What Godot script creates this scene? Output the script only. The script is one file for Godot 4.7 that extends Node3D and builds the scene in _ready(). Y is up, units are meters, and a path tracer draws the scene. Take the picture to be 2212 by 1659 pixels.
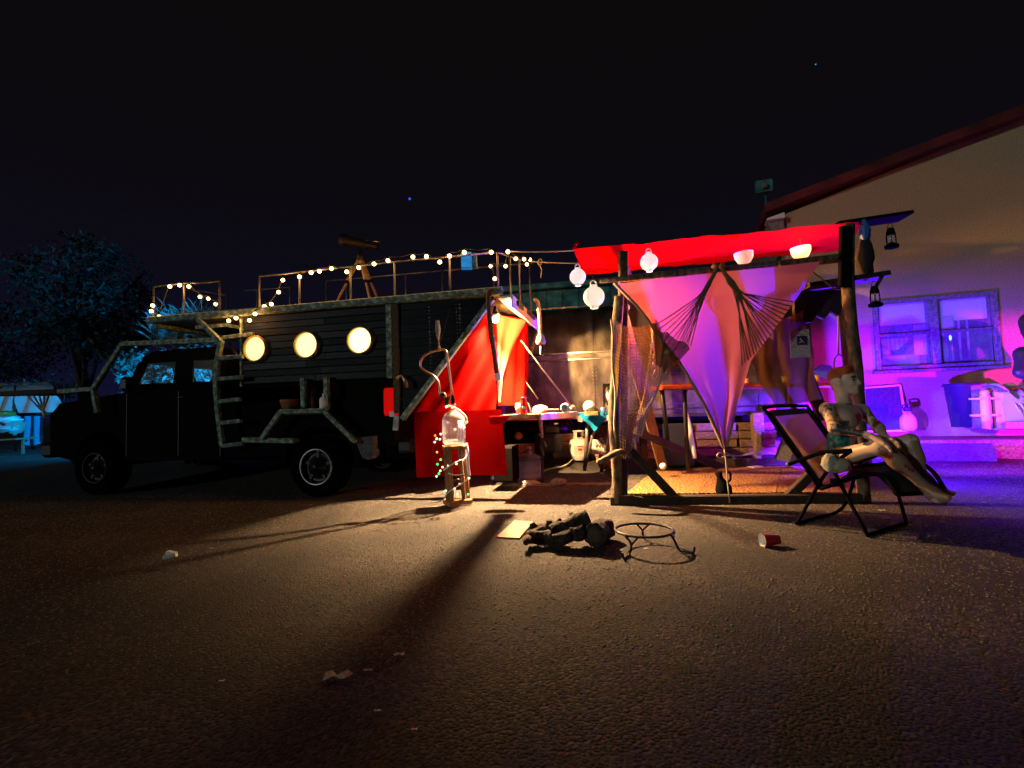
extends Node3D

var mats = {}
var texs = {}
var rng = RandomNumberGenerator.new()
var LOC = false   # true while a thing is built in its own axes


func _ready():
	rng.seed = 11
	camera_and_light()
	lamps()
	setting()
	building()
	far_left()
	trailer()
	truck()
	stern()
	roof_things()
	pergola()
	under_pergola()
	beside_pergola()
	camp_things()
	foreground()
	chair_and_person()
	porch_things()


# ---------- camera, sky, moon, exposure ----------
func camera_and_light():
	var cam = Camera3D.new()
	cam.name = "camera"
	cam.position = Vector3(0, 1.0, 0)
	cam.rotation_order = EULER_ORDER_XYZ
	cam.basis = Basis(Vector3.RIGHT, deg_to_rad(3.0)) * Basis(Vector3.BACK, -0.03)
	cam.fov = rad_to_deg(2.0 * atan(829.5 / 1063.0))
	cam.near = 0.05
	cam.far = 900.0
	add_child(cam)
	cam.current = true
	var e = Environment.new()
	e.background_mode = Environment.BG_SKY
	var sm = ProceduralSkyMaterial.new()
	sm.sky_top_color = lin(0.0036, 0.0029, 0.0032)
	sm.sky_horizon_color = lin(0.0044, 0.0050, 0.0260)
	sm.sky_curve = 0.11
	sm.ground_bottom_color = lin(0.001, 0.001, 0.001)
	sm.ground_horizon_color = lin(0.002, 0.002, 0.004)
	var sky = Sky.new()
	sky.sky_material = sm
	e.sky = sky
	e.tonemap_mode = Environment.TONE_MAPPER_LINEAR
	e.tonemap_exposure = 1.0
	e.sdfgi_enabled = true
	e.ssao_enabled = true
	e.ssil_enabled = true
	var we = WorldEnvironment.new()
	we.name = "environment"
	we.environment = e
	add_child(we)
	var moon = DirectionalLight3D.new()
	moon.name = "moonlight"
	moon.light_color = Color(0.94, 1.0, 0.95)
	moon.light_energy = 0.13
	moon.light_angular_distance = 1.5
	moon.shadow_enabled = true
	moon.sky_mode = DirectionalLight3D.SKY_MODE_LIGHT_ONLY
	add_child(moon)
	moon.look_at_from_position(Vector3(-6, 1.1, 5.0), Vector3.ZERO)


func omni(nm, at, color, energy, size):
	var l = OmniLight3D.new()
	l.name = nm
	l.light_color = color
	l.light_energy = energy
	l.light_size = size
	l.omni_range = 40.0
	l.omni_attenuation = 2.0
	l.shadow_enabled = true
	add_child(l, true)
	l.position = at
	return l


func spot(nm, at, to, color, energy, size, angle, soft = 0.6):
	var l = SpotLight3D.new()
	l.name = nm
	l.light_color = color
	l.light_energy = energy
	l.light_size = size
	l.spot_range = 40.0
	l.spot_attenuation = 2.0
	l.spot_angle = angle
	l.spot_angle_attenuation = soft
	l.shadow_enabled = true
	add_child(l, true)
	l.look_at_from_position(at, to)
	return l


func lamps():
	# work lamp under the stern hood
	var at = Vector3(-2.434, 0.000, -6.075) + Basis(Vector3.UP, -0.2187) * Vector3(2.24, 2.10, -0.33)
	var w = thing("work_lamp", at, "bright work lamp clamped under the purple hood at the ship truck's stern", "lamp")
	var s = sb()
	ball(s, at, Vector3.ONE * 0.045, 10)
	fin(w, "lamp_bulb", s, glow("bulb_hot", Color(1.0, 0.82, 0.52), 30.0))
	s = sb()
	lathe(s, [Vector2(0.02, 0.16), Vector2(0.03, 0.10), Vector2(0.05, 0.06), Vector2(0.055, 0.055), Vector2(0.035, 0.10), Vector2(0.0, 0.105)], 14, Transform3D(Basis(), at))
	fin(w, "lamp_socket", s, mat("dark_metal"))
	spot("work_light_side", at, at + Vector3(1.0, -0.10, -0.16), Color(1.0, 0.74, 0.42), 34.0, 0.025, 86.0, 1.0)
	spot("work_light_down", at, at + Vector3(0.10, -1.0, 0.12), Color(1.0, 0.80, 0.57), 116.0, 0.025, 63.0, 1.0)
	# cyan flood lamp on a stand behind the truck
	var c = Vector3(-6.2, 1.5, -9.6)
	w = thing("cyan_flood_lamp", Vector3(c.x, 0, c.z), "cyan flood lamp on a thin stand hidden behind the ship truck", "lamp")
	s = sb()
	beam(s, Vector3(c.x, 0, c.z), c - Vector3(0, 0.08, 0), 0.04, 0.04)
	fin(w, "stand", s, mat("dark_metal"))
	s = sb()
	ball(s, c, Vector3.ONE * 0.06, 10)
	fin(w, "lamp_bulb", s, glow("bulb_cyan", Color(0.1, 0.85, 1.0), 6.0))
	spot("cyan_light", c, c + Vector3(-1.0, 0.30, -0.50), Color(0.02, 0.66, 1.0), 70.0, 0.06, 68.0, 1.0)
	# low hooded blue flood behind the frame's right post
	var bb = Basis(Vector3.UP, -0.35)
	var bl = Vector3(4.86, 0.50, -6.85)
	w = flood("blue_flood_lamp", bl, "small low blue flood lamp hidden behind the frame's right post", Color(0.42, 0.12, 1.0))
	s = sb()
	box(s, bl + bb * Vector3(0, 0.080, -0.028), Vector3(0.42, 0.006, 0.116), bb)
	box(s, bl + bb * Vector3(0, -0.035, 0), Vector3(0.12, 0.006, 0.10), bb)
	box(s, bl + Vector3(-0.15, -0.021, 0.06), Vector3(0.28, 0.060, 0.006))  # this plate and the next added to keep blue spill off yard and timbers
	box(s, bl + Vector3(-0.13, -0.018, -0.12), Vector3(0.006, 0.060, 0.36))
	for x in [-0.2, 0.2]:
		beam(s, bl + bb * Vector3(x, 0.080, 0.02), bl + bb * Vector3(x * 0.2, -0.035, 0.03), 0.006, 0.006)
	fin(w, "hood", s, mat("dark_metal"))
	omni("blue_flood_light", bl, Color(0.33, 0.07, 1.0), 66.0, 0.02)
	# pink flood on the porch edge, also outside the frame
	var pk = Vector3(8.2, 0.8, -5.7)
	w = flood("pink_flood_lamp", pk, "pink flood lamp on a stand just beyond the right edge of the photo", Color(1.0, 0.05, 0.72))
	s = sb()
	box(s, pk + Vector3(0.05, 0, 0.13), Vector3(0.5, 0.3, 0.02))
	box(s, pk + bb * Vector3(-0.1, 0.15, -0.05), Vector3(0.9, 0.012, 0.36), bb)
	fin(w, "hood", s, mat("dark_metal"))
	spot("pink_flood_light", pk, pk + Vector3(-0.7, 0.25, -2.6), Color(0.95, 0.02, 0.90), 18.0, 0.02, 72.0, 0.3)


func flood(nm, at, label, color):
	var w = thing(nm, Vector3(at.x, 0, at.z), label, "lamp")
	var s = sb()
	beam(s, Vector3(at.x + 0.02, 0, at.z + 0.05), at + Vector3(0.02, -0.04, 0.05), 0.03, 0.03)
	fin(w, "stand", s, mat("dark_metal"))
	s = sb()
	ball(s, at, Vector3.ONE * 0.022, 10)
	fin(w, "lamp_bulb", s, glow(nm, color, 8.0))
	return w


# ---------- materials ----------
func lin(r, g, b):
	return Color(r, g, b).linear_to_srgb()


func tex(kind):
	if texs.has(kind):
		return texs[kind]
	var spec = {"fine": [3, 0.06, 4, 0.55, 256], "stones": [5, 0.075, 1, 0.10, 1024], "tone": [5, 0.075, 1, 0.30, 1024], "grit": [5, 0.11, 4, 0.10, 512], "blotch": [8, 0.012, 5, 0.45, 256], "wood": [13, 0.03, 5, 0.45, 256], "stucco": [21, 0.09, 4, 0.72, 512], "weave": [34, 0.2, 2, 0.7, 256], "strand": [61, 0.05, 3, 0.15, 512], "rust": [55, 0.02, 6, 0.2, 256]}[kind]
	var n = FastNoiseLite.new()
	n.seed = spec[0]
	n.noise_type = FastNoiseLite.TYPE_SIMPLEX_SMOOTH
	n.frequency = spec[1]
	n.fractal_octaves = spec[2]
	if kind == "stones" or kind == "tone":
		n.noise_type = FastNoiseLite.TYPE_CELLULAR
		n.cellular_jitter = 1.0
		n.fractal_type = FastNoiseLite.FRACTAL_NONE
		n.cellular_return_type = FastNoiseLite.RETURN_DISTANCE if kind == "stones" else FastNoiseLite.RETURN_CELL_VALUE
	var t = NoiseTexture2D.new()
	t.width = spec[4]
	t.height = spec[4]
	t.seamless = true
	t.noise = n
	var g = Gradient.new()
	g.set_color(0, Color(spec[3], spec[3], spec[3]))
	g.set_color(1, Color.WHITE)
	if kind == "grit" or kind == "strand":
		g.set_offset(0, 0.32)
		g.set_offset(1, 0.70)
	if kind == "stones":
		g.set_color(0, Color.WHITE)
		g.set_color(1, Color(0.1, 0.1, 0.1))
	t.color_ramp = g
	texs[kind] = t
	return t


# key -> linear base colour, roughness, metallic, texture, repeats per metre, relief in cm
const MATS = {
	"asphalt": [0.120, 0.100, 0.083, 0.95, 0.0, "tone", Vector3(1.0, 1.0, 1.0), 0.7],
	"pebble": [0.16, 0.14, 0.12, 0.9, 0.0, "", Vector3.ONE, 0.0],
	"dark_metal": [0.018, 0.018, 0.020, 0.45, 0.6, "", Vector3.ONE, 0.0],
	"black_paint": [0.006, 0.006, 0.007, 0.6, 0.0, "", Vector3.ONE, 0.0],
	"black_matt": [0.008, 0.007, 0.007, 0.9, 0.0, "", Vector3.ONE, 0.0],
	"rubber": [0.006, 0.006, 0.006, 0.85, 0.0, "fine", Vector3(4, 4, 4), 0.2],
	"chrome": [0.55, 0.56, 0.58, 0.22, 1.0, "", Vector3.ONE, 0.0],
	"rim_steel": [0.34, 0.36, 0.36, 0.35, 0.8, "", Vector3.ONE, 0.0],
	"plank0": [0.014, 0.017, 0.030, 0.42, 0.0, "wood", Vector3(0.7, 5, 5), 0.25],
	"plank1": [0.010, 0.014, 0.026, 0.38, 0.0, "wood", Vector3(0.6, 6, 6), 0.25],
	"plank2": [0.018, 0.022, 0.036, 0.5, 0.0, "wood", Vector3(0.8, 5, 5), 0.3],
	"teal_lit_wood": [0.44, 0.62, 0.52, 0.75, 0.0, "rust", Vector3(2.4, 2.4, 2.4), 0.3],  # teal light on pale timber mixed into the colour
	"brown_wood": [0.10, 0.060, 0.032, 0.8, 0.0, "wood", Vector3(2.2, 2.2, 2.2), 0.5],
	"dark_wood": [0.050, 0.030, 0.018, 0.85, 0.0, "wood", Vector3(2, 2, 2), 0.5],
	"log_wood": [0.30, 0.20, 0.115, 0.8, 0.0, "rust", Vector3(3, 1.2, 3), 1.2],
	"warm_wood": [0.42, 0.20, 0.075, 0.6, 0.0, "wood", Vector3(3, 0.8, 3), 0.2],
	"red_wood": [0.42, 0.075, 0.02, 0.45, 0.0, "wood", Vector3(1.2, 4, 4), 0.2],
	"warm_ply": [0.36, 0.14, 0.035, 0.7, 0.0, "wood", Vector3(0.8, 3, 4), 0.05],
	"ply": [0.55, 0.40, 0.17, 0.6, 0.0, "wood", Vector3(0.8, 3, 4), 0.05],
	"osb": [0.62, 0.29, 0.07, 0.85, 0.0, "strand", Vector3(1.0, 1.0, 2.2), 0.5],
	"pallet": [0.36, 0.235, 0.14, 0.8, 0.0, "wood", Vector3(1.0, 5, 5), 0.3],
	"charred": [0.075, 0.052, 0.036, 0.95, 0.0, "rust", Vector3(5, 5, 5), 2.0],
	"stucco": [0.60, 0.43, 0.26, 0.95, 0.0, "stucco", Vector3(0.8, 0.8, 0.8), 1.0],
	"fascia": [0.24, 0.02, 0.024, 0.7, 0.0, "blotch", Vector3(0.5, 0.5, 0.5), 0.0],
	"white_paint": [0.72, 0.72, 0.74, 0.6, 0.0, "", Vector3(1, 1, 1), 0.0],
	"white_plastic": [0.74, 0.74, 0.74, 0.4, 0.0, "", Vector3.ONE, 0.0],
	"paper": [0.78, 0.76, 0.72, 0.9, 0.0, "fine", Vector3(3, 3, 3), 0.05],
	"concrete": [0.34, 0.33, 0.32, 0.9, 0.0, "fine", Vector3(1.2, 1.2, 1.2), 0.4],
	"blue_concrete": [0.10, 0.11, 0.16, 0.9, 0.0, "fine", Vector3(1.2, 1.2, 1.2), 0.4],
	"aluminium": [0.22, 0.205, 0.195, 0.46, 0.85, "blotch", Vector3(0.9, 0.5, 0.9), 0.6],
	"aluminium_dull": [0.40, 0.38, 0.37, 0.5, 0.8, "blotch", Vector3(1, 1, 1), 0.1],
	"teal_lit_metal": [0.08, 0.42, 0.50, 0.6, 0.2, "blotch", Vector3(1, 1, 1), 0.0],  # cyan light on the metal put into its colour
	"rope": [0.55, 0.46, 0.33, 0.9, 0.0, "weave", Vector3(10, 10, 10), 0.3],
	"twine": [0.16, 0.10, 0.05, 0.9, 0.0, "", Vector3.ONE, 0.0],
	"cord": [0.05, 0.045, 0.04, 0.8, 0.0, "", Vector3.ONE, 0.0],
	"red_paint": [0.55, 0.012, 0.012, 0.35, 0.0, "", Vector3.ONE, 0.0],
	"orange_paint": [0.60, 0.17, 0.02, 0.5, 0.0, "", Vector3.ONE, 0.0],
	"yellow_paint": [0.68, 0.50, 0.05, 0.5, 0.0, "", Vector3.ONE, 0.0],
	"blue_paint": [0.05, 0.16, 0.52, 0.45, 0.0, "", Vector3.ONE, 0.0],
	"navy_plastic": [0.025, 0.03, 0.07, 0.5, 0.0, "", Vector3.ONE, 0.0],
	"copper": [0.62, 0.42, 0.30, 0.28, 1.0, "", Vector3.ONE, 0.0],
	"gold": [0.72, 0.42, 0.10, 0.35, 0.7, "", Vector3.ONE, 0.0],
	"terracotta": [0.42, 0.15, 0.06, 0.85, 0.0, "fine", Vector3(3, 3, 3), 0.2],
	"tan_cloth": [0.42, 0.30, 0.16, 0.95, 0.0, "weave", Vector3(6, 6, 6), 0.1],
	"pink_cloth": [0.60, 0.34, 0.28, 0.9, 0.0, "weave", Vector3(6, 6, 6), 0.1],
	"blue_cloth": [0.02, 0.27, 0.50, 0.9, 0.0, "weave", Vector3(8, 8, 8), 0.1],
	"fur": [0.62, 0.60, 0.50, 1.0, 0.0, "weave", Vector3(5, 5, 5), 1.0],
	"mesh_fabric": [0.30, 0.155, 0.075, 0.9, 0.0, "weave", Vector3(7, 7, 7), 0.1],
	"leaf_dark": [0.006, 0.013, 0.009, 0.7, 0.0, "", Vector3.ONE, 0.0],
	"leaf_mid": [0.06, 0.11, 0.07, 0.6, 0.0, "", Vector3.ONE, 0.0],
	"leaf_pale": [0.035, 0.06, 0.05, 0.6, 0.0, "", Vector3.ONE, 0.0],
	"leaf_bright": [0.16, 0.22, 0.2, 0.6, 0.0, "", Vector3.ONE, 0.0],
	"bark": [0.06, 0.045, 0.035, 0.95, 0.0, "rust", Vector3(2, 1, 2), 1.0],
	"skin": [1.0, 1.0, 1.0, 0.42, 0.0, "", Vector3.ONE, 0.0],
	"hair": [0.80, 0.15, 0.02, 0.5, 0.0, "wood", Vector3(14, 14, 14), 0.3],
	"dark_cloth": [0.025, 0.022, 0.03, 0.95, 0.0, "weave", Vector3(6, 6, 6), 0.1],
}


func mat(key):
	if mats.has(key):
		return mats[key]
	var d = MATS[key]
	var m = StandardMaterial3D.new()
	m.resource_name = key
	m.albedo_color = lin(d[0], d[1], d[2])
	m.roughness = d[3]
	m.metallic = d[4]
	if d[5] != "":
		m.albedo_texture = tex(d[5])
		m.uv1_triplanar = true
		m.uv1_scale = d[6]
		if d[7] > 0.0:
			m.heightmap_enabled = true
			m.heightmap_texture = tex("stones" if d[5] == "tone" else d[5])
			m.heightmap_scale = d[7]
	if key == "skin":
		m.vertex_color_use_as_albedo = true
	if key == "asphalt":
		m.detail_enabled = true
		m.detail_albedo = tex("blotch")
		m.detail_blend_mode = BaseMaterial3D.BLEND_MODE_MUL
		m.detail_uv_layer = BaseMaterial3D.DETAIL_UV_2
		m.uv2_triplanar = true
		m.uv2_scale = Vector3(0.23, 0.23, 0.23)
	if key.begins_with("plank"):
		m.metallic_specular = 0.18
	if key == "black_paint" or key == "black_matt" or key == "rubber":
		m.metallic_specular = 0.0
	mats[key] = m
	return m


func glow(key, c, strength):
	if mats.has(key):
		return mats[key]
	var m = StandardMaterial3D.new()
	m.resource_name = key
	m.albedo_color = c
	m.emission_enabled = true
	m.emission = c
	m.emission_energy_multiplier = strength
	mats[key] = m
	return m


func cloth(key, r, g, b, through, weave = 5.0, opacity = 1.0):
	if mats.has(key):
		return mats[key]
	var m = StandardMaterial3D.new()
	m.resource_name = key
	m.albedo_color = lin(r, g, b)
	m.roughness = 0.95
	m.albedo_texture = tex("weave")
	m.uv1_triplanar = true
	m.uv1_scale = Vector3.ONE * weave
	m.heightmap_enabled = true
	m.heightmap_texture = tex("weave")
	m.heightmap_scale = 0.12
	m.backlight_enabled = true
	m.backlight = Color(through, through, through)
	m.metallic_specular = 0.1
	m.cull_mode = BaseMaterial3D.CULL_DISABLED
	if opacity < 1.0:
		m.transparency = BaseMaterial3D.TRANSPARENCY_ALPHA
		m.albedo_color.a = opacity
	mats[key] = m
	return m


func glass(key, r, g, b, a):
	if mats.has(key):
		return mats[key]
	var m = StandardMaterial3D.new()
	m.resource_name = key
	m.albedo_color = Color(r, g, b, a)
	m.transparency = BaseMaterial3D.TRANSPARENCY_ALPHA
	m.roughness = 0.04
	m.metallic_specular = 0.5
	mats[key] = m
	return m


# ---------- shapes ----------
func sb():
	var s = SurfaceTool.new()
	s.begin(Mesh.PRIMITIVE_TRIANGLES)
	return s


func tri(s, a, b, c):
	s.add_vertex(a)
	s.add_vertex(b)
	s.add_vertex(c)


func quad(s, a, b, c, d):
	tri(s, a, b, c)
	tri(s, a, c, d)


func beam(s, a, b, w, h, up = Vector3.UP, ch = 0.12):
	s.set_smooth_group(-1)
	var dir = (b - a).normalized()
	if absf(dir.dot(up)) > 0.98:
		up = Vector3.BACK
	var side = dir.cross(up).normalized()
	var u = side.cross(dir).normalized()
	var c = minf(w, h) * ch
	var x = w / 2
	var y = h / 2
	var sec = [Vector2(-x + c, -y), Vector2(x - c, -y), Vector2(x, -y + c), Vector2(x, y - c), Vector2(x - c, y), Vector2(-x + c, y), Vector2(-x, y - c), Vector2(-x, -y + c)]
	for i in 8:
		var p = side * sec[i].x + u * sec[i].y
		var q = side * sec[(i + 1) % 8].x + u * sec[(i + 1) % 8].y
		quad(s, a + p, a + q, b + q, b + p)
		if i > 0 and i < 7:
			var o = side * sec[0].x + u * sec[0].y
			tri(s, a + o, a + q, a + p)
			tri(s, b + o, b + p, b + q)


func box(s, c, size, b = Basis(), ch = 0.06):
	beam(s, c - b.x * size.x / 2, c + b.x * size.x / 2, size.z, size.y, b.y, ch)


func tube(s, pts, r, n = 8, closed = false):
	s.set_smooth_group(0)
	var rings = []
	var count = pts.size()
	var up = Vector3.UP
	for i in count:
		var before = pts[(i - 1 + count) % count] if closed or i > 0 else pts[i]
		var after = pts[(i + 1) % count] if closed or i < count - 1 else pts[i]
		var t = (after - before).normalized()
		if absf(t.dot(up)) > 0.97:
			up = Vector3.BACK if absf(t.z) < 0.9 else Vector3.RIGHT
		var x = t.cross(up).normalized()
		var y = x.cross(t).normalized()
		up = y
		var ring = []
		var rr = r[i] if r is Array else r
		for k in n:
			var a = TAU * k / n
			ring.append(pts[i] + x * cos(a) * rr + y * sin(a) * rr)
		rings.append(ring)
	for i in (count if closed else count - 1):
		for k in n:
			var j = (k + 1) % n
			var m = (i + 1) % count
			quad(s, rings[i][k], rings[i][j], rings[m][j], rings[m][k])
	if not closed:
		for k in range(1, n - 1):
			tri(s, rings[0][0], rings[0][k + 1], rings[0][k])
			tri(s, rings[-1][0], rings[-1][k], rings[-1][k + 1])


func curve(pts, steps = 6):
	var c = Curve3D.new()
	for i in pts.size():
		var t = (pts[mini(i + 1, pts.size() - 1)] - pts[maxi(i - 1, 0)]) / 6.0
		c.add_point(pts[i], -t, t)
	var out = []
	for i in pts.size() - 1:
		for k in steps:
			out.append(c.sample(i, float(k) / steps))
	out.append(pts[-1])
	return out


func sag(a, b, drop, n = 10):
	var out = []
	for i in n + 1:
		var t = float(i) / n
		out.append(a.lerp(b, t) - Vector3(0, drop * 4.0 * t * (1.0 - t), 0))
	return out


func circle(c, r, b = Basis(), n = 28):
	var out = []
	for k in n:
		out.append(c + b.x * cos(TAU * k / n) * r + b.z * sin(TAU * k / n) * r)
	return out


func lathe(s, prof, n = 20, xf = Transform3D(), flat = false):
	s.set_smooth_group(-1 if flat else 0)
	for i in prof.size() - 1:
		for k in n:
			var a = TAU * k / n
			var b = TAU * (k + 1) / n
			var p = prof[i]
			var q = prof[i + 1]
			var p0 = xf * Vector3(p.x * cos(a), p.y, p.x * sin(a))
			var p1 = xf * Vector3(p.x * cos(b), p.y, p.x * sin(b))
			var q0 = xf * Vector3(q.x * cos(a), q.y, q.x * sin(a))
			var q1 = xf * Vector3(q.x * cos(b), q.y, q.x * sin(b))
			if p.x > 0.0:
				tri(s, p0, p1, q1 if q.x > 0.0 else q0)
			if q.x > 0.0:
				tri(s, p0, q1, q0)


func prism(s, poly, z0, z1, xf = Transform3D()):
	s.set_smooth_group(-1)
	var pk = PackedVector2Array(poly)
	var idx = Geometry2D.triangulate_polygon(pk)
	for i in range(0, idx.size(), 3):
		var a = pk[idx[i]]
		var b = pk[idx[i + 1]]
		var c = pk[idx[i + 2]]
		tri(s, xf * Vector3(a.x, a.y, z1), xf * Vector3(b.x, b.y, z1), xf * Vector3(c.x, c.y, z1))
		tri(s, xf * Vector3(a.x, a.y, z0), xf * Vector3(c.x, c.y, z0), xf * Vector3(b.x, b.y, z0))
	for i in pk.size():
		var p = pk[i]
		var q = pk[(i + 1) % pk.size()]
		quad(s, xf * Vector3(p.x, p.y, z0), xf * Vector3(q.x, q.y, z0), xf * Vector3(q.x, q.y, z1), xf * Vector3(p.x, p.y, z1))


func sheet(s, nu, nv, f):
	s.set_smooth_group(0)
	for i in nu:
		for j in nv:
			var u0 = float(i) / nu
			var u1 = float(i + 1) / nu
			var v0 = float(j) / nv
			var v1 = float(j + 1) / nv
			quad(s, f.call(u0, v0), f.call(u1, v0), f.call(u1, v1), f.call(u0, v1))


func ball(s, c, r, n = 12, jit = 0.0, seed_ = 1, b = Basis()):
	s.set_smooth_group(0)
	var nz = FastNoiseLite.new()
	nz.seed = seed_
	nz.frequency = 1.2
	var p = func(i, k):
		var th = PI * i / n
		var ph = TAU * (k % (2 * n)) / (2 * n)
		var d = Vector3(sin(th) * cos(ph), cos(th), sin(th) * sin(ph))
		if i == 0 or i == n:
			d = Vector3(0, 1.0 if i == 0 else -1.0, 0)
		return c + b * (d * r) * (1.0 + jit * nz.get_noise_3dv(d * 1.7))
	for i in n:
		for k in 2 * n:
			if i > 0:
				tri(s, p.call(i, k), p.call(i, k + 1), p.call(i + 1, k + 1))
			if i < n - 1:
				tri(s, p.call(i, k), p.call(i + 1, k + 1), p.call(i + 1, k))


func path_at(pts, t):
	# a point along a polyline given by [t, point] pairs
	for i in pts.size() - 1:
		if t <= pts[i + 1][0]:
			return lerp(pts[i][1], pts[i + 1][1], (t - pts[i][0]) / (pts[i + 1][0] - pts[i][0]))
	return pts[-1][1]


func leaves(s, c, r, clumps, per, size, spread):
	s.set_smooth_group(-1)
	for i in clumps:
		var d = Vector3(rng.randfn(), rng.randfn(), rng.randfn()).normalized() * pow(rng.randf(), 0.4)
		var cc = c + d * r
		var sp = spread * rng.randf_range(0.5, 1.3)
		for k in per:
			var p = cc + Vector3(rng.randfn(), rng.randfn() * 0.7, rng.randfn()) * sp
			var a = Vector3(rng.randfn(), rng.randfn(), rng.randfn()).normalized() * size * rng.randf_range(0.6, 1.3)
			var b = a.cross(Vector3(rng.randfn(), rng.randfn(), rng.randfn()).normalized()) * 0.45
			quad(s, p - a, p + b, p + a, p - b)


# ---------- objects ----------
func thing(nm, at, label, category, group = "", turn = 0.0):
	var o = Node3D.new()
	o.name = nm
	add_child(o, true)
	o.position = at
	o.rotation.y = turn
	return tag(o, label, category, group)


func tag(o, label, category, group = ""):
	o.set_meta("label", label)
	o.set_meta("category", category)
	if group != "":
		o.set_meta("group", group)
	return o


func put(parent, nm, mesh, m):
	var o = MeshInstance3D.new()
	o.name = nm
	o.mesh = mesh
	o.set_surface_override_material(0, m)
	o.cast_shadow = GeometryInstance3D.SHADOW_CASTING_SETTING_ON
	parent.add_child(o, true)
	if not LOC and parent != self:
		o.transform = parent.global_transform.affine_inverse()
	return o


func fin(parent, nm, s, m):
	s.generate_normals()
	return put(parent, nm, s.commit(), m)


func one(nm, s, m, label, category, group = ""):
	return tag(fin(self, nm, s, m), label, category, group)


func ground_part(nm, s, m, kind = "structure"):
	var o = fin(self, nm, s, m)
	o.set_meta("kind", kind)
	return o


func copy(o, shift, label = ""):
	var c = o.duplicate()
	add_child(c, true)
	c.position += shift
	if label != "":
		c.set_meta("label", label)
	return c


func words(text, height, m, xf, parent, nm):
	var t = TextMesh.new()
	var f = SystemFont.new()
	f.font_names = PackedStringArray(["Droid Sans"])
	t.font = f
	t.text = text
	t.font_size = 64
	t.pixel_size = height / 64.0
	t.depth = 0.004
	var o = MeshInstance3D.new()
	o.name = nm
	o.mesh = t
	o.set_surface_override_material(0, m)
	parent.add_child(o, true)
	o.transform = xf if LOC or parent == self else parent.global_transform.affine_inverse() * xf
	return o


# ---------- ground, far left ----------
func hgt(z):
	var t = clampf((-z - 6.8) / 2.7, 0.0, 1.0)
	return 0.33 * t * t * (3.0 - 2.0 * t)


func setting():
	var s = sb()
	var zs = [14.0, 4.0, 0.0, -2.0, -4.0, -5.5, -6.8]
	for k in 14:
		zs.append(-6.8 - 0.2 * (k + 1))
	for z in [-12.0, -20.0, -45.0, -120.0, -400.0]:
		zs.append(z)
	s.set_smooth_group(0)
	var xs = [-400.0, -90.0, -30.0, -12.0, -6.0, -3.0, 0.0, 3.0, 6.0, 12.0, 30.0, 90.0, 400.0]
	for i in zs.size() - 1:
		for j in xs.size() - 1:
			quad(s, Vector3(xs[j], hgt(zs[i]), zs[i]), Vector3(xs[j], hgt(zs[i + 1]), zs[i + 1]), Vector3(xs[j + 1], hgt(zs[i + 1]), zs[i + 1]), Vector3(xs[j + 1], hgt(zs[i]), zs[i]))
	ground_part("ground", s, mat("asphalt"))
	# loose gravel on it
	var b = sb()
	ball(b, Vector3.ZERO, Vector3(1.0, 0.6, 0.8), 4, 0.5, 3)
	b.generate_normals()
	var mm = MultiMesh.new()
	mm.transform_format = MultiMesh.TRANSFORM_3D
	mm.mesh = b.commit()
	mm.instance_count = 60000
	for i in mm.instance_count:
		var z = -2.0 - 5.2 * pow(rng.randf(), 0.75)
		var x = rng.randf_range(-1.2, 1.2) * absf(z)
		var r = 0.0025 + 0.006 * pow(rng.randf(), 3.0)
		var t = Transform3D(Basis(Vector3.UP, rng.randf() * TAU).scaled(Vector3.ONE * r), Vector3(x, hgt(z) + r * 0.1, z))
		mm.set_instance_transform(i, t)
	var g = MultiMeshInstance3D.new()
	g.name = "gravel"
	g.multimesh = mm
	g.material_override = mat("pebble")
	add_child(g)
	tag(g, "loose pale gravel scattered over the dark asphalt yard", "gravel")
	g.set_meta("kind", "stuff")


func bush(nm, at, r, m, label, clumps, per, size, spread):
	var t = thing(nm, Vector3(at.x, 0, at.z), label, "bush")
	var s = sb()
	for k in 5:
		tube(s, curve([Vector3(at.x, 0, at.z), at + Vector3(rng.randf_range(-0.4, 0.4) * r.x, -0.5 * r.y, rng.randf_range(-0.4, 0.4) * r.z), at + Vector3(rng.randf_range(-0.7, 0.7) * r.x, 0.4 * r.y, rng.randf_range(-0.7, 0.7) * r.z)], 4), 0.02, 5)
	fin(t, "stem", s, mat("bark"))
	s = sb()
	leaves(s, at, r, clumps, per, size, spread)
	fin(t, "foliage", s, mat(m))
	return t


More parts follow.
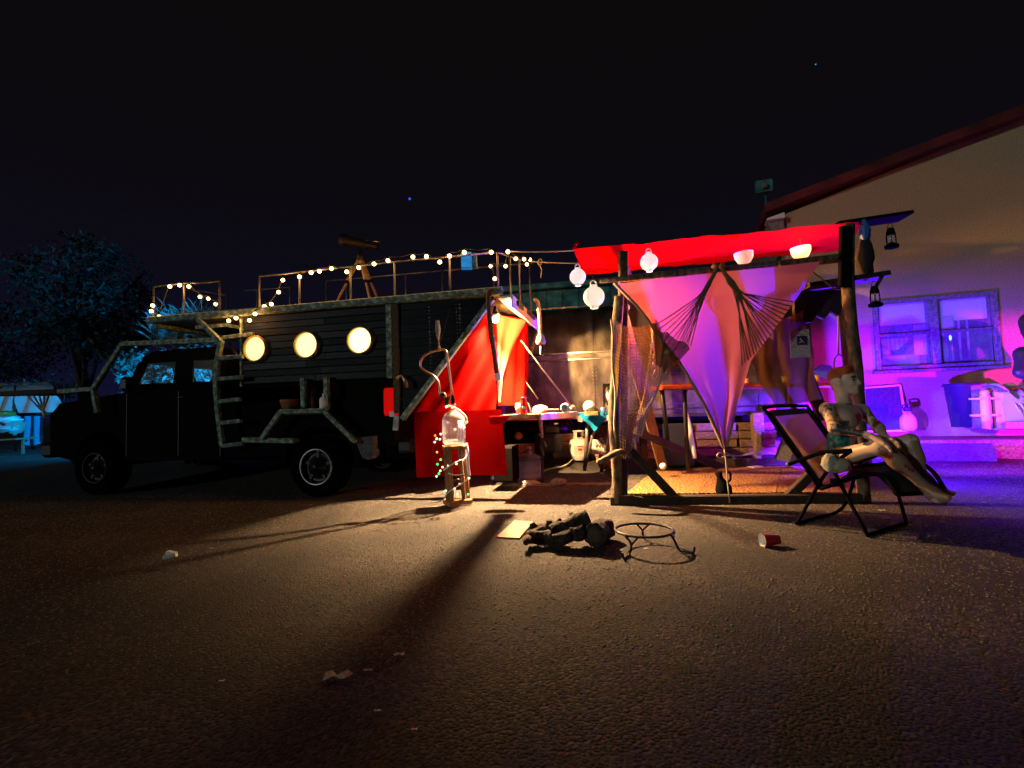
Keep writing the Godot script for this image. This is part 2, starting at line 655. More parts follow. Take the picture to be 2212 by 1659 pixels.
func far_left():
	# big dark tree
	var c = Vector3(-12.628, 4.482, -14.500)
	var t = thing("dark_tree", Vector3(c.x, 0, c.z), "tall dark tree at the left, its top leaves lit teal", "tree")
	var s = sb()
	tube(s, curve([Vector3(c.x, 0, c.z), Vector3(c.x + 0.1, 1.4, c.z), Vector3(c.x - 0.1, 2.6, c.z), c + Vector3(0, 0.6, 0)], 5), [0.26, 0.25, 0.24, 0.23, 0.22, 0.2, 0.19, 0.18, 0.17, 0.16, 0.14, 0.12, 0.1, 0.09, 0.07, 0.05], 9)
	for k in 7:
		var a = TAU * k / 7.0
		tube(s, curve([Vector3(c.x, 1.5 + 0.2 * k, c.z), c + Vector3(cos(a) * 0.8, -0.3 + 0.1 * k, sin(a) * 0.8), c + Vector3(cos(a) * 1.6, 0.2 + 0.2 * k, sin(a) * 1.5)], 4), 0.05, 6)
	fin(t, "trunk", s, mat("bark"))
	s = sb()
	leaves(s, c + Vector3(-0.1, 0.1, 0), Vector3(1.75, 1.95, 1.6), 150, 52, 0.085, 0.24)
	leaves(s, c + Vector3(1.1, -0.9, 0.2), Vector3(1.1, 0.9, 1.0), 60, 52, 0.085, 0.2)
	fin(t, "crown", s, mat("leaf_dark"))
	c = Vector3(-17.626, 3.423, -16.000)
	t = thing("dark_tree", Vector3(c.x, 0, c.z), "second dark tree cut off by the left edge", "tree")
	s = sb()
	tube(s, [Vector3(c.x, 0, c.z), Vector3(c.x, 1.6, c.z), c], [0.22, 0.18, 0.08], 8)
	fin(t, "trunk", s, mat("bark"))
	s = sb()
	leaves(s, c, Vector3(2.3, 1.6, 1.6), 110, 46, 0.08, 0.3)
	fin(t, "crown", s, mat("leaf_dark"))
	# shrubs beyond the truck, lit cyan
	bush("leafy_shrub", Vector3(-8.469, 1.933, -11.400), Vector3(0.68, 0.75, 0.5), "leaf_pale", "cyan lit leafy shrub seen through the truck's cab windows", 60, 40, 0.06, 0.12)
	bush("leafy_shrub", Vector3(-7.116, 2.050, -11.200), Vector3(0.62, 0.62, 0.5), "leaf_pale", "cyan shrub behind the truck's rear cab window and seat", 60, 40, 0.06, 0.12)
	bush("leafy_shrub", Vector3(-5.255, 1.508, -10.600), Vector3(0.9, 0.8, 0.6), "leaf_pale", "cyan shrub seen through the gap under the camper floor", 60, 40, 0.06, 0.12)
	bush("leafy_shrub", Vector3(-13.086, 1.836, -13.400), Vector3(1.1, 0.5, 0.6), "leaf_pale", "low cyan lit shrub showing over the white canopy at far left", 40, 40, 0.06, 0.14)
	# pale spiky palm behind the bow rail
	c = Vector3(-8.863, 3.875, -13.400)
	t = thing("spiky_palm", Vector3(c.x, 0, c.z), "pale cyan lit palm with spiky fronds behind the bow railing", "palm tree")
	s = sb()
	tube(s, [Vector3(c.x, 0, c.z), Vector3(c.x + 0.1, 1.2, c.z), c], [0.22, 0.17, 0.14], 9)
	fin(t, "trunk", s, mat("bark"))
	s = sb()
	s.set_smooth_group(-1)
	for k in 1500:
		var p = c + Vector3(rng.randf_range(-0.85, 1.0), -0.45 + 0.22 * rng.randfn(), rng.randf_range(-0.4, 0.4))
		var d = Vector3(rng.randfn() * 0.13, rng.randf_range(0.10, 0.40), rng.randfn() * 0.12)
		var w = d.cross(Vector3(rng.randfn(), 0.1, rng.randfn()).normalized()).normalized() * 0.016
		quad(s, p - w, p + d * 0.55 - w * 0.8 + Vector3(0, 0, 0.02), p + d + Vector3(d.x, -0.02, d.z) * 0.5, p + w)
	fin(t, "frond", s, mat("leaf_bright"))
	# white canopy, lit cyan
	t = thing("white_canopy", Vector3(-12.214, 1.193, -12.400) * Vector3(1, 0, 1), "white fabric canopy glowing cyan at the far left behind the truck's nose", "canopy")
	s = sb()
	var q = [Vector3(-13.398, 1.859, -12.400), Vector3(-12.544, 1.834, -12.400), Vector3(-12.531, 1.273, -12.400), Vector3(-13.383, 1.275, -12.400)]
	var f = func(u, v): return q[0].lerp(q[1], u).lerp(q[3].lerp(q[2], u), v) + Vector3(0, 0, 0.05 * sin(u * 15.0 + v * 4.0))
	sheet(s, 14, 6, f)
	fin(t, "side_panel", s, cloth("canopy", 0.75, 0.78, 0.78, 0.4))
	s = sb()
	q.assign([Vector3(-12.520, 1.833, -12.400), Vector3(-11.549, 1.804, -12.400), Vector3(-11.283, 1.282, -12.400), Vector3(-12.496, 1.295, -12.400)])
	sheet(s, 14, 6, f)
	fin(t, "side_panel", s, cloth("canopy", 0.75, 0.78, 0.78, 0.4))
	s = sb()
	q.assign([Vector3(-13.398, 1.859, -12.400), Vector3(-11.526, 1.838, -12.400), Vector3(-12.903, 2.158, -13.600), Vector3(-14.700, 2.148, -13.600)])
	sheet(s, 14, 6, f)
	fin(t, "roof_cloth", s, cloth("canopy", 0.75, 0.78, 0.78, 0.4))
	for u in [Vector3(-12.507, 0.738, -12.400), Vector3(-11.261, 0.700, -12.400), Vector3(-13.381, 0.764, -12.400)]:
		s = sb()
		tube(s, [Vector3(u.x, hgt(u.z), u.z), Vector3(u.x - 0.05, 2.0, u.z)], 0.022, 7)
		fin(t, "pole", s, mat("dark_metal"))
	# things under the canopy
	s = sb()
	sheet(s, 8, 12, func(u, v): return Vector3(-11.514, 1.194, -11.600).lerp(Vector3(-11.066, 1.181, -11.600), u * (1.0 + 0.05 * v)) + Vector3(0.03 * v, -v * (0.72 - 0.2 * absf(u - 0.35)), 0.035 * sin(u * 13.0 + v)))
	one("hanging_towel", s, cloth("towel_blue", 0.05, 0.38, 0.60, 0.3, 7.0), "long blue towel hanging below the white canopy at far left", "towel")
	s = sb()
	tube(s, [Vector3(-11.687, 1.221, -11.620), Vector3(-10.354, 1.225, -11.620)], 0.03, 7)
	one("drying_bar", s, mat("dark_wood"), "dark bar holding the blue towel at far left", "bar")
	s = sb()
	ball(s, Vector3(-11.749, 1.258, -11.300), Vector3(0.28, 0.07, 0.2), 10, 0.5, 5)
	one("folded_bag", s, mat("orange_paint"), "small orange bag on the heap at the far left edge", "bag")
	s = sb()
	ball(s, Vector3(-11.682, 1.129, -11.300), Vector3(0.36, 0.08, 0.25), 10, 0.6, 9)
	one("folded_bag", s, mat("white_plastic"), "crumpled white bag under the orange one at the far left edge", "bag")
	s = sb()
	ball(s, Vector3(-11.762, 0.920, -11.300), Vector3(0.40, 0.09, 0.25), 10, 0.6, 12)
	one("folded_bag", s, mat("paper"), "lower pale bag on the heap at the far left edge", "bag")
	s = sb()
	ball(s, Vector3(-11.525, 0.973, -11.400), Vector3(0.14, 0.18, 0.2), 10, 0.6, 15)
	one("rolled_blanket", s, mat("pink_cloth"), "rolled pinkish blanket beside the blue towel at far left", "blanket")
	s = sb()
	beam(s, Vector3(-11.967, 0.657, -11.200), Vector3(-11.042, 0.682, -11.200), 0.5, 0.04)
	for u in [Vector3(-11.862, 0.654, -11.200), Vector3(-11.126, 0.674, -11.200)]:
		beam(s, u, Vector3(u.x, hgt(u.z), u.z), 0.05, 0.05)
	one("low_bench", s, mat("pallet"), "low pale bench carrying the bags at the far left edge", "bench")
	# two bright specks in the sky
	for k in 2:
		s = sb()
		var p = [Vector3(-80.326, 178.463, -400.000), Vector3(263.594, 283.615, -400.000)][k]
		ball(s, p, Vector3.ONE * [0.95, 0.5][k], 6)
		one("star", s, glow("star%d" % k, [Color(0.10, 0.32, 1.0), Color(0.2, 0.75, 0.95)][k], [1.6, 0.8][k]), ["larger blue star above the truck's roof railing", "small cyan star at the upper right above the building"][k], "star")


# ---------- stucco building ----------
func building():
	LOC = true
	var t = thing("stucco_building", Vector3(7.367, 0.000, -8.500), "tan stucco building with dark red roof edge and a double window", "building", "", -0.35)
	var m = mat("stucco")
	# gable wall, built round the window opening
	var y1 = 1.50
	var y2 = 2.765
	var s = sb()
	prism(s, [Vector2(-2.22, y2), Vector2(7.0, y2), Vector2(7.0, 6.70), Vector2(5.4, 6.85), Vector2(-2.22, 4.57)], -0.2, 0.0)
	fin(t, "upper_wall", s, m)
	s = sb()
	prism(s, [Vector2(-2.22, 0.0), Vector2(7.0, 0.0), Vector2(7.0, y1), Vector2(-2.22, y1)], -0.2, 0.0)
	fin(t, "lower_wall", s, m)
	s = sb()
	prism(s, [Vector2(-2.22, y1), Vector2(-0.89, y1), Vector2(-0.89, y2), Vector2(-2.22, y2)], -0.2, 0.0)
	fin(t, "wall_pier", s, m)
	s = sb()
	prism(s, [Vector2(0.88, y1), Vector2(7.0, y1), Vector2(7.0, y2), Vector2(0.88, y2)], -0.2, 0.0)
	fin(t, "wall_pier", s, m)
	s = sb()
	box(s, Vector3(-2.12, 2.3, -3.2), Vector3(0.2, 4.6, 6.0), Basis(), 0.0)
	fin(t, "side_wall", s, m)
	s = sb()
	beam(s, Vector3(-2.549, 4.645, 0.280) + Vector3(0, 0.0, -3.2), Vector3(2.780, 6.003, 0.280) + Vector3(0, 0.0, -3.2), 6.3, 0.10, Vector3.UP, 0.05)
	fin(t, "roof", s, mat("fascia"))
	s = sb()
	beam(s, Vector3(-2.548, 4.662, 0.280), Vector3(2.782, 6.024, 0.280), 0.035, 0.16, Vector3.UP, 0.1)
	fin(t, "roof_fascia", s, mat("fascia"))
	s = sb()
	prism(s, [Vector2(-2.52, 4.44), Vector2(-2.225, 4.44), Vector2(-2.225, 4.54), Vector2(-2.52, 4.47)], -0.1, 0.245)
	fin(t, "eave_trim", s, mat("white_paint"))
	s = sb()
	prism(s, [Vector2(-2.50, 4.43), Vector2(-2.225, 4.43), Vector2(-2.225, 3.85), Vector2(-2.30, 3.85)], -6.0, 0.12)
	fin(t, "eave_return", s, mat("concrete"))
	# the double window
	var w = Node3D.new()
	w.name = "window"
	t.add_child(w, true)
	var fr = mat("concrete")
	var pieces = [[-0.85, 1.50, -0.85, 2.765, 0.08], [0.84, 1.50, 0.84, 2.765, 0.08], [-0.005, 1.58, -0.005, 2.70, 0.13]]
	for p in pieces:
		s = sb()
		beam(s, Vector3(p[0], p[1], 0.0), Vector3(p[2], p[3], 0.0), p[4], 0.09, Vector3.BACK)
		fin(w, "frame", s, fr)
	for p in [[2.725, 0.08, 0.0], [1.535, 0.07, 0.0]]:
		s = sb()
		beam(s, Vector3(-0.805, p[0], 0.0), Vector3(0.795, p[0], 0.0), 0.09, p[1])
		fin(w, "frame", s, fr)
	s = sb()
	beam(s, Vector3(-0.95, 1.47, 0.03), Vector3(0.94, 1.47, 0.03), 0.14, 0.05)
	fin(w, "sill", s, fr)
	for k in 2:
		var x0 = [-0.80, 0.065][k]
		var x1 = [-0.075, 0.79][k]
		s = sb()
		beam(s, Vector3(x0, 2.13, -0.015), Vector3(x1, 2.13, -0.015), 0.05, 0.045)
		fin(w, "meeting_rail", s, fr)
		s = sb()
		box(s, Vector3((x0 + x1) / 2, 1.845, -0.04), Vector3(x1 - x0, 0.54, 0.006))
		fin(w, "lower_pane", s, glass("window_glass", 0.9, 0.95, 1.0, 0.10))
		s = sb()
		box(s, Vector3((x0 + x1) / 2, 2.42, -0.03), Vector3(x1 - x0, 0.54, 0.006))
		fin(w, "upper_pane", s, glass("window_glass", 0.9, 0.95, 1.0, 0.10))
		s = sb()
		box(s, Vector3((x0 + x1) / 2, 2.52, -0.13), Vector3(x1 - x0 - 0.01, 0.40, 0.02))
		fin(w, "roller_blind", s, mat("white_paint"))
	# room behind the glass
	s = sb()
	box(s, Vector3(0, 2.1, -1.32), Vector3(2.6, 2.0, 0.05))
	box(s, Vector3(0, 1.42, -0.78), Vector3(2.6, 0.05, 1.1))
	box(s, Vector3(-1.3, 2.1, -0.75), Vector3(0.05, 2.0, 1.1))
	box(s, Vector3(1.3, 2.1, -0.75), Vector3(0.05, 2.0, 1.1))
	box(s, Vector3(0, 3.1, -0.75), Vector3(2.6, 0.05, 1.1))
	fin(t, "room", s, mat("concrete"))
	LOC = false
	# papers and goods just inside the window
	var win = Vector3(7.367, 0.000, -8.500)
	var bb = Basis(Vector3.UP, -0.35)
	var at = func(x, y, z): return win + bb * Vector3(x, y, z)
	var papers = [[-0.19, 2.22, 0.17, 0.13, "white paper taped at the top right of the left window"], [-0.19, 1.93, 0.19, 0.36, "tall white notice inside the lower right of the left window"], [0.20, 2.27, 0.20, 0.22, "square white notice in the upper left of the right window"]]
	for p in papers:
		s = sb()
		box(s, at.call(p[0], p[1], -0.075), Vector3(p[2], p[3], 0.004), bb, 0.0)
		one("paper_notice", s, mat("paper"), p[4], "notice")
	s = sb()
	sheet(s, 24, 6, func(u, v): return at.call(-0.78 + 0.42 * u, 2.07 - v * (0.05 + 0.16 * sin(u * PI)), -0.10 + 0.015 * sin(u * 40.0)))
	one("lace_valance", s, mat("paper"), "pale lace valance drooping inside the left window", "curtain")
	s = sb()
	box(s, at.call(-0.45, 1.66, -0.45), Vector3(0.62, 0.26, 0.3), bb)
	ball(s, at.call(-0.62, 1.86, -0.42), Vector3(0.10, 0.12, 0.1), 9, 0.3, 4)
	one("cardboard_box", s, mat("paper"), "pale box with a round bundle on it inside the left window", "box")
	for k in 4:
		s = sb()
		box(s, at.call(0.32 + 0.13 * k, 2.05, -0.55 - 0.02 * k), Vector3(0.022, 1.0, 0.03), bb)
		one("shelf_upright", s, mat("white_paint"), "thin white shelf upright number %s from the left inside the right window" % ["one", "two", "three", "four"][k], "shelf post", "shelf uprights inside the right window")
	for k in 3:  # glowing beads imitate reflections of bulbs in the glass
		s = sb()
		ball(s, at.call([0.10, 0.21, 0.33][k], [1.97, 1.99, 2.04][k], -0.30), Vector3(0.018, 0.05, 0.018), 8)
		one("bulb_reflection", s, glow("bulb_reflection_green", Color(0.62, 1.0, 0.66), 1.7), ["leftmost greenish glow painted as a bulb reflection in the right window", "middle greenish glow painted as a bulb reflection in the right window", "rightmost greenish glow painted as a bulb reflection in the right window"][k], "bulb", "greenish bulb reflections painted in the right window")
	s = sb()
	box(s, at.call(0.5, 1.57, -0.4), Vector3(0.5, 0.14, 0.25), bb)
	one("dark_counter", s, mat("navy_plastic"), "low dark counter inside the right window", "counter")
	s = sb()
	sheet(s, 10, 10, func(u, v): return at.call(0.09 + 0.16 * u, 2.06 - 0.52 * v * (1.0 - 0.3 * u), -0.2 + 0.03 * sin(u * 12.0)))
	one("side_curtain", s, mat("paper"), "pale curtain gathered at the left of the right window", "curtain")
	# raised porch slab
	LOC = true
	s = sb()
	box(s, Vector3(1.9, 0.165, 0.50), Vector3(10.2, 0.33, 0.98), Basis(), 0.03)
	var slab = fin(self, "pavement", s, mat("concrete"))
	slab.transform = Transform3D(bb, win)
	slab.set_meta("kind", "structure")
	LOC = false
	# roof antenna on its mast, behind the eave
	var a = thing("dish_antenna", Vector3(5.650, 5.355, -10.600) * Vector3(1, 0, 1), "small square dish antenna on a thin braced mast behind the roof corner", "antenna")
	s = sb()
	tube(s, [Vector3(5.324, -0.393, -10.600), Vector3(5.686, 4.733, -10.600), Vector3(5.709, 5.853, -10.600)], 0.022, 7)
	fin(a, "mast", s, mat("teal_lit_metal"))
	s = sb()
	tube(s, [Vector3(5.696, 5.084, -10.600), Vector3(5.577, 4.787, -10.600)], 0.012, 6)
	tube(s, [Vector3(5.716, 5.083, -10.600), Vector3(5.800, 4.781, -10.600)], 0.012, 6)
	fin(a, "brace", s, mat("teal_lit_metal"))
	s = sb()
	var d = Vector3(5.619, 5.705, -10.500)
	prism(s, [Vector2(-0.17, -0.11), Vector2(-0.14, -0.14), Vector2(0.14, -0.14), Vector2(0.17, -0.11), Vector2(0.17, 0.10), Vector2(0.14, 0.13), Vector2(-0.14, 0.13), Vector2(-0.17, 0.10)], -0.04, 0.03, Transform3D(Basis(Vector3.UP, -0.3), d))
	fin(a, "dish_panel", s, mat("teal_lit_metal"))
	s = sb()
	box(s, d + Vector3(-0.03, -0.03, 0.09), Vector3(0.06, 0.10, 0.10))
	fin(a, "feed_horn", s, mat("concrete"))


# ---------- silver trailer ----------
func trailer():
	LOC = true
	var t = thing("travel_trailer", Vector3(0.822, 0.240, -8.600), "rounded silver aluminium travel trailer with rivets and chrome belt strips", "trailer", "", -0.22)
	var prof = [Vector2(0.0, 0.56), Vector2(0.0, 1.0), Vector2(0.0, 1.60), Vector2(-0.015, 1.95), Vector2(-0.06, 2.2), Vector2(-0.17, 2.40), Vector2(-0.36, 2.54), Vector2(-0.62, 2.62), Vector2(-1.15, 2.66), Vector2(-1.7, 2.62), Vector2(-2.1, 2.45), Vector2(-2.26, 2.1), Vector2(-2.3, 1.6), Vector2(-2.3, 0.56)]
	# skins: one sheet of metal per bay, a seam between them
	for k in 6:
		var x0 = [-1.0, -0.26, 0.62, 1.62, 2.5, 3.2][k]
		var x1 = [-0.26, 0.62, 1.62, 2.5, 3.2, 4.1][k]
		var s = sb()
		var sec = func(x, i): return Vector3(x, prof[i].y, prof[i].x + 0.004 * sin(x * 9.0 + i * 2.3) - (0.0 if x < 3.3 else 0.35 * pow(x - 3.3, 2.0)))
		s.set_smooth_group(0)
		for i in prof.size() - 1:
			for j in 6:
				var a = lerpf(x0 + 0.004, x1 - 0.004, j / 6.0)
				var b = lerpf(x0 + 0.004, x1 - 0.004, (j + 1) / 6.0)
				quad(s, sec.call(a, i), sec.call(b, i), sec.call(b, i + 1), sec.call(a, i + 1))
		fin(t, "skin_panel", s, mat("aluminium"))
		s = sb()
		s.set_smooth_group(-1)
		for i in 22:
			var y = 0.62 + i * 0.062
			box(s, Vector3(x1 + 0.03, y, 0.004), Vector3(0.012, 0.012, 0.008), Basis(), 0.3)
			box(s, Vector3(x1 - 0.03, y, 0.004), Vector3(0.012, 0.012, 0.008), Basis(), 0.3)
		fin(t, "rivet", s, mat("aluminium_dull"))
	var s2 = sb()
	prism(s2, [Vector2(-0.02, 0.56), Vector2(-2.28, 0.56), Vector2(-2.28, 2.1), Vector2(-1.7, 2.55), Vector2(-0.6, 2.55), Vector2(-0.2, 2.3), Vector2(-0.02, 1.9)], -0.99, -0.97, Transform3D(Basis(Vector3.UP, -PI / 2).inverse(), Vector3.ZERO))
	fin(t, "front_wall", s2, mat("aluminium_dull"))
	for d in [[1.715, 0.035, "chrome"], [1.655, 0.075, "aluminium_dull"], [1.600, 0.025, "chrome"], [0.70, 0.02, "chrome"], [0.59, 0.05, "chrome"]]:
		s2 = sb()
		beam(s2, Vector3(-0.98, d[0], 0.012), Vector3(3.3, d[0], 0.012), 0.022, d[1])
		fin(t, "belt_strip", s2, mat(d[2]))
	s2 = sb()
	beam(s2, Vector3(-0.9, 2.585, -0.30), Vector3(3.3, 2.585, -0.30), 0.03, 0.03)
	fin(t, "gutter", s2, mat("chrome"))
	s2 = sb()
	box(s2, Vector3(1.2, 0.45, -1.2), Vector3(4.2, 0.22, 1.9))
	fin(t, "chassis", s2, mat("black_matt"))
	# access hatch with rounded corners and a lock
	s2 = sb()
	var hp = []
	for k in 20:
		var a = TAU * k / 20.0
		hp.append(Vector2(2.05 + 0.26 * signf(cos(a)) + 0.09 * cos(a), 0.93 + 0.06 * signf(sin(a)) + 0.09 * sin(a)))
	prism(s2, hp, 0.006, 0.022)
	var hatch = fin(t, "hatch", s2, mat("aluminium"))
	s2 = sb()
	var rim = []
	for p in hp:
		rim.append(Vector3(p.x, p.y, 0.02))
	tube(s2, rim, 0.008, 6, true)
	fin(hatch, "hatch_rim", s2, mat("aluminium_dull"))
	s2 = sb()
	prism(s2, [Vector2(2.03, 0.96), Vector2(2.12, 0.96), Vector2(2.10, 1.02), Vector2(2.075, 1.04), Vector2(2.05, 1.02)], 0.022, 0.045)
	fin(hatch, "lock", s2, mat("black_paint"))
	s2 = sb()
	box(s2, Vector3(2.2, 1.335, 0.010), Vector3(0.8, 0.10, 0.012))
	fin(t, "name_strip", s2, mat("aluminium_dull"))
	words("EXCE", 0.095, mat("black_paint"), Transform3D(Basis(), Vector3(2.03, 1.335, 0.018)), t, "lettering")
	s2 = sb()
	box(s2, Vector3(3.5, 0.62, 0.02), Vector3(0.5, 0.14, 0.10))
	fin(t, "bumper", s2, mat("chrome"))
	s2 = sb()
	box(s2, Vector3(3.36, 0.64, 0.08), Vector3(0.13, 0.05, 0.02))
	fin(t, "tail_light", s2, mat("red_paint"))
	wheel(t, Vector3(0.0, 0.40, -0.06), 0.36, 0.2, 0.22, "dark_metal")
	LOC = false
	# roof edge of the shed behind the trailer
	t = thing("shed_roof", Vector3(1.380, 3.567, -11.200) * Vector3(1, 0, 1), "ribbed metal shed edge, cyan light painted in, seen above the silver trailer's roof", "shed")
	var a0 = Vector3(-0.960, 3.703, -11.200)
	var a1 = Vector3(6.303, 4.028, -11.000)
	var s = sb()
	beam(s, a0, a1, 0.3, 0.14)
	fin(t, "roof_edge", s, mat("teal_lit_metal"))
	for k in 20:
		s = sb()
		var p = a0.lerp(a1, (k + 0.5) / 20.0)
		box(s, Vector3(p.x, p.y - 0.07 - 0.26, p.z), Vector3(0.345, 0.50, 0.02), Basis(Vector3.UP, -0.06), 0.3)
		fin(t, "wall_panel", s, mat("teal_lit_metal"))
	s = sb()
	box(s, (a0 + a1) / 2 * Vector3(1, 0, 1) + Vector3(0, 1.6, -0.2), Vector3(7.2, 3.2, 0.1))
	fin(t, "back_wall", s, mat("black_matt"))


func wheel(parent, c, r, w, rim, steel = "rim_steel"):
	# axle along local z, outer face at c.z
	var xf = Transform3D(Basis(Vector3.RIGHT, PI / 2), c)
	var s = sb()
	lathe(s, [Vector2(rim, 0.0), Vector2(r * 0.80, 0.02), Vector2(r * 0.95, 0.0), Vector2(r, -0.03), Vector2(r, -w + 0.03), Vector2(r * 0.95, -w), Vector2(rim, -w)], 32, xf)
	var t = fin(parent, "wheel", s, mat("rubber"))
	s = sb()
	tube(s, circle(c + Vector3(0, 0, 0.0), rim, Basis(Vector3.RIGHT, Vector3.BACK, Vector3.UP), 36), 0.013, 6, true)
	fin(t, "rim_lip", s, mat(steel))
	s = sb()
	lathe(s, [Vector2(rim, -0.005), Vector2(rim * 0.9, -0.06), Vector2(rim * 0.55, -0.05), Vector2(rim * 0.5, -0.01), Vector2(rim * 0.28, 0.0), Vector2(rim * 0.26, 0.03), Vector2(0.0, 0.035)], 28, xf)
	fin(t, "rim_disc", s, mat("dark_metal"))
	for k in 5:
		s = sb()
		var a = TAU * k / 5.0 + 0.3
		box(s, c + Vector3(cos(a) * rim * 0.72, sin(a) * rim * 0.72, -0.045), Vector3(rim * 0.4, rim * 0.17, 0.02), Basis(Vector3.BACK, a))
		fin(t, "wheel_spoke", s, mat("dark_metal"))
	return t


# ---------- pirate-ship truck ----------
func arch(cx, cy, r, from_left):
	var out = []
	for k in 13:
		var a = PI - PI * k / 12.0 if from_left else PI * k / 12.0
		out.append(Vector2(cx + cos(a) * r, cy + sin(a) * r))
	return out


func timber(t, nm, pts, w, h = 0.0, m = "teal_lit_wood"):
	for i in pts.size() - 1:
		var s = sb()
		beam(s, pts[i], pts[i + 1], w, h if h > 0.0 else w, Vector3.UP, 0.1)
		fin(t, nm, s, mat(m))


func truck():
	LOC = true
	var t = thing("ship_truck", Vector3(-2.434, 0.000, -6.075), "black pickup truck built up as a plank-sided pirate ship with three glowing portholes", "truck", "", -0.2187)
	var s = sb()
	var body = [Vector2(-4.30, 0.55), Vector2(-3.95, 0.48)] + arch(-3.40, 0.40, 0.47, true) + [Vector2(-2.90, 0.46), Vector2(-1.42, 0.46), Vector2(-1.42, 1.44), Vector2(-2.98, 1.40), Vector2(-4.15, 1.28), Vector2(-4.33, 1.12)]
	prism(s, body, -1.9, -0.06)
	fin(t, "cab_body", s, mat("black_paint"))
	s = sb()
	var bed = [Vector2(-1.38, 0.50), Vector2(-0.52, 0.50)] + arch(0.0, 0.37, 0.50, true) + [Vector2(0.52, 0.52), Vector2(1.02, 0.62), Vector2(1.02, 1.20), Vector2(-1.38, 1.20)]
	prism(s, bed, -0.20, -0.06)
	fin(t, "bed_side", s, mat("black_paint"))
	s = sb()
	prism(s, bed, -1.9, -1.80)
	fin(t, "bed_side", s, mat("black_paint"))
	s = sb()
	box(s, Vector3(-0.2, 0.72, -1.0), Vector3(2.4, 0.08, 1.6))
	box(s, Vector3(-1.6, 0.50, -1.0), Vector3(5.4, 0.16, 0.9))
	fin(t, "chassis", s, mat("black_matt"))
	s = sb()
	box(s, Vector3(1.0, 0.9, -1.0), Vector3(0.05, 0.58, 1.8))
	fin(t, "tailgate", s, mat("black_paint"))
	# cab greenhouse
	s = sb()
	prism(s, [Vector2(-2.86, 1.80), Vector2(-1.42, 1.80), Vector2(-1.42, 1.93), Vector2(-1.6, 1.97), Vector2(-2.6, 1.96), Vector2(-2.8, 1.90)], -1.78, -0.16)
	fin(t, "cab_roof", s, mat("black_paint"))
	for z in [-0.15, -1.79]:
		s = sb()
		prism(s, [Vector2(-3.10, 1.38), Vector2(-2.98, 1.38), Vector2(-2.74, 1.82), Vector2(-2.88, 1.82)], z - 0.05, z)
		fin(t, "front_pillar", s, mat("black_paint"))
		s = sb()
		prism(s, [Vector2(-2.30, 1.40), Vector2(-2.02, 1.40), Vector2(-1.98, 1.82), Vector2(-2.24, 1.82)], z - 0.05, z)
		fin(t, "middle_pillar", s, mat("black_paint"))
		s = sb()
		prism(s, [Vector2(-1.58, 1.40), Vector2(-1.42, 1.40), Vector2(-1.42, 1.82), Vector2(-1.50, 1.82)], z - 0.05, z)
		fin(t, "rear_pillar", s, mat("black_paint"))
		s = sb()
		prism(s, [Vector2(-2.98, 1.36), Vector2(-1.42, 1.36), Vector2(-1.42, 1.50), Vector2(-2.92, 1.51)], z - 0.06, z + 0.01)
		fin(t, "door_sill", s, mat("black_paint"))
		s = sb()
		quad(s, Vector3(-2.94, 1.5, z - 0.02), Vector3(-2.76, 1.81, z - 0.02), Vector3(-2.24, 1.81, z - 0.02), Vector3(-2.30, 1.5, z - 0.02))
		fin(t, "side_window", s, glass("car_glass", 0.8, 0.9, 0.9, 0.12))
		s = sb()
		quad(s, Vector3(-2.02, 1.5, z - 0.02), Vector3(-1.99, 1.81, z - 0.02), Vector3(-1.50, 1.81, z - 0.02), Vector3(-1.57, 1.5, z - 0.02))
		fin(t, "side_window", s, glass("car_glass", 0.8, 0.9, 0.9, 0.12))
	s = sb()
	prism(s, [Vector2(-2.98, 1.4), Vector2(-2.70, 1.82), Vector2(-2.66, 1.82), Vector2(-2.94, 1.4)], -1.7, -0.2)
	fin(t, "windscreen", s, glass("car_glass", 0.8, 0.9, 0.9, 0.12))
	s = sb()
	box(s, Vector3(-1.45, 1.5, -1.0), Vector3(0.06, 0.7, 1.6))
	fin(t, "cab_back", s, mat("black_paint"))
	for z in [-0.55, -1.35]:
		s = sb()
		box(s, Vector3(-1.84, 1.38, z), Vector3(0.16, 0.42, 0.46), Basis(), 0.3)
		ball(s, Vector3(-1.82, 1.66, z), Vector3(0.14, 0.10, 0.18), 10)
		fin(t, "seat", s, mat("black_matt"))
	s = sb()
	tube(s, circle(Vector3(-2.52, 1.50, -0.55), 0.17, Basis(Vector3(0.45, 0.89, 0), Vector3(-0.89, 0.45, 0), Vector3.BACK), 20), 0.016, 6, true)
	fin(t, "steering_wheel", s, mat("black_matt"))
	for c in [[-3.40, 0.02, 0.20], [0.0, 0.0, 0.215]]:
		wheel(t, Vector3(c[0], 0.372, c[1]), 0.372, 0.24, c[2], "rim_steel" if c[0] == 0.0 else "dark_metal")
		wheel(t, Vector3(c[0], 0.372, -1.72), 0.372, 0.24, c[2], "dark_metal")
	s = sb()
	box(s, Vector3(-4.38, 0.62, -1.0), Vector3(0.16, 0.22, 1.9), Basis(), 0.2)
	fin(t, "front_bumper", s, mat("dark_metal"))
	s = sb()
	prism(s, [Vector2(0.56, 0.72), Vector2(0.80, 0.74), Vector2(0.80, 0.50), Vector2(0.74, 0.46), Vector2(0.66, 0.48)], -0.1, 0.06)
	fin(t, "mud_flap", s, mat("blue_concrete"))
	s = sb()
	box(s, Vector3(1.12, 0.60, -1.0), Vector3(0.14, 0.16, 1.8), Basis(), 0.2)
	fin(t, "rear_bumper", s, mat("dark_metal"))
	s = sb()
	tube(s, [Vector3(-2.14, 1.30, -0.045), Vector3(-2.00, 1.30, -0.045)], 0.016, 8)
	fin(t, "door_handle", s, mat("chrome"))
	s = sb()
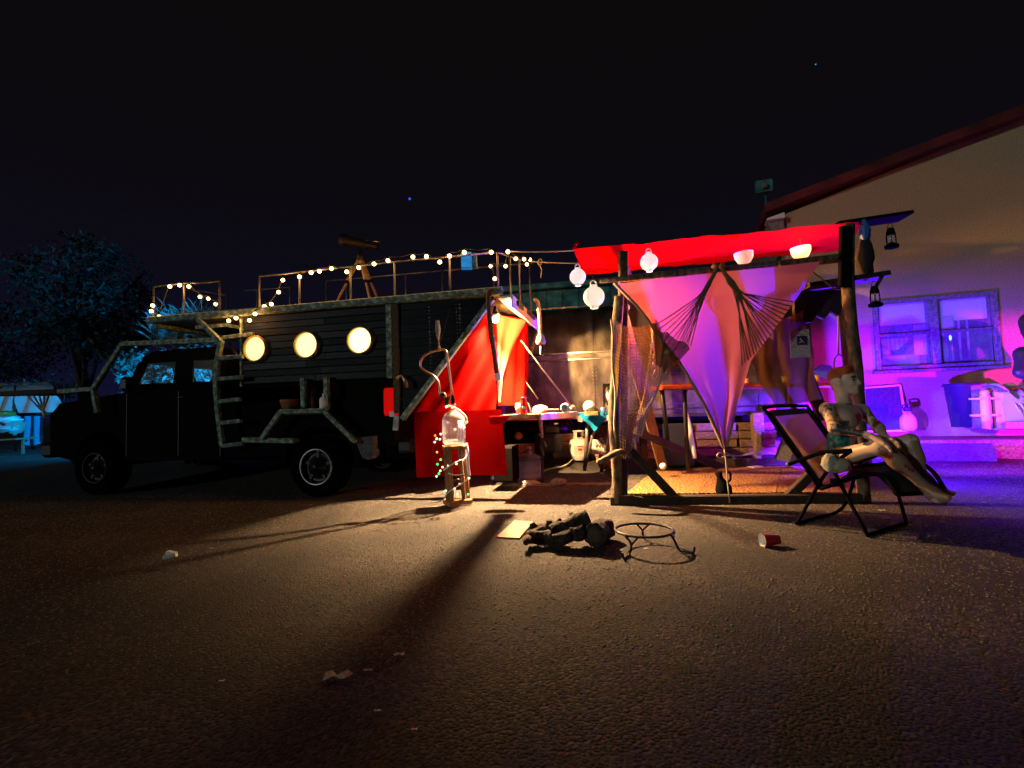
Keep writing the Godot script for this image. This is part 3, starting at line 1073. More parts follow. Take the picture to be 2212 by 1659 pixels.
	box(s, Vector3(-2.80, 1.50, 0.06), Vector3(0.09, 0.20, 0.14), Basis(), 0.3)
	fin(t, "side_mirror", s, mat("dark_metal"))
	for x in [-2.96, -2.10, -1.44]:
		s = sb()
		box(s, Vector3(x, 0.95, -0.058), Vector3(0.010, 0.86, 0.006))
		fin(t, "door_seam", s, mat("dark_metal"))
	# tail light at the bed corner
	s = sb()
	box(s, Vector3(1.00, 1.14, -0.035), Vector3(0.15, 0.33, 0.09), Basis(), 0.3)
	var tail = glow("tail_glow", Color(0.9, 0.03, 0.02), 0.5)  # glow stands in for light the red lens catches
	var tl = fin(t, "tail_light", s, tail)
	s = sb()
	box(s, Vector3(1.03, 0.99, 0.012), Vector3(0.06, 0.06, 0.015), Basis(), 0.2)
	fin(tl, "reversing_lens", s, mat("white_plastic"))
	s = sb()
	beam(s, Vector3(1.10, 0.97, 0.03), Vector3(1.08, 0.80, 0.03), 0.07, 0.03)
	fin(t, "hinge_plate", s, mat("aluminium_dull"))
	s = sb()
	tube(s, curve([Vector3(1.126, 1.406, 0.060), Vector3(1.195, 1.434, 0.080), Vector3(1.244, 1.377, 0.100), Vector3(1.262, 1.301, 0.080)], 4), 0.022, 7)
	fin(t, "cleat", s, mat("copper"))
	# camper hull: dark core, then each plank
	s = sb()
	prism(s, [Vector2(-1.02, 1.42), Vector2(1.04, 1.42), Vector2(1.24, 1.03), Vector2(2.33, 2.28), Vector2(-1.02, 2.28)], -0.08, -0.035)
	prism(s, [Vector2(-1.02, 1.42), Vector2(1.04, 1.42), Vector2(1.24, 1.03), Vector2(2.33, 2.28), Vector2(-1.02, 2.28)], -1.98, -1.90)
	box(s, Vector3(0.0, 1.40, -1.0), Vector3(2.0, 0.04, 1.85))
	box(s, Vector3(-1.0, 1.85, -1.0), Vector3(0.04, 0.84, 1.85))
	fin(t, "hull_core", s, mat("black_matt"))
	s = sb()
	box(s, Vector3(0.40, 1.30, -0.15), Vector3(1.25, 0.20, 0.1))
	fin(t, "camper_skid", s, mat("black_matt"))
	var k = 0
	for row in 10:
		var y0 = 1.432 + row * 0.0865
		for part in 2:
			var x0 = [-1.035, 0.01 + 0.14 * sin(row * 2.6)][part]
			var x1 = [0.004 + 0.14 * sin(row * 2.6), 0.985][part]
			s = sb()
			box(s, Vector3((x0 + x1) / 2, y0 + 0.041, -0.014 + 0.004 * sin(k * 5.1)), Vector3(x1 - x0, 0.081, 0.03), Basis(Vector3.BACK, 0.0015 * sin(k * 3.7)), 0.14)
			fin(t, "hull_plank", s, mat("plank%d" % (k * 7 % 3)))
			k += 1
	for row in 15:
		var y0 = 1.01 + row * 0.0865
		var y1 = y0 + 0.082
		var xa = 1.215 + (y0 - 1.01) * 0.847
		var xb = 1.215 + (y1 - 1.01) * 0.847
		s = sb()
		prism(s, [Vector2(1.10, y0), Vector2(xa, y0), Vector2(xb, y1), Vector2(1.10, y1)], -0.03, 0.001 + 0.004 * sin(k * 5.1))
		fin(t, "hull_plank", s, mat("plank%d" % (k * 7 % 3)))
		k += 1
	s = sb()
	for x in [1.52, 1.86, 1.90]:
		for i in 18:
			var y = 2.24 - i * 0.042
			if x < 1.19 + (y - 1.01) * 0.847:
				box(s, Vector3(x + 0.01 * i / 18.0, y, 0.006), Vector3(0.010, 0.010, 0.012), Basis(), 0.3)
	fin(t, "nail", s, mat("chrome"))
	# timbers on the hull
	s = sb()
	beam(s, Vector3(1.02, 1.42, 0.02), Vector3(1.02, 2.30, 0.02), 0.075, 0.05, Vector3.BACK)
	fin(t, "hull_post", s, mat("teal_lit_wood"))
	s = sb()
	beam(s, Vector3(1.10, 1.0, 0.015), Vector3(1.10, 2.30, 0.015), 0.08, 0.04, Vector3.BACK)
	fin(t, "hull_post", s, mat("brown_wood"))
	s = sb()
	beam(s, Vector3(-1.06, 1.40, 0.0), Vector3(-1.06, 2.28, 0.0), 0.03, 0.04, Vector3.BACK)
	fin(t, "hull_post", s, mat("teal_lit_wood"))
	timber(t, "stern_spar", [Vector3(1.17, 0.93, 0.025), Vector3(2.30, 2.27, 0.025)], 0.07, 0.06)
	s = sb()
	beam(s, Vector3(-2.50, 2.352, 0.03), Vector3(2.42, 2.352, 0.03), 0.08, 0.085)
	fin(t, "deck_beam", s, mat("teal_lit_wood"))
	for z in 9:
		s = sb()
		box(s, Vector3(-0.06, 2.335, -0.12 - z * 0.222), Vector3(4.86, 0.03, 0.215), Basis(), 0.2)
		fin(t, "deck_board", s, mat("brown_wood"))
	s = sb()
	beam(s, Vector3(-2.48, 2.30, -0.04), Vector3(-2.48, 2.30, -1.96), 0.07, 0.07)
	fin(t, "deck_beam", s, mat("teal_lit_wood"))
	# timbers round the cab and the ladder
	timber(t, "cab_frame", [Vector3(-3.334, 1.450, 0.100), Vector3(-2.848, 2.044, 0.100), Vector3(-1.277, 2.000, 0.100)], 0.06)
	timber(t, "cab_frame", [Vector3(-3.297, 1.455, 0.110), Vector3(-3.922, 1.440, 0.110)], 0.06)
	timber(t, "cab_frame", [Vector3(-3.326, 1.443, 0.100), Vector3(-3.257, 1.126, 0.100)], 0.06)
	timber(t, "deck_brace", [Vector3(-1.662, 2.301, 0.070), Vector3(-1.305, 2.002, 0.100)], 0.055)
	timber(t, "deck_brace", [Vector3(-1.287, 2.036, 0.060), Vector3(-0.864, 2.063, 0.020)], 0.05)
	timber(t, "deck_brace", [Vector3(-1.232, 1.978, 0.020), Vector3(-1.131, 1.824, -0.000)], 0.03, 0.03, "warm_wood")
	s = sb()
	box(s, Vector3(-1.579, 2.227, -0.400), Vector3(0.5, 0.05, 0.7))
	fin(t, "hatch_step", s, mat("teal_lit_wood"))
	timber(t, "ladder_rail", [Vector3(-1.249, 1.994, 0.130), Vector3(-1.304, 1.731, 0.130), Vector3(-1.325, 1.425, 0.130), Vector3(-1.297, 1.119, 0.130), Vector3(-1.227, 0.657, 0.130)], 0.06)
	var rungs = [[773, 770, 525], [819, 815, 523], [867, 862, 520], [913, 909, 521], [963, 958, 526]]
	for r in 5:
		s = sb()
		var a = [Vector3(-1.291, 1.766, 0.130), Vector3(-1.318, 1.501, 0.130), Vector3(-1.304, 1.213, 0.130), Vector3(-1.276, 0.943, 0.130), Vector3(-1.227, 0.657, 0.130)][r]
		var b = [Vector3(-0.953, 1.774, 0.100), Vector3(-0.967, 1.511, 0.100), Vector3(-0.988, 1.237, 0.100), Vector3(-0.981, 0.964, 0.100), Vector3(-0.948, 0.680, 0.100)][r]
		beam(s, a, b, 0.05, 0.05)
		fin(t, "ladder_rung", s, mat("teal_lit_wood"))
	# fender shelf and its posts
	timber(t, "fender_trim", [Vector3(-0.663, 0.740, 0.120), Vector3(-0.393, 1.064, 0.120), Vector3(0.199, 1.058, 0.120), Vector3(0.610, 0.681, 0.120)], 0.055)
	s = sb()
	box(s, Vector3(-0.15, 1.03, 0.045), Vector3(0.60, 0.03, 0.14))
	fin(t, "fender_shelf", s, mat("dark_wood"))
	timber(t, "fender_post", [Vector3(-0.124, 1.465, 0.060), Vector3(-0.114, 1.106, 0.060)], 0.06)
	timber(t, "fender_post", [Vector3(0.195, 1.468, 0.060), Vector3(0.203, 1.074, 0.060)], 0.06)
	timber(t, "side_step", [Vector3(-0.973, 0.723, 0.040), Vector3(-0.241, 0.699, 0.040)], 0.12, 0.06)
	# bowsprit and its rigging
	s = sb()
	tube(s, [Vector3(-3.949, 1.436, 0.050), Vector3(-4.820, 1.459, -0.100), Vector3(-6.277, 1.489, -0.300)], [0.05, 0.045, 0.035], 9)
	fin(t, "bowsprit", s, mat("dark_wood"))
	for r in 5:
		s = sb()
		tube(s, [[Vector3(-4.865, 1.447, -0.100), Vector3(-4.700, 1.441, -0.080), Vector3(-4.532, 1.441, -0.050), Vector3(-4.382, 1.434, -0.020), Vector3(-4.258, 1.429, 0.000)][r], Vector3(-4.354, 1.155, 0.000).lerp(Vector3(-4.380, 1.182, 0.000), r / 5.0)], 0.012, 5)
		fin(t, "rigging_line", s, mat("rope"))
	s = sb()
	tube(s, [Vector3(-4.363, 1.189, -0.000), Vector3(-4.335, 1.089, 0.000)], 0.02, 6)
	fin(t, "rigging_block", s, mat("white_plastic"))
	# portholes
	var porthole_count = 0
	for c in [Vector3(-0.826, 1.873, -0.000), Vector3(-0.091, 1.878, -0.000), Vector3(0.639, 1.892, -0.000)]:
		porthole(t, c, [1.5, 1.75, 2.6][porthole_count])
		porthole_count += 1
	# rails round the deck
	var iron = mat("aluminium_dull")
	var top = [[Vector3(-0.795, 2.812, -0.000), Vector3(0.503, 2.817, 0.000), Vector3(1.088, 2.819, -0.000), Vector3(2.366, 2.810, 0.000)], [Vector3(-2.457, 2.820, -0.000), Vector3(-1.957, 2.821, -0.000), Vector3(-1.393, 2.797, 0.000)], [Vector3(-3.873, 3.354, -1.900), Vector3(-3.038, 3.168, -1.900)], [Vector3(-2.675, 3.221, -1.900), Vector3(-1.770, 3.202, -1.900)], [Vector3(-1.070, 3.254, -1.900), Vector3(0.363, 3.243, -1.900), Vector3(2.452, 3.240, -1.950)]]
	for p in top:
		s = sb()
		tube(s, p, 0.0125, 7)
		fin(t, "railing", s, iron)
	s = sb()
	tube(s, [Vector3(2.366, 2.810, 0.000), Vector3(2.40, Vector3(2.452, 3.240, -1.950).y, -1.95)], 0.0125, 7)
	fin(t, "railing", s, iron)
	for p in [Vector3(-0.795, 2.812, -0.000), Vector3(-0.208, 2.813, -0.000), Vector3(0.503, 2.817, 0.000), Vector3(1.088, 2.819, -0.000), Vector3(1.788, 2.812, 0.000), Vector3(2.366, 2.810, 0.000), Vector3(-2.457, 2.820, -0.000), Vector3(-1.957, 2.821, -0.000), Vector3(-1.393, 2.797, 0.000), Vector3(-2.422, 3.216, -1.900), Vector3(-1.770, 3.202, -1.900), Vector3(-1.070, 3.254, -1.900), Vector3(-0.699, 3.253, -1.900), Vector3(0.363, 3.243, -1.900), Vector3(0.989, 3.238, -1.900), Vector3(1.833, 3.234, -1.900), Vector3(-3.038, 3.168, -1.900)]:
		s = sb()
		tube(s, [p, Vector3(p.x, 2.34, p.z)], 0.0125, 7)
		fin(t, "rail_post", s, iron)
	for z in [-0.55, -1.15, -1.95]:
		s = sb()
		var h = lerpf(Vector3(2.366, 2.810, 0.000).y, Vector3(2.452, 3.240, -1.950).y, -z / 1.95)
		tube(s, [Vector3(2.39, h, z), Vector3(2.39, 2.30, z)], 0.0125, 7)
		fin(t, "rail_post", s, iron)
	# stern hood, table and its supports
	s = sb()
	box(s, Vector3(2.44, 2.285, -1.0), Vector3(0.16, 0.025, 2.0))
	fin(t, "stern_hood", s, mat("white_paint"))
	s = sb()
	beam(s, Vector3(2.52, 2.235, 0.0), Vector3(2.52, 2.235, -2.0), 0.025, 0.15)
	fin(t, "hood_edge", s, mat("white_paint"))
	s = sb()
	box(s, Vector3(2.545, 2.25, -0.35), Vector3(0.03, 0.06, 0.30))
	box(s, Vector3(2.545, 2.27, -1.1), Vector3(0.03, 0.05, 0.5))
	fin(t, "hood_clamp", s, mat("blue_concrete"))
	s = sb()
	beam(s, Vector3(2.50, 2.2, -1.96), Vector3(2.36, 1.85, -1.96), 0.04, 0.04)
	fin(t, "hood_bracket", s, mat("ply"))
	s = sb()
	var xf = Transform3D(Basis(Vector3.RIGHT, PI / 2), Vector3.ZERO)
	prism(s, [Vector2(2.34, 0.0), Vector2(2.79, 0.0), Vector2(3.07, -1.25), Vector2(2.34, -1.25)], -0.945, -0.89, xf)
	fin(t, "folding_table", s, mat("ply"))
	s = sb()
	beam(s, Vector3(2.80, 0.912, -0.02), Vector3(3.08, 0.912, -1.25), 0.025, 0.075)
	fin(t, "table_edge", s, mat("white_paint"))
	LOC = false


func porthole(t, c, strength):
	var s = sb()
	var xf = Transform3D(Basis(Vector3.RIGHT, PI / 2), c)
	lathe(s, [Vector2(0.150, 0.016), Vector2(0.150, 0.058), Vector2(0.155, 0.064), Vector2(0.163, 0.062), Vector2(0.168, 0.052), Vector2(0.168, 0.016)], 36, xf)
	var p = fin(t, "porthole", s, mat("gold"))
	s = sb()
	lathe(s, [Vector2(0.150, 0.024), Vector2(0.08, 0.026), Vector2(0.0, 0.027)], 36, xf)
	fin(p, "window_pane", s, glow("porthole_window%d" % int(strength * 10), Color(1.0, 0.93, 0.62), strength))


# ---------- things at the stern ----------
func stern():
	var tr = Vector3(-2.434, 0.000, -6.075)
	var bb = Basis(Vector3.UP, -0.2187)
	var L = func(x, y, z): return tr + bb * Vector3(x, y, z)
	var red = cloth("red_curtain", 0.62, 0.002, 0.001, 0.6, 6.0)
	# red triangle under the spar
	var s = sb()
	var f = func(u, v):
		var y = lerpf(2.20, 1.01, v)
		var x0 = lerpf(2.245, 1.235, v)
		var x = lerpf(x0, 2.12, u)
		return L.call(x, y - 0.02 * sin(u * PI), -0.06 - 0.66 * pow(u, 1.3) + (0.010 + 0.035 * v) * sin(u * (8.0 + 19.0 * v) + sin(v * 4.0)) + 0.012 * sin(v * 5.0 + u * 3.0))
	sheet(s, 46, 30, f)
	one("red_curtain", s, red, "bright red triangular curtain stretched under the diagonal stern spar", "curtain", "red cloths at the ship truck's stern")
	# red panel on the stern face
	s = sb()
	f = func(u, v):
		var y = lerpf(2.24, 1.06, v)
		var z1 = path_at([[0.0, -1.50], [0.3, -1.45], [0.7, -1.30], [1.0, -1.0]], v)
		var z = lerpf(-0.66, z1, u)
		return L.call(lerpf(2.13, 2.41, minf(u * 1.6, 1.0)) + 0.018 * sin(u * 19.0 + v * 2.0) * (1.0 - 0.4 * v) + 0.02 * v, y, z)
	sheet(s, 50, 24, f)
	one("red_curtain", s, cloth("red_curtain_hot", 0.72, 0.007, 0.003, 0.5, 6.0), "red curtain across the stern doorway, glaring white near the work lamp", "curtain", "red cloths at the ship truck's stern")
	# added pale sheet: lamp glare on the red curtain put into colour
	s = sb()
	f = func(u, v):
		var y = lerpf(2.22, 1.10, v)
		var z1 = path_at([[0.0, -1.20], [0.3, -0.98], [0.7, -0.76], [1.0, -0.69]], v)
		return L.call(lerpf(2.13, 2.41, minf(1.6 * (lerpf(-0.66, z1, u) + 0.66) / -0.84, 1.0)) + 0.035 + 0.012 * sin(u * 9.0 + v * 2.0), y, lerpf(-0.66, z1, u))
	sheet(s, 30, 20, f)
	one("painted_glare", s, cloth("painted_glare", 0.40, 0.16, 0.09, 0.5, 6.0), "added cream sheet standing for the work lamp glare on the red curtain", "cloth")
	# lower skirt, its red darkened for the shade under the table
	s = sb()
	f = func(u, v):
		var y = lerpf(1.01, lerpf(0.235, 0.265, u), v)
		var x = lerpf(1.26, lerpf(2.34, 2.37, v), u) + 0.02 * v
		return L.call(x, y, -0.10 + 0.016 * sin(u * 9.0 + 0.6) + 0.02 * v * sin(u * 15.0))
	sheet(s, 40, 14, f)
	one("red_skirt", s, cloth("red_skirt", 0.36, 0.002, 0.002, 0.35, 6.0), "red cloth skirt, shade painted in, hanging just above the ground behind the glass carboy", "cloth", "red cloths at the ship truck's stern")
	# hanging strap in front of the corner
	s = sb()
	tube(s, curve([L.call(2.38, 2.33, 0.0), L.call(2.31, 2.36, 0.05), L.call(2.265, 2.31, 0.07), L.call(2.275, 2.10, 0.08), L.call(2.29, 1.85, 0.08), L.call(2.32, 1.62, 0.08), L.call(2.34, 1.40, 0.08)], 5), 0.030, 8)
	var st = thing("strap_pole", L.call(2.36, 1.4, 0.12), "crooked brown wooden pole hanging in front of the stern's red curtains", "pole")
	fin(st, "pole", s, mat("brown_wood"))
	s = sb()
	box(s, L.call(2.347, 1.375, 0.08), Vector3(0.07, 0.075, 0.06), bb)
	fin(st, "end_cap", s, mat("white_paint"))
	# ropes that hold the table
	s = sb()
	tube(s, [Vector3(0.115, 1.785, -5.550), Vector3(0.675, 1.002, -5.600)], 0.009, 6)
	var r = thing("table_rope", Vector3(0.675, 1.002, -5.600), "taut rope holding up the outer corner of the fold-out table", "rope")
	fin(r, "rope", s, mat("rope"))
	s = sb()
	ball(s, Vector3(0.681, 0.996, -5.600), Vector3.ONE * 0.035, 9, 0.2, 3)
	fin(r, "knot", s, mat("rope"))
	s = sb()
	tube(s, [Vector3(0.104, 1.489, -6.600), Vector3(0.347, 1.136, -6.700)], 0.008, 6)
	one("table_rope", s, mat("rope"), "second shorter rope behind, against the silver trailer's side", "rope")
	# thick tasselled rope
	r = thing("tassel_rope", Vector3(0.354, 2.279, -5.900), "thick pale rope with a frayed tassel hanging at the stern's outer corner", "rope")
	s = sb()
	tube(s, curve([Vector3(0.316, 2.342, -6.000), Vector3(0.343, 2.279, -5.900), Vector3(0.359, 2.080, -5.900), Vector3(0.359, 1.900, -5.900)], 5), 0.024, 8)
	fin(r, "rope", s, mat("rope"))
	s = sb()
	lathe(s, [Vector2(0.02, 0.02), Vector2(0.045, -0.02), Vector2(0.060, -0.08), Vector2(0.05, -0.11), Vector2(0.0, -0.10)], 14, Transform3D(Basis(), Vector3(0.364, 1.889, -5.900)))
	fin(r, "tassel", s, mat("rope"))
	s = sb()
	tube(s, [Vector3(0.361, 1.799, -5.900), Vector3(0.356, 1.653, -5.900)], 0.010, 5)
	fin(r, "tail", s, mat("rope"))
	# what lies on the table
	var y = 0.945
	var c = thing("red_can", L.call(2.60, y, -0.10), "tall red can with a round badge standing on the table's near corner", "can")
	s = sb()
	var p0 = L.call(2.60, y, -0.10)
	lathe(s, [Vector2(0.0, 0.0), Vector2(0.037, 0.0), Vector2(0.040, 0.01), Vector2(0.040, 0.15), Vector2(0.030, 0.165), Vector2(0.034, 0.175), Vector2(0.034, 0.195), Vector2(0.0, 0.2)], 20, Transform3D(Basis(), p0))
	fin(c, "can_body", s, mat("red_paint"))
	s = sb()
	lathe(s, [Vector2(0.022, 0.0), Vector2(0.020, 0.004), Vector2(0.0, 0.005)], 18, Transform3D(Basis(Vector3.RIGHT, PI / 2), p0 + Vector3(-0.004, 0.075, 0.040)))
	fin(c, "badge", s, mat("paper"))
	s = sb()
	p0 = L.call(2.52, y, -0.22)
	lathe(s, [Vector2(0.0, 0.0), Vector2(0.036, 0.0), Vector2(0.042, 0.13), Vector2(0.040, 0.13), Vector2(0.034, 0.006), Vector2(0.0, 0.006)], 18, Transform3D(Basis(), p0))
	one("table_cup", s, mat("paper"), "pale cup in the lamp's glare behind the red can", "cup")
	c = thing("pink_hat", L.call(2.70, y, -0.70), "pinkish cap lying on the fold-out table", "cap")
	s = sb()
	p0 = L.call(2.70, y, -0.65)
	lathe(s, [Vector2(0.10, 0.0), Vector2(0.105, 0.03), Vector2(0.09, 0.075), Vector2(0.05, 0.10), Vector2(0.0, 0.105)], 18, Transform3D(Basis(), p0))
	fin(c, "crown", s, mat("pink_cloth"))
	s = sb()
	sheet(s, 10, 5, func(u, v): return p0 + Vector3(0.03 + 0.17 * v * sin(u * PI) + 0.06, 0.012 - 0.02 * v, lerpf(-0.08, 0.08, u)))
	fin(c, "peak", s, mat("pink_cloth"))
	s = sb()
	box(s, L.call(2.78, y + 0.025, -0.80), Vector3(0.15, 0.05, 0.10), bb, 0.3)
	one("leather_pouch", s, mat("dark_wood"), "small dark pouch on the table beside the cap", "pouch")
	s = sb()
	beam(s, Vector3(0.170, 1.066, -5.350), Vector3(0.189, 0.995, -5.250), 0.016, 0.012)
	for k in 3:
		beam(s, Vector3(0.189, 0.995, -5.250) + Vector3(0.006 * (k - 1), 0, 0), Vector3(0.196, 0.956, -5.200) + Vector3(0.010 * (k - 1), 0, 0), 0.004, 0.004)
	one("table_fork", s, mat("chrome"), "fork sticking out over the table's front edge", "fork")
	c = thing("round_mug", Vector3(0.606, 0.967, -5.650), "white round mug lying on its side at the table's far end", "mug")
	s = sb()
	p0 = Vector3(0.607, 1.004, -5.650)
	lathe(s, [Vector2(0.0, -0.07), Vector2(0.04, -0.065), Vector2(0.055, -0.03), Vector2(0.055, 0.03), Vector2(0.043, 0.05), Vector2(0.036, 0.045), Vector2(0.036, -0.03), Vector2(0.0, -0.04)], 18, Transform3D(Basis(Vector3.RIGHT, PI / 2).rotated(Vector3.UP, -0.4), p0))
	fin(c, "mug_body", s, mat("white_plastic"))
	s = sb()
	tube(s, circle(p0 + Vector3(0.055, 0.0, 0.0), 0.028, Basis(), 12), 0.007, 6, true)
	fin(c, "handle", s, mat("white_plastic"))
	s = sb()
	box(s, Vector3(0.458, 0.977, -5.650), Vector3(0.14, 0.035, 0.08), bb, 0.2)
	one("soap_bar", s, mat("pink_cloth"), "flat pinkish bar on the table left of the round mug", "box")
	# red thing clipped under the table
	s = sb()
	prism(s, [Vector2(-0.10, 0.02), Vector2(0.12, 0.025), Vector2(0.06, -0.06), Vector2(-0.06, -0.075), Vector2(-0.10, -0.05)], -0.03, 0.03, Transform3D(Basis(), Vector3(-0.152, 0.915, -5.350)))
	one("red_lantern", s, cloth("tail_red", 0.70, 0.01, 0.01, 0.4), "small bright red reflector hanging under the table's near end", "reflector")
	# bottle and bowl on the fender shelf
	c = thing("white_bottle", Vector3(-2.287, 1.064, -5.970), "white plastic bottle standing on the truck's fender shelf", "bottle")
	s = sb()
	p0 = Vector3(-2.287, 1.064, -5.970)
	lathe(s, [Vector2(0.0, 0.0), Vector2(0.048, 0.0), Vector2(0.052, 0.01), Vector2(0.052, 0.125), Vector2(0.045, 0.15), Vector2(0.018, 0.165), Vector2(0.016, 0.18)], 18, Transform3D(Basis(), p0))
	fin(c, "bottle_body", s, mat("white_plastic"))
	s = sb()
	lathe(s, [Vector2(0.016, 0.172), Vector2(0.019, 0.178), Vector2(0.019, 0.20), Vector2(0.0, 0.201)], 14, Transform3D(Basis(), p0))
	fin(c, "cap", s, mat("white_plastic"))
	s = sb()
	p0 = Vector3(-2.759, 1.078, -6.096)
	lathe(s, [Vector2(0.05, 0.0), Vector2(0.09, 0.03), Vector2(0.11, 0.10), Vector2(0.115, 0.13), Vector2(0.10, 0.125), Vector2(0.08, 0.04), Vector2(0.0, 0.02)], 20, Transform3D(Basis(), p0))
	one("brown_bowl", s, mat("terracotta"), "dark brown bowl on the left of the truck's fender shelf", "bowl")
	s = sb()
	p0 = Vector3(-2.478, 1.081, -6.095)
	lathe(s, [Vector2(0.0, 0.0), Vector2(0.035, 0.0), Vector2(0.035, 0.12), Vector2(0.012, 0.17), Vector2(0.012, 0.22), Vector2(0.0, 0.22)], 14, Transform3D(Basis(), p0))
	one("brown_bottle", s, mat("terracotta"), "small brown bottle between the two fender posts", "bottle")
	# black crate under the stern
	s = sb()
	box(s, Vector3(-0.101, 0.328, -6.300), Vector3(0.24, 0.44, 0.4), bb)
	one("black_crate", s, mat("black_matt"), "black crate on the ground under the fold-out table", "crate")


# ---------- on the ship's roof ----------
func bulb_string(nm, label, pts, energy):
	var t = thing(nm, pts[0], label, "string lights", "strings of warm bulbs on the ship truck")
	var s = sb()
	var cord = []
	for i in pts.size():
		cord.append(pts[i] + Vector3(0, 0.045, 0))
		if i < pts.size() - 1:
			cord.append((pts[i] + pts[i + 1]) / 2 + Vector3(0, 0.02, 0.01))
	tube(s, cord, 0.006, 5)
	fin(t, "cord", s, mat("cord"))
	s = sb()
	ball(s, Vector3.ZERO, Vector3.ONE * 0.024, 8)
	s.generate_normals()
	var mesh = s.commit()
	s = sb()
	lathe(s, [Vector2(0.012, 0.02), Vector2(0.013, 0.045), Vector2(0.0, 0.046)], 8)
	s.generate_normals()
	var cap = s.commit()
	for p in pts:
		var b = put(t, "light_bulb", mesh, glow("bulb_warm", Color(1.0, 0.80, 0.50), 9.0))
		b.global_position = p
		var k = MeshInstance3D.new()
		k.name = "socket"
		k.mesh = cap
		k.set_surface_override_material(0, mat("black_matt"))
		b.add_child(k, true)
		omni("bulb_light", p, Color(1.0, 0.66, 0.32), energy, 0.027)


func roof_things():
	bulb_string("bow_light_string", "string of warm bulbs looped round the railing over the truck's cab", [Vector3(-4.818, 2.551, -6.574), Vector3(-4.830, 2.474, -6.567), Vector3(-4.712, 2.392, -6.550), Vector3(-4.546, 2.787, -6.513), Vector3(-4.392, 2.792, -6.479), Vector3(-4.247, 2.761, -6.447), Vector3(-4.325, 2.709, -6.803), Vector3(-4.264, 2.701, -6.891), Vector3(-3.999, 2.557, -6.628), Vector3(-3.752, 2.357, -6.327)], 0.07)
	bulb_string("hull_light_string", "string of warm bulbs along the deck edge over the first porthole", [Vector3(-3.600, 2.246, -6.242), Vector3(-3.492, 2.274, -6.218), Vector3(-3.298, 2.230, -6.175), Vector3(-3.218, 2.307, -6.157), Vector3(-3.121, 2.407, -6.197), Vector3(-3.094, 2.464, -6.324), Vector3(-2.986, 2.613, -6.300), Vector3(-2.898, 2.749, -6.229)], 0.13)
	bulb_string("rail_light_string", "string of warm bulbs along the ship truck's long top railing", [Vector3(-2.622, 2.744, -6.086), Vector3(-2.462, 2.782, -6.050), Vector3(-2.348, 2.789, -6.025), Vector3(-2.185, 2.808, -5.989), Vector3(-1.982, 2.748, -5.944), Vector3(-1.823, 2.785, -5.908), Vector3(-1.624, 2.811, -5.864), Vector3(-1.445, 2.834, -5.824), Vector3(-1.131, 2.847, -5.754), Vector3(-0.965, 2.836, -5.718), Vector3(-0.803, 2.754, -5.682), Vector3(-0.684, 2.813, -5.655), Vector3(-0.507, 2.839, -5.616), Vector3(-0.193, 2.807, -5.546)], 0.07)
	bulb_string("stern_light_string", "string of warm bulbs bunched on the stern railing above the purple hood", [Vector3(-0.170, 2.595, -5.900), Vector3(-0.241, 2.959, -6.600), Vector3(-0.039, 2.923, -6.500), Vector3(-0.002, 2.857, -5.700), Vector3(0.095, 2.926, -6.200), Vector3(0.215, 3.041, -6.600), Vector3(0.258, 3.029, -6.800), Vector3(0.310, 3.124, -6.900)], 0.06)
	# tripod with a dark instrument
	var t = thing("tripod", Vector3(-2.112, 2.533, -6.720), "wooden tripod with a dark telescope standing on the ship truck's roof", "tripod")
	var hub = Vector3(-2.065, 3.186, -6.761)
	for k in 3:
		var foot = [Vector3(-2.358, 2.525, -6.621), Vector3(-1.860, 2.498, -6.511), Vector3(-1.866, 2.616, -6.922)][k]
		var s = sb()
		beam(s, hub + (foot - hub) * 0.05, foot.lerp(hub, 0.45), 0.035, 0.05)
		var leg = fin(t, "leg", s, mat("ply"))
		s = sb()
		beam(s, foot.lerp(hub, 0.42), foot, 0.022, 0.030)
		fin(leg, "leg_extension", s, mat("pallet"))
		s = sb()
		box(s, foot.lerp(hub, 0.45), Vector3(0.05, 0.04, 0.06))
		fin(leg, "leg_clamp", s, mat("black_matt"))
	var s = sb()
	lathe(s, [Vector2(0.0, -0.06), Vector2(0.05, -0.05), Vector2(0.06, 0.03), Vector2(0.035, 0.06), Vector2(0.03, 0.13), Vector2(0.0, 0.14)], 14, Transform3D(Basis(), hub))
	fin(t, "head", s, mat("dark_metal"))
	s = sb()
	var a = hub + Vector3(-0.28, 0.28, -0.05)
	var b = hub + Vector3(0.26, 0.12, 0.05)
	tube(s, [a, a.lerp(b, 0.15), a.lerp(b, 0.16), a.lerp(b, 0.7), a.lerp(b, 0.72), b], [0.085, 0.085, 0.07, 0.065, 0.045, 0.04], 14)
	fin(t, "telescope", s, mat("dark_metal"))
	s = sb()
	tube(s, [b + Vector3(-0.05, 0.08, 0.03), b + Vector3(0.04, 0.055, 0.04)], 0.012, 8)
	fin(t, "finder", s, mat("chrome"))
	# cyan lantern box on the rail
	t = thing("cyan_lantern", Vector3(-0.473, 2.712, -5.741), "square cyan lantern hanging from the top railing", "lantern")
	s = sb()
	box(s, Vector3(-0.494, 2.775, -5.746), Vector3(0.12, 0.19, 0.10), Basis(), 0.1)
	fin(t, "lamp_shade", s, glow("cyan_lamp", Color(0.02, 0.42, 0.72), 0.75))
	s = sb()
	box(s, Vector3(-0.426, 2.787, -5.792), Vector3(0.10, 0.18, 0.10), Basis(), 0.1)
	fin(t, "side", s, mat("teal_lit_metal"))
	# ropes from the rail to the tarp
	s = sb()
	tube(s, sag(Vector3(-0.002, 2.878, -5.750), Vector3(0.717, 2.720, -5.300), 0.01), 0.008, 6)
	one("tarp_rope", s, mat("rope"), "upper rope running from the stern railing to the red tarp's tip", "rope")
	s = sb()
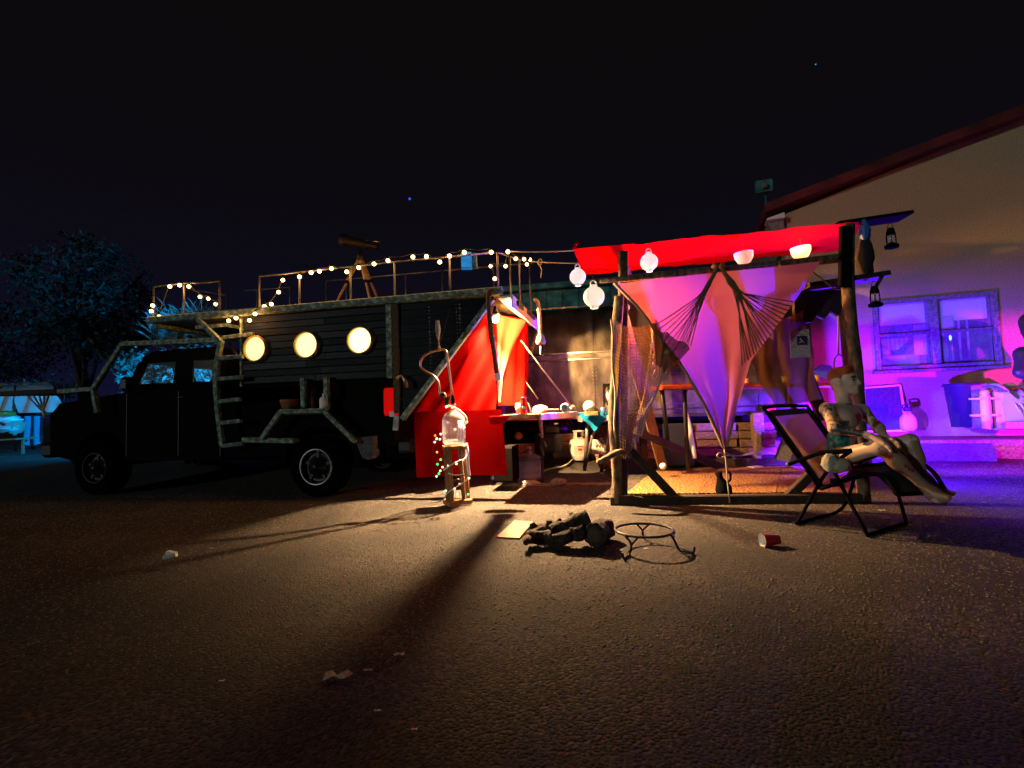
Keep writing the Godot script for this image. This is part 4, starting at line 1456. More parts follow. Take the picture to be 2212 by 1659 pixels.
	tube(s, sag(Vector3(0.316, 3.097, -6.900), Vector3(1.205, 2.832, -6.200), 0.01), 0.008, 6)
	tube(s, curve([Vector3(0.418, 3.072, -6.850), Vector3(0.426, 3.017, -6.800), Vector3(0.466, 3.036, -6.800), Vector3(0.468, 3.088, -6.800), Vector3(0.435, 3.096, -6.800), Vector3(0.421, 3.044, -6.800), Vector3(0.463, 2.944, -6.800), Vector3(0.446, 2.832, -6.800)], 4), 0.009, 6)
	one("tarp_rope", s, mat("rope"), "lower rope with a loop knot running under the red tarp's tip", "rope")


# ---------- wooden frame with tarp and cloths ----------
func pergola():
	var t = thing("wooden_frame", Vector3(0.987, 0.000, -5.101), "rough timber frame shelter with a crooked log post, cross beam and plywood floor", "shelter")
	var dk = mat("dark_wood")
	var s = sb()
	var lp = [Vector3(1.025, 0.018, -5.096), Vector3(1.049, 0.281, -5.094), Vector3(1.044, 0.612, -5.094), Vector3(1.045, 0.993, -5.094), Vector3(1.089, 1.376, -5.090), Vector3(1.097, 1.714, -5.089), Vector3(1.135, 2.052, -5.085), Vector3(1.143, 2.149, -5.084)]
	tube(s, curve(lp, 3), [0.052, 0.052, 0.052, 0.052, 0.055, 0.055, 0.058, 0.060, 0.062, 0.060, 0.056, 0.055, 0.058, 0.06, 0.058, 0.054, 0.055, 0.055, 0.052, 0.05, 0.05, 0.05], 12)
	fin(t, "log_post", s, mat("log_wood"))
	s = sb()
	beam(s, Vector3(1.115, -0.001, -5.187), Vector3(1.228, 2.643, -5.175), 0.09, 0.09, Vector3.BACK)
	fin(t, "post", s, mat("brown_wood"))
	s = sb()
	tube(s, curve([Vector3(3.385, 0.013, -4.843), Vector3(3.389, 0.605, -4.843), Vector3(3.397, 1.286, -4.842), Vector3(3.374, 1.748, -4.844), Vector3(3.373, 2.213, -4.844), Vector3(3.410, 2.741, -4.840)], 3), 0.058, 10)
	fin(t, "log_post", s, mat("log_wood"))
	s = sb()
	beam(s, Vector3(3.288, 2.106, -4.783), Vector3(3.337, 2.705, -4.778), 0.10, 0.05, Vector3.BACK)
	fin(t, "post_plate", s, mat("black_matt"))
	s = sb()
	beam(s, Vector3(0.970, 0.038, -5.102), Vector3(3.429, 0.040, -4.838), 0.09, 0.10)
	fin(t, "ground_beam", s, dk)
	s = sb()
	tube(s, curve([Vector3(0.948, 2.312, -5.064), Vector3(1.433, 2.329, -5.002), Vector3(2.164, 2.352, -4.924), Vector3(2.785, 2.375, -4.857), Vector3(3.297, 2.403, -4.802)], 4), [0.022, 0.026, 0.03, 0.034, 0.036, 0.038, 0.04, 0.04, 0.04, 0.04, 0.042, 0.042, 0.045, 0.045, 0.045, 0.045, 0.045], 10)
	fin(t, "cross_beam", s, mat("log_wood"))
	s = sb()
	beam(s, Vector3(1.079, 0.682, -5.111), Vector3(1.619, 0.060, -5.053), 0.07, 0.09)
	fin(t, "brace", s, dk)
	s = sb()
	beam(s, Vector3(3.375, 0.718, -4.864), Vector3(2.701, 0.053, -4.936), 0.07, 0.09)
	fin(t, "brace", s, dk)
	# back of the frame
	var bl = Vector3(1.978, 0.104, -7.550)
	var br = Vector3(5.004, 0.069, -7.300)
	for p in [bl, br]:
		s = sb()
		beam(s, Vector3(p.x, 0.02, p.z), Vector3(p.x - 0.02, 2.72, p.z), 0.10, 0.10, Vector3.BACK)
		fin(t, "rear_post", s, mat("brown_wood"))
	s = sb()
	beam(s, bl + Vector3(-0.1, 0.02, 0), br + Vector3(0.1, 0.02, 0), 0.09, 0.12)
	fin(t, "ground_beam", s, dk)
	s = sb()
	beam(s, bl + Vector3(-0.1, 2.55, 0), br + Vector3(0.1, 2.55, 0), 0.06, 0.12)
	fin(t, "rear_beam", s, mat("brown_wood"))
	for k in 2:
		s = sb()
		var f = [Vector3(1.220, 2.568, -5.176), Vector3(3.406, 2.680, -4.841)][k]
		beam(s, f, [bl, br][k] + Vector3(0, 2.62, 0), 0.05, 0.10)
		fin(t, "side_beam", s, mat("brown_wood"))
	s = sb()
	beam(s, Vector3(1.204, 2.107, -5.350), Vector3(2.153, 0.084, -7.200), 0.13, 0.05, Vector3.BACK)
	fin(t, "leaning_plank", s, mat("warm_wood"))
	s = sb()
	beam(s, Vector3(1.626, 0.674, -6.600), Vector3(3.054, 0.059, -7.300), 0.08, 0.10)
	fin(t, "brace", s, dk)
	for k in 2:  # first plank widened to throw a shade band on the shawl
		s = sb()
		beam(s, [Vector3(3.198, 1.958, -5.700), Vector3(3.115, 1.502, -6.000)][k], [Vector3(3.714, 0.779, -5.900), Vector3(3.605, 0.665, -6.100)][k], [0.15, 0.06][k], 0.05, Vector3.BACK)
		fin(t, "leaning_plank", s, mat("dark_wood"))
	s = sb()
	tube(s, circle(Vector3(3.004, 1.528, -5.450), 0.10, Basis(Vector3(0.8, 0, 0.6), Vector3(-0.6, 0, 0.8), Vector3.UP), 24), 0.012, 6, true)
	tube(s, [Vector3(3.011, 1.652, -5.450), Vector3(3.052, 2.177, -5.450)], 0.006, 5)
	fin(t, "shadow_ring", s, mat("dark_metal"))  # ring put in to cast its shadow on the shawl
	# plank shelf and hooks at the right post
	s = sb()
	beam(s, Vector3(3.037, 2.167, -5.031), Vector3(3.796, 2.247, -4.950), 0.28, 0.05)
	fin(t, "shelf_board", s, dk)
	s = sb()
	prism(s, [Vector2(-0.30, 0.0), Vector2(0.34, 0.0), Vector2(0.34, -0.08), Vector2(0.30, -0.16), Vector2(0.22, -0.20), Vector2(0.18, -0.27), Vector2(0.10, -0.22), Vector2(0.02, -0.30), Vector2(-0.06, -0.26), Vector2(-0.12, -0.33), Vector2(-0.30, -0.35)], -0.02, 0.02, Transform3D(Basis(Vector3.UP, 0.107), Vector3(3.222, 2.140, -5.062)))
	fin(t, "carved_bracket", s, dk)
	s = sb()
	beam(s, Vector3(3.492, 2.854, -5.183), Vector3(4.209, 2.918, -5.106), 0.26, 0.035)
	fin(t, "roof_board", s, mat("black_matt"))
	s = sb()
	beam(s, Vector3(3.707, 2.217, -4.828), Vector3(3.632, 2.100, -4.837), 0.03, 0.02, Vector3.BACK)
	fin(t, "shelf_hook", s, dk)
	# floor sheets
	for k in 3:
		s = sb()
		var a = Vector3(1.244, 0.000, -5.602).lerp(Vector3(3.598, 0.000, -5.252), k / 3.0)
		var b = Vector3(1.244, 0.000, -5.602).lerp(Vector3(3.598, 0.000, -5.252), (k + 1) / 3.0)
		var c = Vector3(2.143, 0.048, -7.449).lerp(Vector3(4.819, 0.019, -7.193), k / 3.0)
		var d = Vector3(2.143, 0.048, -7.449).lerp(Vector3(4.819, 0.019, -7.193), (k + 1) / 3.0)
		s.set_smooth_group(-1)
		var up = Vector3(0, 0.022 + 0.003 * k, 0)
		var gap = Vector3(0.004, 0, 0)
		quad(s, a + up + gap, c + up + gap, d + up - gap, b + up - gap)
		quad(s, a + gap, a + up + gap, b + up - gap, b - gap)
		quad(s, b - gap, b + up - gap, d + up - gap, d - gap)
		quad(s, a + gap, c + gap, c + up + gap, a + up + gap)
		fin(t, "floor_sheet", s, mat("osb"))
	# red tarp
	var red = cloth("red_tarp", 0.70, 0.003, 0.001, 0.5, 5.0)
	var q = [Vector3(0.719, 2.747, -5.350), Vector3(3.522, 2.764, -4.800), Vector3(4.389, 2.969, -6.400), Vector3(0.978, 2.717, -6.300)]
	s = sb()
	var f = func(u, v):
		var p = q[0].lerp(q[1], u).lerp(q[3].lerp(q[2], u), v)
		return p + Vector3(0, -0.05 * sin(v * PI) * (0.4 + u) + 0.008 * sin(u * 17.0 + v * 9.0) + 0.004 * sin(u * 41.0 - v * 16.0) + 0.003 * sin(u * 67.0 + v * 31.0), 0)
	sheet(s, 80, 24, f)
	one("red_tarp", s, red, "red tarp stretched as a roof over the timber frame", "tarp")
	s = sb()
	tube(s, curve([q[0], q[0] + Vector3(0.03, 0.05, 0.02), q[0] + Vector3(0.06, 0.07, 0)], 3), 0.015, 6)
	one("tarp_tie", s, red, "red knotted corner tie at the tarp's left tip", "tie")
	# kite-shaped shawl
	var lft = [[0.0, Vector3(1.078, 2.272, -5.000)], [0.2, Vector3(1.338, 1.965, -4.972)], [0.36, Vector3(1.506, 1.680, -4.944)], [0.52, Vector3(1.701, 1.390, -4.913)], [0.72, Vector3(1.888, 1.022, -4.893)], [1.0, Vector3(2.055, 0.571, -4.865)]]
	var rgt = [[0.0, Vector3(2.986, 2.331, -4.795)], [0.2, Vector3(2.797, 2.037, -4.816)], [0.36, Vector3(2.526, 1.679, -4.835)], [0.52, Vector3(2.320, 1.411, -4.847)], [0.72, Vector3(2.218, 1.039, -4.858)], [1.0, Vector3(2.077, 0.571, -4.863)]]
	var shawl = thing("shawl", Vector3(2.145, 2.308, -4.886), "kite-shaped tan shawl, violet light painted in, hung from the cross beam and tied below", "shawl")
	s = sb()
	f = func(u, v):
		var p = path_at(lft, v).lerp(path_at(rgt, v), u)
		return p + Vector3(0, 0, 0.22 * (u - 0.3) * (1.0 - v) + 0.02 * sin(u * 14.0) * (0.3 + v) + 0.015 * sin(u * 5.0 + v * 7.0) + 0.05 * sin(v * PI) * sin(u * PI))
	sheet(s, 44, 36, f)
	fin(shawl, "cloth", s, cloth("shawl", 0.44, 0.17, 0.44, 1.0, 7.0))  # mauve: violet light mixed into the colour of the tan cloth
	for side in [lft, rgt]:
		s = sb()
		var pts = []
		for i in 19:
			pts.append(path_at(side, i / 18.0) + Vector3(0, 0, 0.012))
		tube(s, pts, 0.016, 7)
		fin(shawl, "hem", s, mat("tan_cloth"))
	s = sb()
	tube(s, [Vector3(2.065, 0.589, -4.864), Vector3(2.068, 0.486, -4.854), Vector3(2.075, 0.283, -4.853), Vector3(2.097, 0.027, -4.881)], 0.008, 6)
	tube(s, curve([Vector3(2.065, 0.499, -4.854), Vector3(2.018, 0.519, -4.849), Vector3(1.983, 0.494, -4.843), Vector3(2.011, 0.466, -4.840), Vector3(2.064, 0.487, -4.844), Vector3(2.121, 0.490, -4.838), Vector3(2.153, 0.458, -4.834)], 4), 0.007, 6)
	fin(shawl, "tie_cord", s, mat("rope"))
	# hammock strings fanning out
	for k in 2:
		var knot = [Vector3(2.040, 2.311, -4.786), Vector3(2.101, 2.302, -4.760)][k]
		var e0 = [Vector3(1.435, 1.791, -4.891), Vector3(2.687, 1.941, -4.616)][k]
		var e1 = [Vector3(1.592, 1.516, -4.844), Vector3(2.443, 1.585, -4.642)][k]
		var e2 = [Vector3(1.760, 1.569, -4.796), Vector3(2.206, 1.354, -4.688)][k]
		var h = thing("hammock_strings", knot, ["bundle of hammock strings fanning out to the lower left over the shawl", "bundle of hammock strings fanning out to the lower right over the shawl"][k], "hammock", "hammock ends knotted on the cross beam")
		var n = [12, 19][k]
		for i in n:
			var w = float(i) / (n - 1)
			var end = e0.lerp(e1, w * 2.0) if w < 0.5 else e1.lerp(e2, w * 2.0 - 1.0)
			var neck = knot.lerp(e1, 0.28) + Vector3(0.012 * (i % 5 - 2), 0, 0.01 * (i % 3))
			s = sb()
			tube(s, curve([knot, neck, neck.lerp(end, 0.5) - Vector3(0, 0.012, 0), end], 3), 0.0058, 5)
			fin(h, "string", s, mat("twine"))
		s = sb()
		tube(s, curve([knot + Vector3(0, 0.05, -0.06), knot + Vector3(0, 0.06, 0.0), knot, knot.lerp(e1, 0.3)], 4), 0.020, 7)
		fin(h, "knot", s, mat("twine"))
	# bunched hammock bodies
	s = sb()
	f = func(u, v):
		var p = Vector3(1.409, 1.811, -4.864).lerp(Vector3(1.744, 1.558, -4.778), u).lerp(Vector3(1.427, 1.393, -4.862).lerp(Vector3(1.544, 1.315, -4.839), u), v)
		return p + Vector3(0, 0.02 * sin(u * 17.0), 0.03 * sin(u * 22.0 + v * 3.0))
	sheet(s, 34, 14, f)
	one("hammock_bunch", s, cloth("hammock", 0.16, 0.10, 0.055, 0.5, 9.0, 0.85), "dark bunched hammock webbing beside the shawl's left edge", "hammock")
	s = sb()
	f = func(u, v):
		var top = [[0.0, Vector3(2.391, 1.470, -4.990)], [0.5, Vector3(2.688, 1.795, -4.998)], [1.0, Vector3(3.039, 1.938, -5.001)]]
		var bot = [[0.0, Vector3(2.692, 0.944, -5.118)], [0.5, Vector3(2.920, 0.962, -5.144)], [1.0, Vector3(3.242, 1.015, -5.160)]]
		return path_at(top, u).lerp(path_at(bot, u), v) + Vector3(0.02 * sin(v * 9.0 + u * 4.0), 0, 0.035 * sin(u * 16.0 + v * 2.5))
	sheet(s, 40, 24, f)
	one("net_drape", s, cloth("net_brown", 0.24, 0.13, 0.065, 0.6, 9.0, 0.9), "brown net drape gathered behind the recliner, right of the shawl", "net")
	# added sheet that keeps warm lamp light off the lower wall
	s = sb()
	sheet(s, 26, 10, func(u, v): return Vector3(1.495, 2.490, -6.620).lerp(Vector3(2.706, 2.543, -6.620), u) - Vector3(0, 0.80 * v + 0.02 * sin(u * 9.0), -0.03 * sin(u * 21.0 + v)))
	one("added_light_blocker", s, cloth("added_light_blocker", 0.03, 0.026, 0.032, 0.02, 6.0), "added dark sheet at the back of the frame, blocking lamp light from the wall", "blanket")
	s = sb()
	tube(s, sag(Vector3(1.445, 2.498, -6.620), Vector3(2.770, 2.554, -6.620), 0.0), 0.012, 6)
	one("blocker_line", s, mat("cord"), "added taut line carrying the light-blocking sheet behind the shawl", "line")
	# pale open net slung from the log post
	s = sb()
	var top2 = [[0.0, Vector3(1.039, 1.898, -5.025)], [0.3, Vector3(1.151, 1.833, -5.002)], [0.6, Vector3(1.299, 1.800, -4.976)], [0.85, Vector3(1.407, 1.817, -4.955)], [1.0, Vector3(1.482, 1.870, -4.947)]]
	var bot2 = [[0.0, Vector3(1.041, 0.500, -5.034)], [0.4, Vector3(1.111, 0.467, -5.017)], [0.7, Vector3(1.180, 0.544, -5.019)], [1.0, Vector3(1.281, 0.704, -5.019)]]
	f = func(u, v):
		var p = path_at(top2, u).lerp(path_at(bot2, u), v)
		return p + Vector3(0.20 * sin(v * PI) * u * (1.0 - 0.8 * v) + 0.01 * sin(v * 14.0), 0, 0.03 * sin(u * 11.0 + v * 4.0))
	sheet(s, 26, 40, f)
	var net = thing("pale_net", Vector3(1.263, 1.812, -4.980), "pale open-weave net slung from the log post down to the frame's lower brace", "net")
	fin(net, "mesh_cloth", s, cloth("net_pale", 0.52, 0.33, 0.13, 0.8, 10.0, 0.5))
	s = sb()
	for i in 11:
		var pts = []
		for j in 17:
			pts.append(f.call(i / 10.0, j / 16.0))
		tube(s, pts, 0.012 if i in [0, 10] else 0.002, 5)
	fin(net, "net_cord", s, mat("rope"))
	s = sb()
	for j in 40:
		var pts = []
		for i in 9:
			pts.append(f.call(i / 8.0, j / 40.0) - Vector3(0, 0.02 * sin(i / 8.0 * PI), 0))
		tube(s, pts, 0.002, 4)
	fin(net, "net_cord", s, mat("rope"))
	# sticks and lanterns
	s = sb()
	tube(s, curve([Vector3(0.821, 0.449, -4.917), Vector3(0.919, 0.503, -4.887), Vector3(1.050, 0.554, -4.893), Vector3(1.158, 0.506, -4.931)], 4), [0.022, 0.026, 0.027, 0.028, 0.029, 0.03, 0.03, 0.03, 0.03, 0.03, 0.026, 0.022, 0.02], 8)
	one("driftwood_stick", s, mat("log_wood"), "curved pale driftwood stick across the foot of the log post", "stick")
	var lan = [[Vector3(0.766, 2.453, -5.400), 0.089, "white paper lantern hanging from the rope left of the red tarp's tip"], [Vector3(0.859, 2.122, -4.950), 0.106, "larger white paper lantern hanging at the cross beam's left end"], [Vector3(1.536, 2.566, -5.300), 0.094, "pinkish paper lantern hanging under the red tarp above the cross beam"]]
	for k in 3:
		paper_lantern(lan[k][0], lan[k][1], lan[k][2])
	for k in 2:
		var p = [Vector3(2.574, 2.581, -5.300), Vector3(3.138, 2.588, -5.200)][k]
		var l = thing("bowl_lantern", p, ["half-globe lantern, violet light put into its glow, small yellow flame under the red tarp", "yellow half-globe lantern with a glowing bulb under the red tarp's right end"][k], "lantern", "half-globe lanterns under the red tarp")
		s = sb()
		lathe(s, [Vector2(0.018, -0.085), Vector2(0.03, -0.072), Vector2(0.068, -0.048), Vector2(0.094, 0.0), Vector2(0.10, 0.058), Vector2(0.097, 0.058), Vector2(0.09, 0.0), Vector2(0.06, -0.045), Vector2(0.01, -0.06)], 24, Transform3D(Basis(Vector3.BACK, 0.06), p))
		var shade = cloth("paper_shade%d" % k, 0.80, 0.78, 0.74, 1.0, 8.0)
		shade.emission_enabled = true  # first shade glows lilac in place of violet flood light
		shade.emission = [Color(0.62, 0.42, 1.0), Color(1.0, 0.66, 0.30)][k]
		shade.emission_energy_multiplier = [0.30, 0.50][k]
		fin(l, "lamp_shade", s, shade)
		s = sb()
		var bp = p + Vector3(0, -0.025, 0.0)
		ball(s, bp, Vector3(0.014, 0.022, 0.014), 8)
		fin(l, "flame_bulb", s, glow("flame", Color(1.0, 0.62, 0.08), 7.0))
		omni("flame_light", bp, Color(1.0, 0.62, 0.10), [0.06, 0.30][k], 0.015)
		s = sb()
		tube(s, [p + Vector3(0, 0.055, 0), p + Vector3(0, 0.22, 0)], 0.003, 4)
		fin(l, "wire", s, mat("cord"))
	hurricane(Vector3(3.759, 2.571, -4.750), 0.20, "black hurricane lantern hanging from the upper roof board against the tan wall")
	hurricane(Vector3(3.561, 1.998, -4.750), 0.20, "black hurricane lantern hanging from the lower shelf in front of the window")
	# bulb on a cable
	var cb = thing("cable_bulb", Vector3(1.576, 1.950, -5.450), "small bright warm bulb on a twisted cable inside the frame's left corner", "lamp")
	s = sb()
	tube(s, curve([Vector3(1.513, 2.336, -5.200), Vector3(1.487, 2.266, -5.300), Vector3(1.289, 2.167, -5.400), Vector3(1.228, 2.055, -5.400)], 5), 0.006, 5)
	tube(s, curve([Vector3(1.494, 2.312, -5.300), Vector3(1.525, 2.160, -5.400), Vector3(1.555, 2.055, -5.450), Vector3(1.573, 1.992, -5.450)], 4), 0.006, 5)
	fin(cb, "cable", s, mat("cord"))
	s = sb()
	tube(s, [Vector3(1.574, 1.908, -5.450), Vector3(1.589, 1.674, -5.450)], 0.012, 7)
	fin(cb, "candle_stem", s, mat("paper"))
	s = sb()
	var wb = Vector3(1.576, 1.945, -5.450)
	ball(s, wb, Vector3(0.024, 0.034, 0.024), 9)
	fin(cb, "light_bulb", s, glow("bulb_amber", Color(1.0, 0.70, 0.34), 10.0))
	omni("cable_bulb_light", wb, Color(1.0, 0.46, 0.12), 2.6, 0.03)
	s = sb()
	ball(s, Vector3(1.248, 2.054, -5.200), Vector3.ONE * 0.035, 9)
	var gb = thing("clear_bulb", Vector3(1.248, 2.054, -5.200), "unlit clear bulb on a bent wire beside the log post's top", "bulb")
	fin(gb, "bulb_glass", s, glass("clear", 0.9, 0.9, 0.9, 0.25))
	s = sb()
	tube(s, curve([Vector3(1.247, 2.024, -5.200), Vector3(1.254, 1.954, -5.200), Vector3(1.223, 1.925, -5.200), Vector3(1.176, 1.976, -5.200), Vector3(1.148, 2.007, -5.200)], 4), 0.007, 6)
	fin(gb, "wire", s, mat("rope"))
	# chain hanging in the net
	s = sb()
	for i in 9:
		var p = Vector3(1.535, 1.656, -5.300).lerp(Vector3(1.540, 1.319, -5.300), i / 8.0)
		tube(s, circle(p, 0.022, Basis(Vector3.RIGHT, Vector3.BACK, Vector3.UP) if i % 2 == 0 else Basis(Vector3.BACK, Vector3.RIGHT, Vector3.UP), 10), 0.006, 5, true)
	one("hanging_chain", s, mat("chrome"), "short steel chain hanging in front of the leaning plank", "chain")
	# cable along the beam
	s = sb()
	tube(s, curve([Vector3(2.312, 2.346, -4.838), Vector3(2.569, 2.355, -4.800), Vector3(2.827, 2.339, -4.772), Vector3(2.960, 2.271, -4.758), Vector3(3.202, 2.107, -4.812), Vector3(3.284, 2.101, -4.854)], 5), 0.006, 5)
	tube(s, curve([Vector3(2.698, 2.347, -4.786), Vector3(2.822, 2.256, -4.773), Vector3(2.950, 2.123, -4.809)], 5), 0.006, 5)
	box(s, Vector3(2.699, 2.356, -4.786), Vector3(0.06, 0.06, 0.04))
	one("black_cable", s, mat("cord"), "black cable with a junction box strung along the cross beam", "cable")
	# bundle of hats and rags on the right post
	s = sb()
	ball(s, Vector3(3.577, 2.402, -4.873), Vector3(0.07, 0.2, 0.08), 10, 0.5, 8)
	one("rag_bundle", s, mat("dark_cloth"), "dark bundle of rags tied to the right post's top", "rags")
	s = sb()
	ball(s, Vector3(3.594, 2.685, -4.871), Vector3(0.05, 0.12, 0.04), 10, 0.3, 6)
	one("pale_rag", s, mat("blue_paint"), "blue pointed rag hanging under the roof board at the right post", "rag")
	# paper sign on the drape
	var sg = thing("paper_sign", Vector3(2.951, 1.588, -5.000), "weathered paper sign with a dark square emblem pinned to the net drape", "sign")
	s = sb()
	box(s, Vector3(2.951, 1.588, -5.000), Vector3(0.20, 0.29, 0.006), Basis(), 0.1)
	fin(sg, "sheet", s, mat("paper"))
	s = sb()
	box(s, Vector3(2.960, 1.618, -4.980), Vector3(0.095, 0.09, 0.005), Basis(), 0.3)
	fin(sg, "emblem", s, mat("navy_plastic"))
	s = sb()
	tube(s, [Vector3(2.936, 1.636, -4.970), Vector3(2.958, 1.612, -4.970), Vector3(2.976, 1.588, -4.970)], 0.005, 5)
	tube(s, [Vector3(2.958, 1.612, -4.970), Vector3(2.929, 1.589, -4.970)], 0.005, 5)
	fin(sg, "mark", s, mat("paper"))
	# hanging rope with a hook
	var hr = thing("hook_rope", Vector3(3.511, 2.055, -5.200), "thin orange cord with a loop at its end hanging left of the right post", "rope")
	s = sb()
	tube(s, curve([Vector3(3.514, 2.105, -5.200), Vector3(3.490, 1.807, -5.200), Vector3(3.469, 1.485, -5.200)], 4), 0.010, 6)
	tube(s, curve([Vector3(3.469, 1.485, -5.200), Vector3(3.426, 1.437, -5.200), Vector3(3.409, 1.315, -5.200)], 4), 0.008, 6)
	tube(s, curve([Vector3(3.469, 1.485, -5.200), Vector3(3.511, 1.450, -5.200), Vector3(3.516, 1.312, -5.200)], 4), 0.008, 6)
	fin(hr, "cord", s, mat("twine"))
	s = sb()
	ball(s, Vector3(3.529, 2.029, -5.200), Vector3(0.025, 0.075, 0.025), 9)
	fin(hr, "float", s, mat("orange_paint"))


func paper_lantern(p, r, label):
	var l = thing("paper_lantern", p, label, "lantern", "round paper lanterns")
	var s = sb()
	var prof = [Vector2(r * 0.36, -r * 1.14), Vector2(r * 0.40, -r * 0.98), Vector2(r * 0.36, -r * 0.96)]
	for i in 23:
		var a = -1.15 + 2.3 * i / 22.0
		prof.append(Vector2(cos(a) * r * (1.0 + (0.012 if i % 2 == 0 else -0.006)), sin(a) * r))
	prof.append_array([Vector2(r * 0.36, r * 0.97), Vector2(r * 0.36, r * 1.12), Vector2(0.0, r * 1.13)])
	lathe(s, prof, 28, Transform3D(Basis(), p))
	var lp = cloth("lantern_paper", 0.82, 0.80, 0.77, 0.5, 4.0)
	lp.emission_enabled = true
	lp.emission = Color(1.0, 0.98, 0.94)
	lp.emission_energy_multiplier = 0.2
	fin(l, "lamp_globe", s, lp)
	omni("lantern_light", p, Color(1.0, 0.97, 0.92), 0.05, 0.05)
	s = sb()
	tube(s, circle(p + Vector3(0, r * 1.30, 0), r * 0.28, Basis(Vector3.RIGHT, Vector3.BACK, Vector3.UP), 14), 0.007, 6, true)
	fin(l, "hanger", s, mat("white_plastic"))
	s = sb()
	tube(s, [p + Vector3(0, r * 1.58, 0), p + Vector3(0, r * 2.0, 0)], 0.004, 5)
	fin(l, "wire", s, mat("cord"))


func hurricane(p, h, label):
	var l = thing("hurricane_lantern", p, label, "lantern", "black hurricane lanterns at the right post")
	var s = sb()
	lathe(s, [Vector2(0.0, -0.5 * h), Vector2(0.29 * h, -0.5 * h), Vector2(0.30 * h, -0.36 * h), Vector2(0.14 * h, -0.28 * h), Vector2(0.12 * h, -0.24 * h), Vector2(0.0, -0.24 * h)], 18, Transform3D(Basis(), p))
	fin(l, "tank", s, mat("black_paint"))
	s = sb()
	lathe(s, [Vector2(0.14 * h, 0.14 * h), Vector2(0.17 * h, 0.2 * h), Vector2(0.16 * h, 0.42 * h), Vector2(0.10 * h, 0.5 * h), Vector2(0.0, 0.52 * h)], 18, Transform3D(Basis(), p))
	fin(l, "chimney", s, mat("black_paint"))
	s = sb()
	lathe(s, [Vector2(0.11 * h, -0.24 * h), Vector2(0.18 * h, -0.06 * h), Vector2(0.12 * h, 0.14 * h)], 18, Transform3D(Basis(), p))
	fin(l, "glass", s, glass("clear", 0.9, 0.9, 0.9, 0.25))
	s = sb()
	for k in [-1, 1]:
		tube(s, [p + Vector3(0.2 * h * k, -0.4 * h, 0), p + Vector3(0.24 * h * k, -0.1 * h, 0), p + Vector3(0.20 * h * k, 0.3 * h, 0), p + Vector3(0.12 * h * k, 0.4 * h, 0)], 0.006, 6)
	tube(s, [p + Vector3(0, -0.24 * h, 0), p + Vector3(0, 0.14 * h, 0)], 0.010, 6)
	tube(s, curve([p + Vector3(-0.15 * h, 0.42 * h, 0), p + Vector3(-0.08 * h, 0.7 * h, 0), p + Vector3(0.08 * h, 0.7 * h, 0), p + Vector3(0.15 * h, 0.42 * h, 0)], 4), 0.003, 5)
	fin(l, "wire_guard", s, mat("black_paint"))


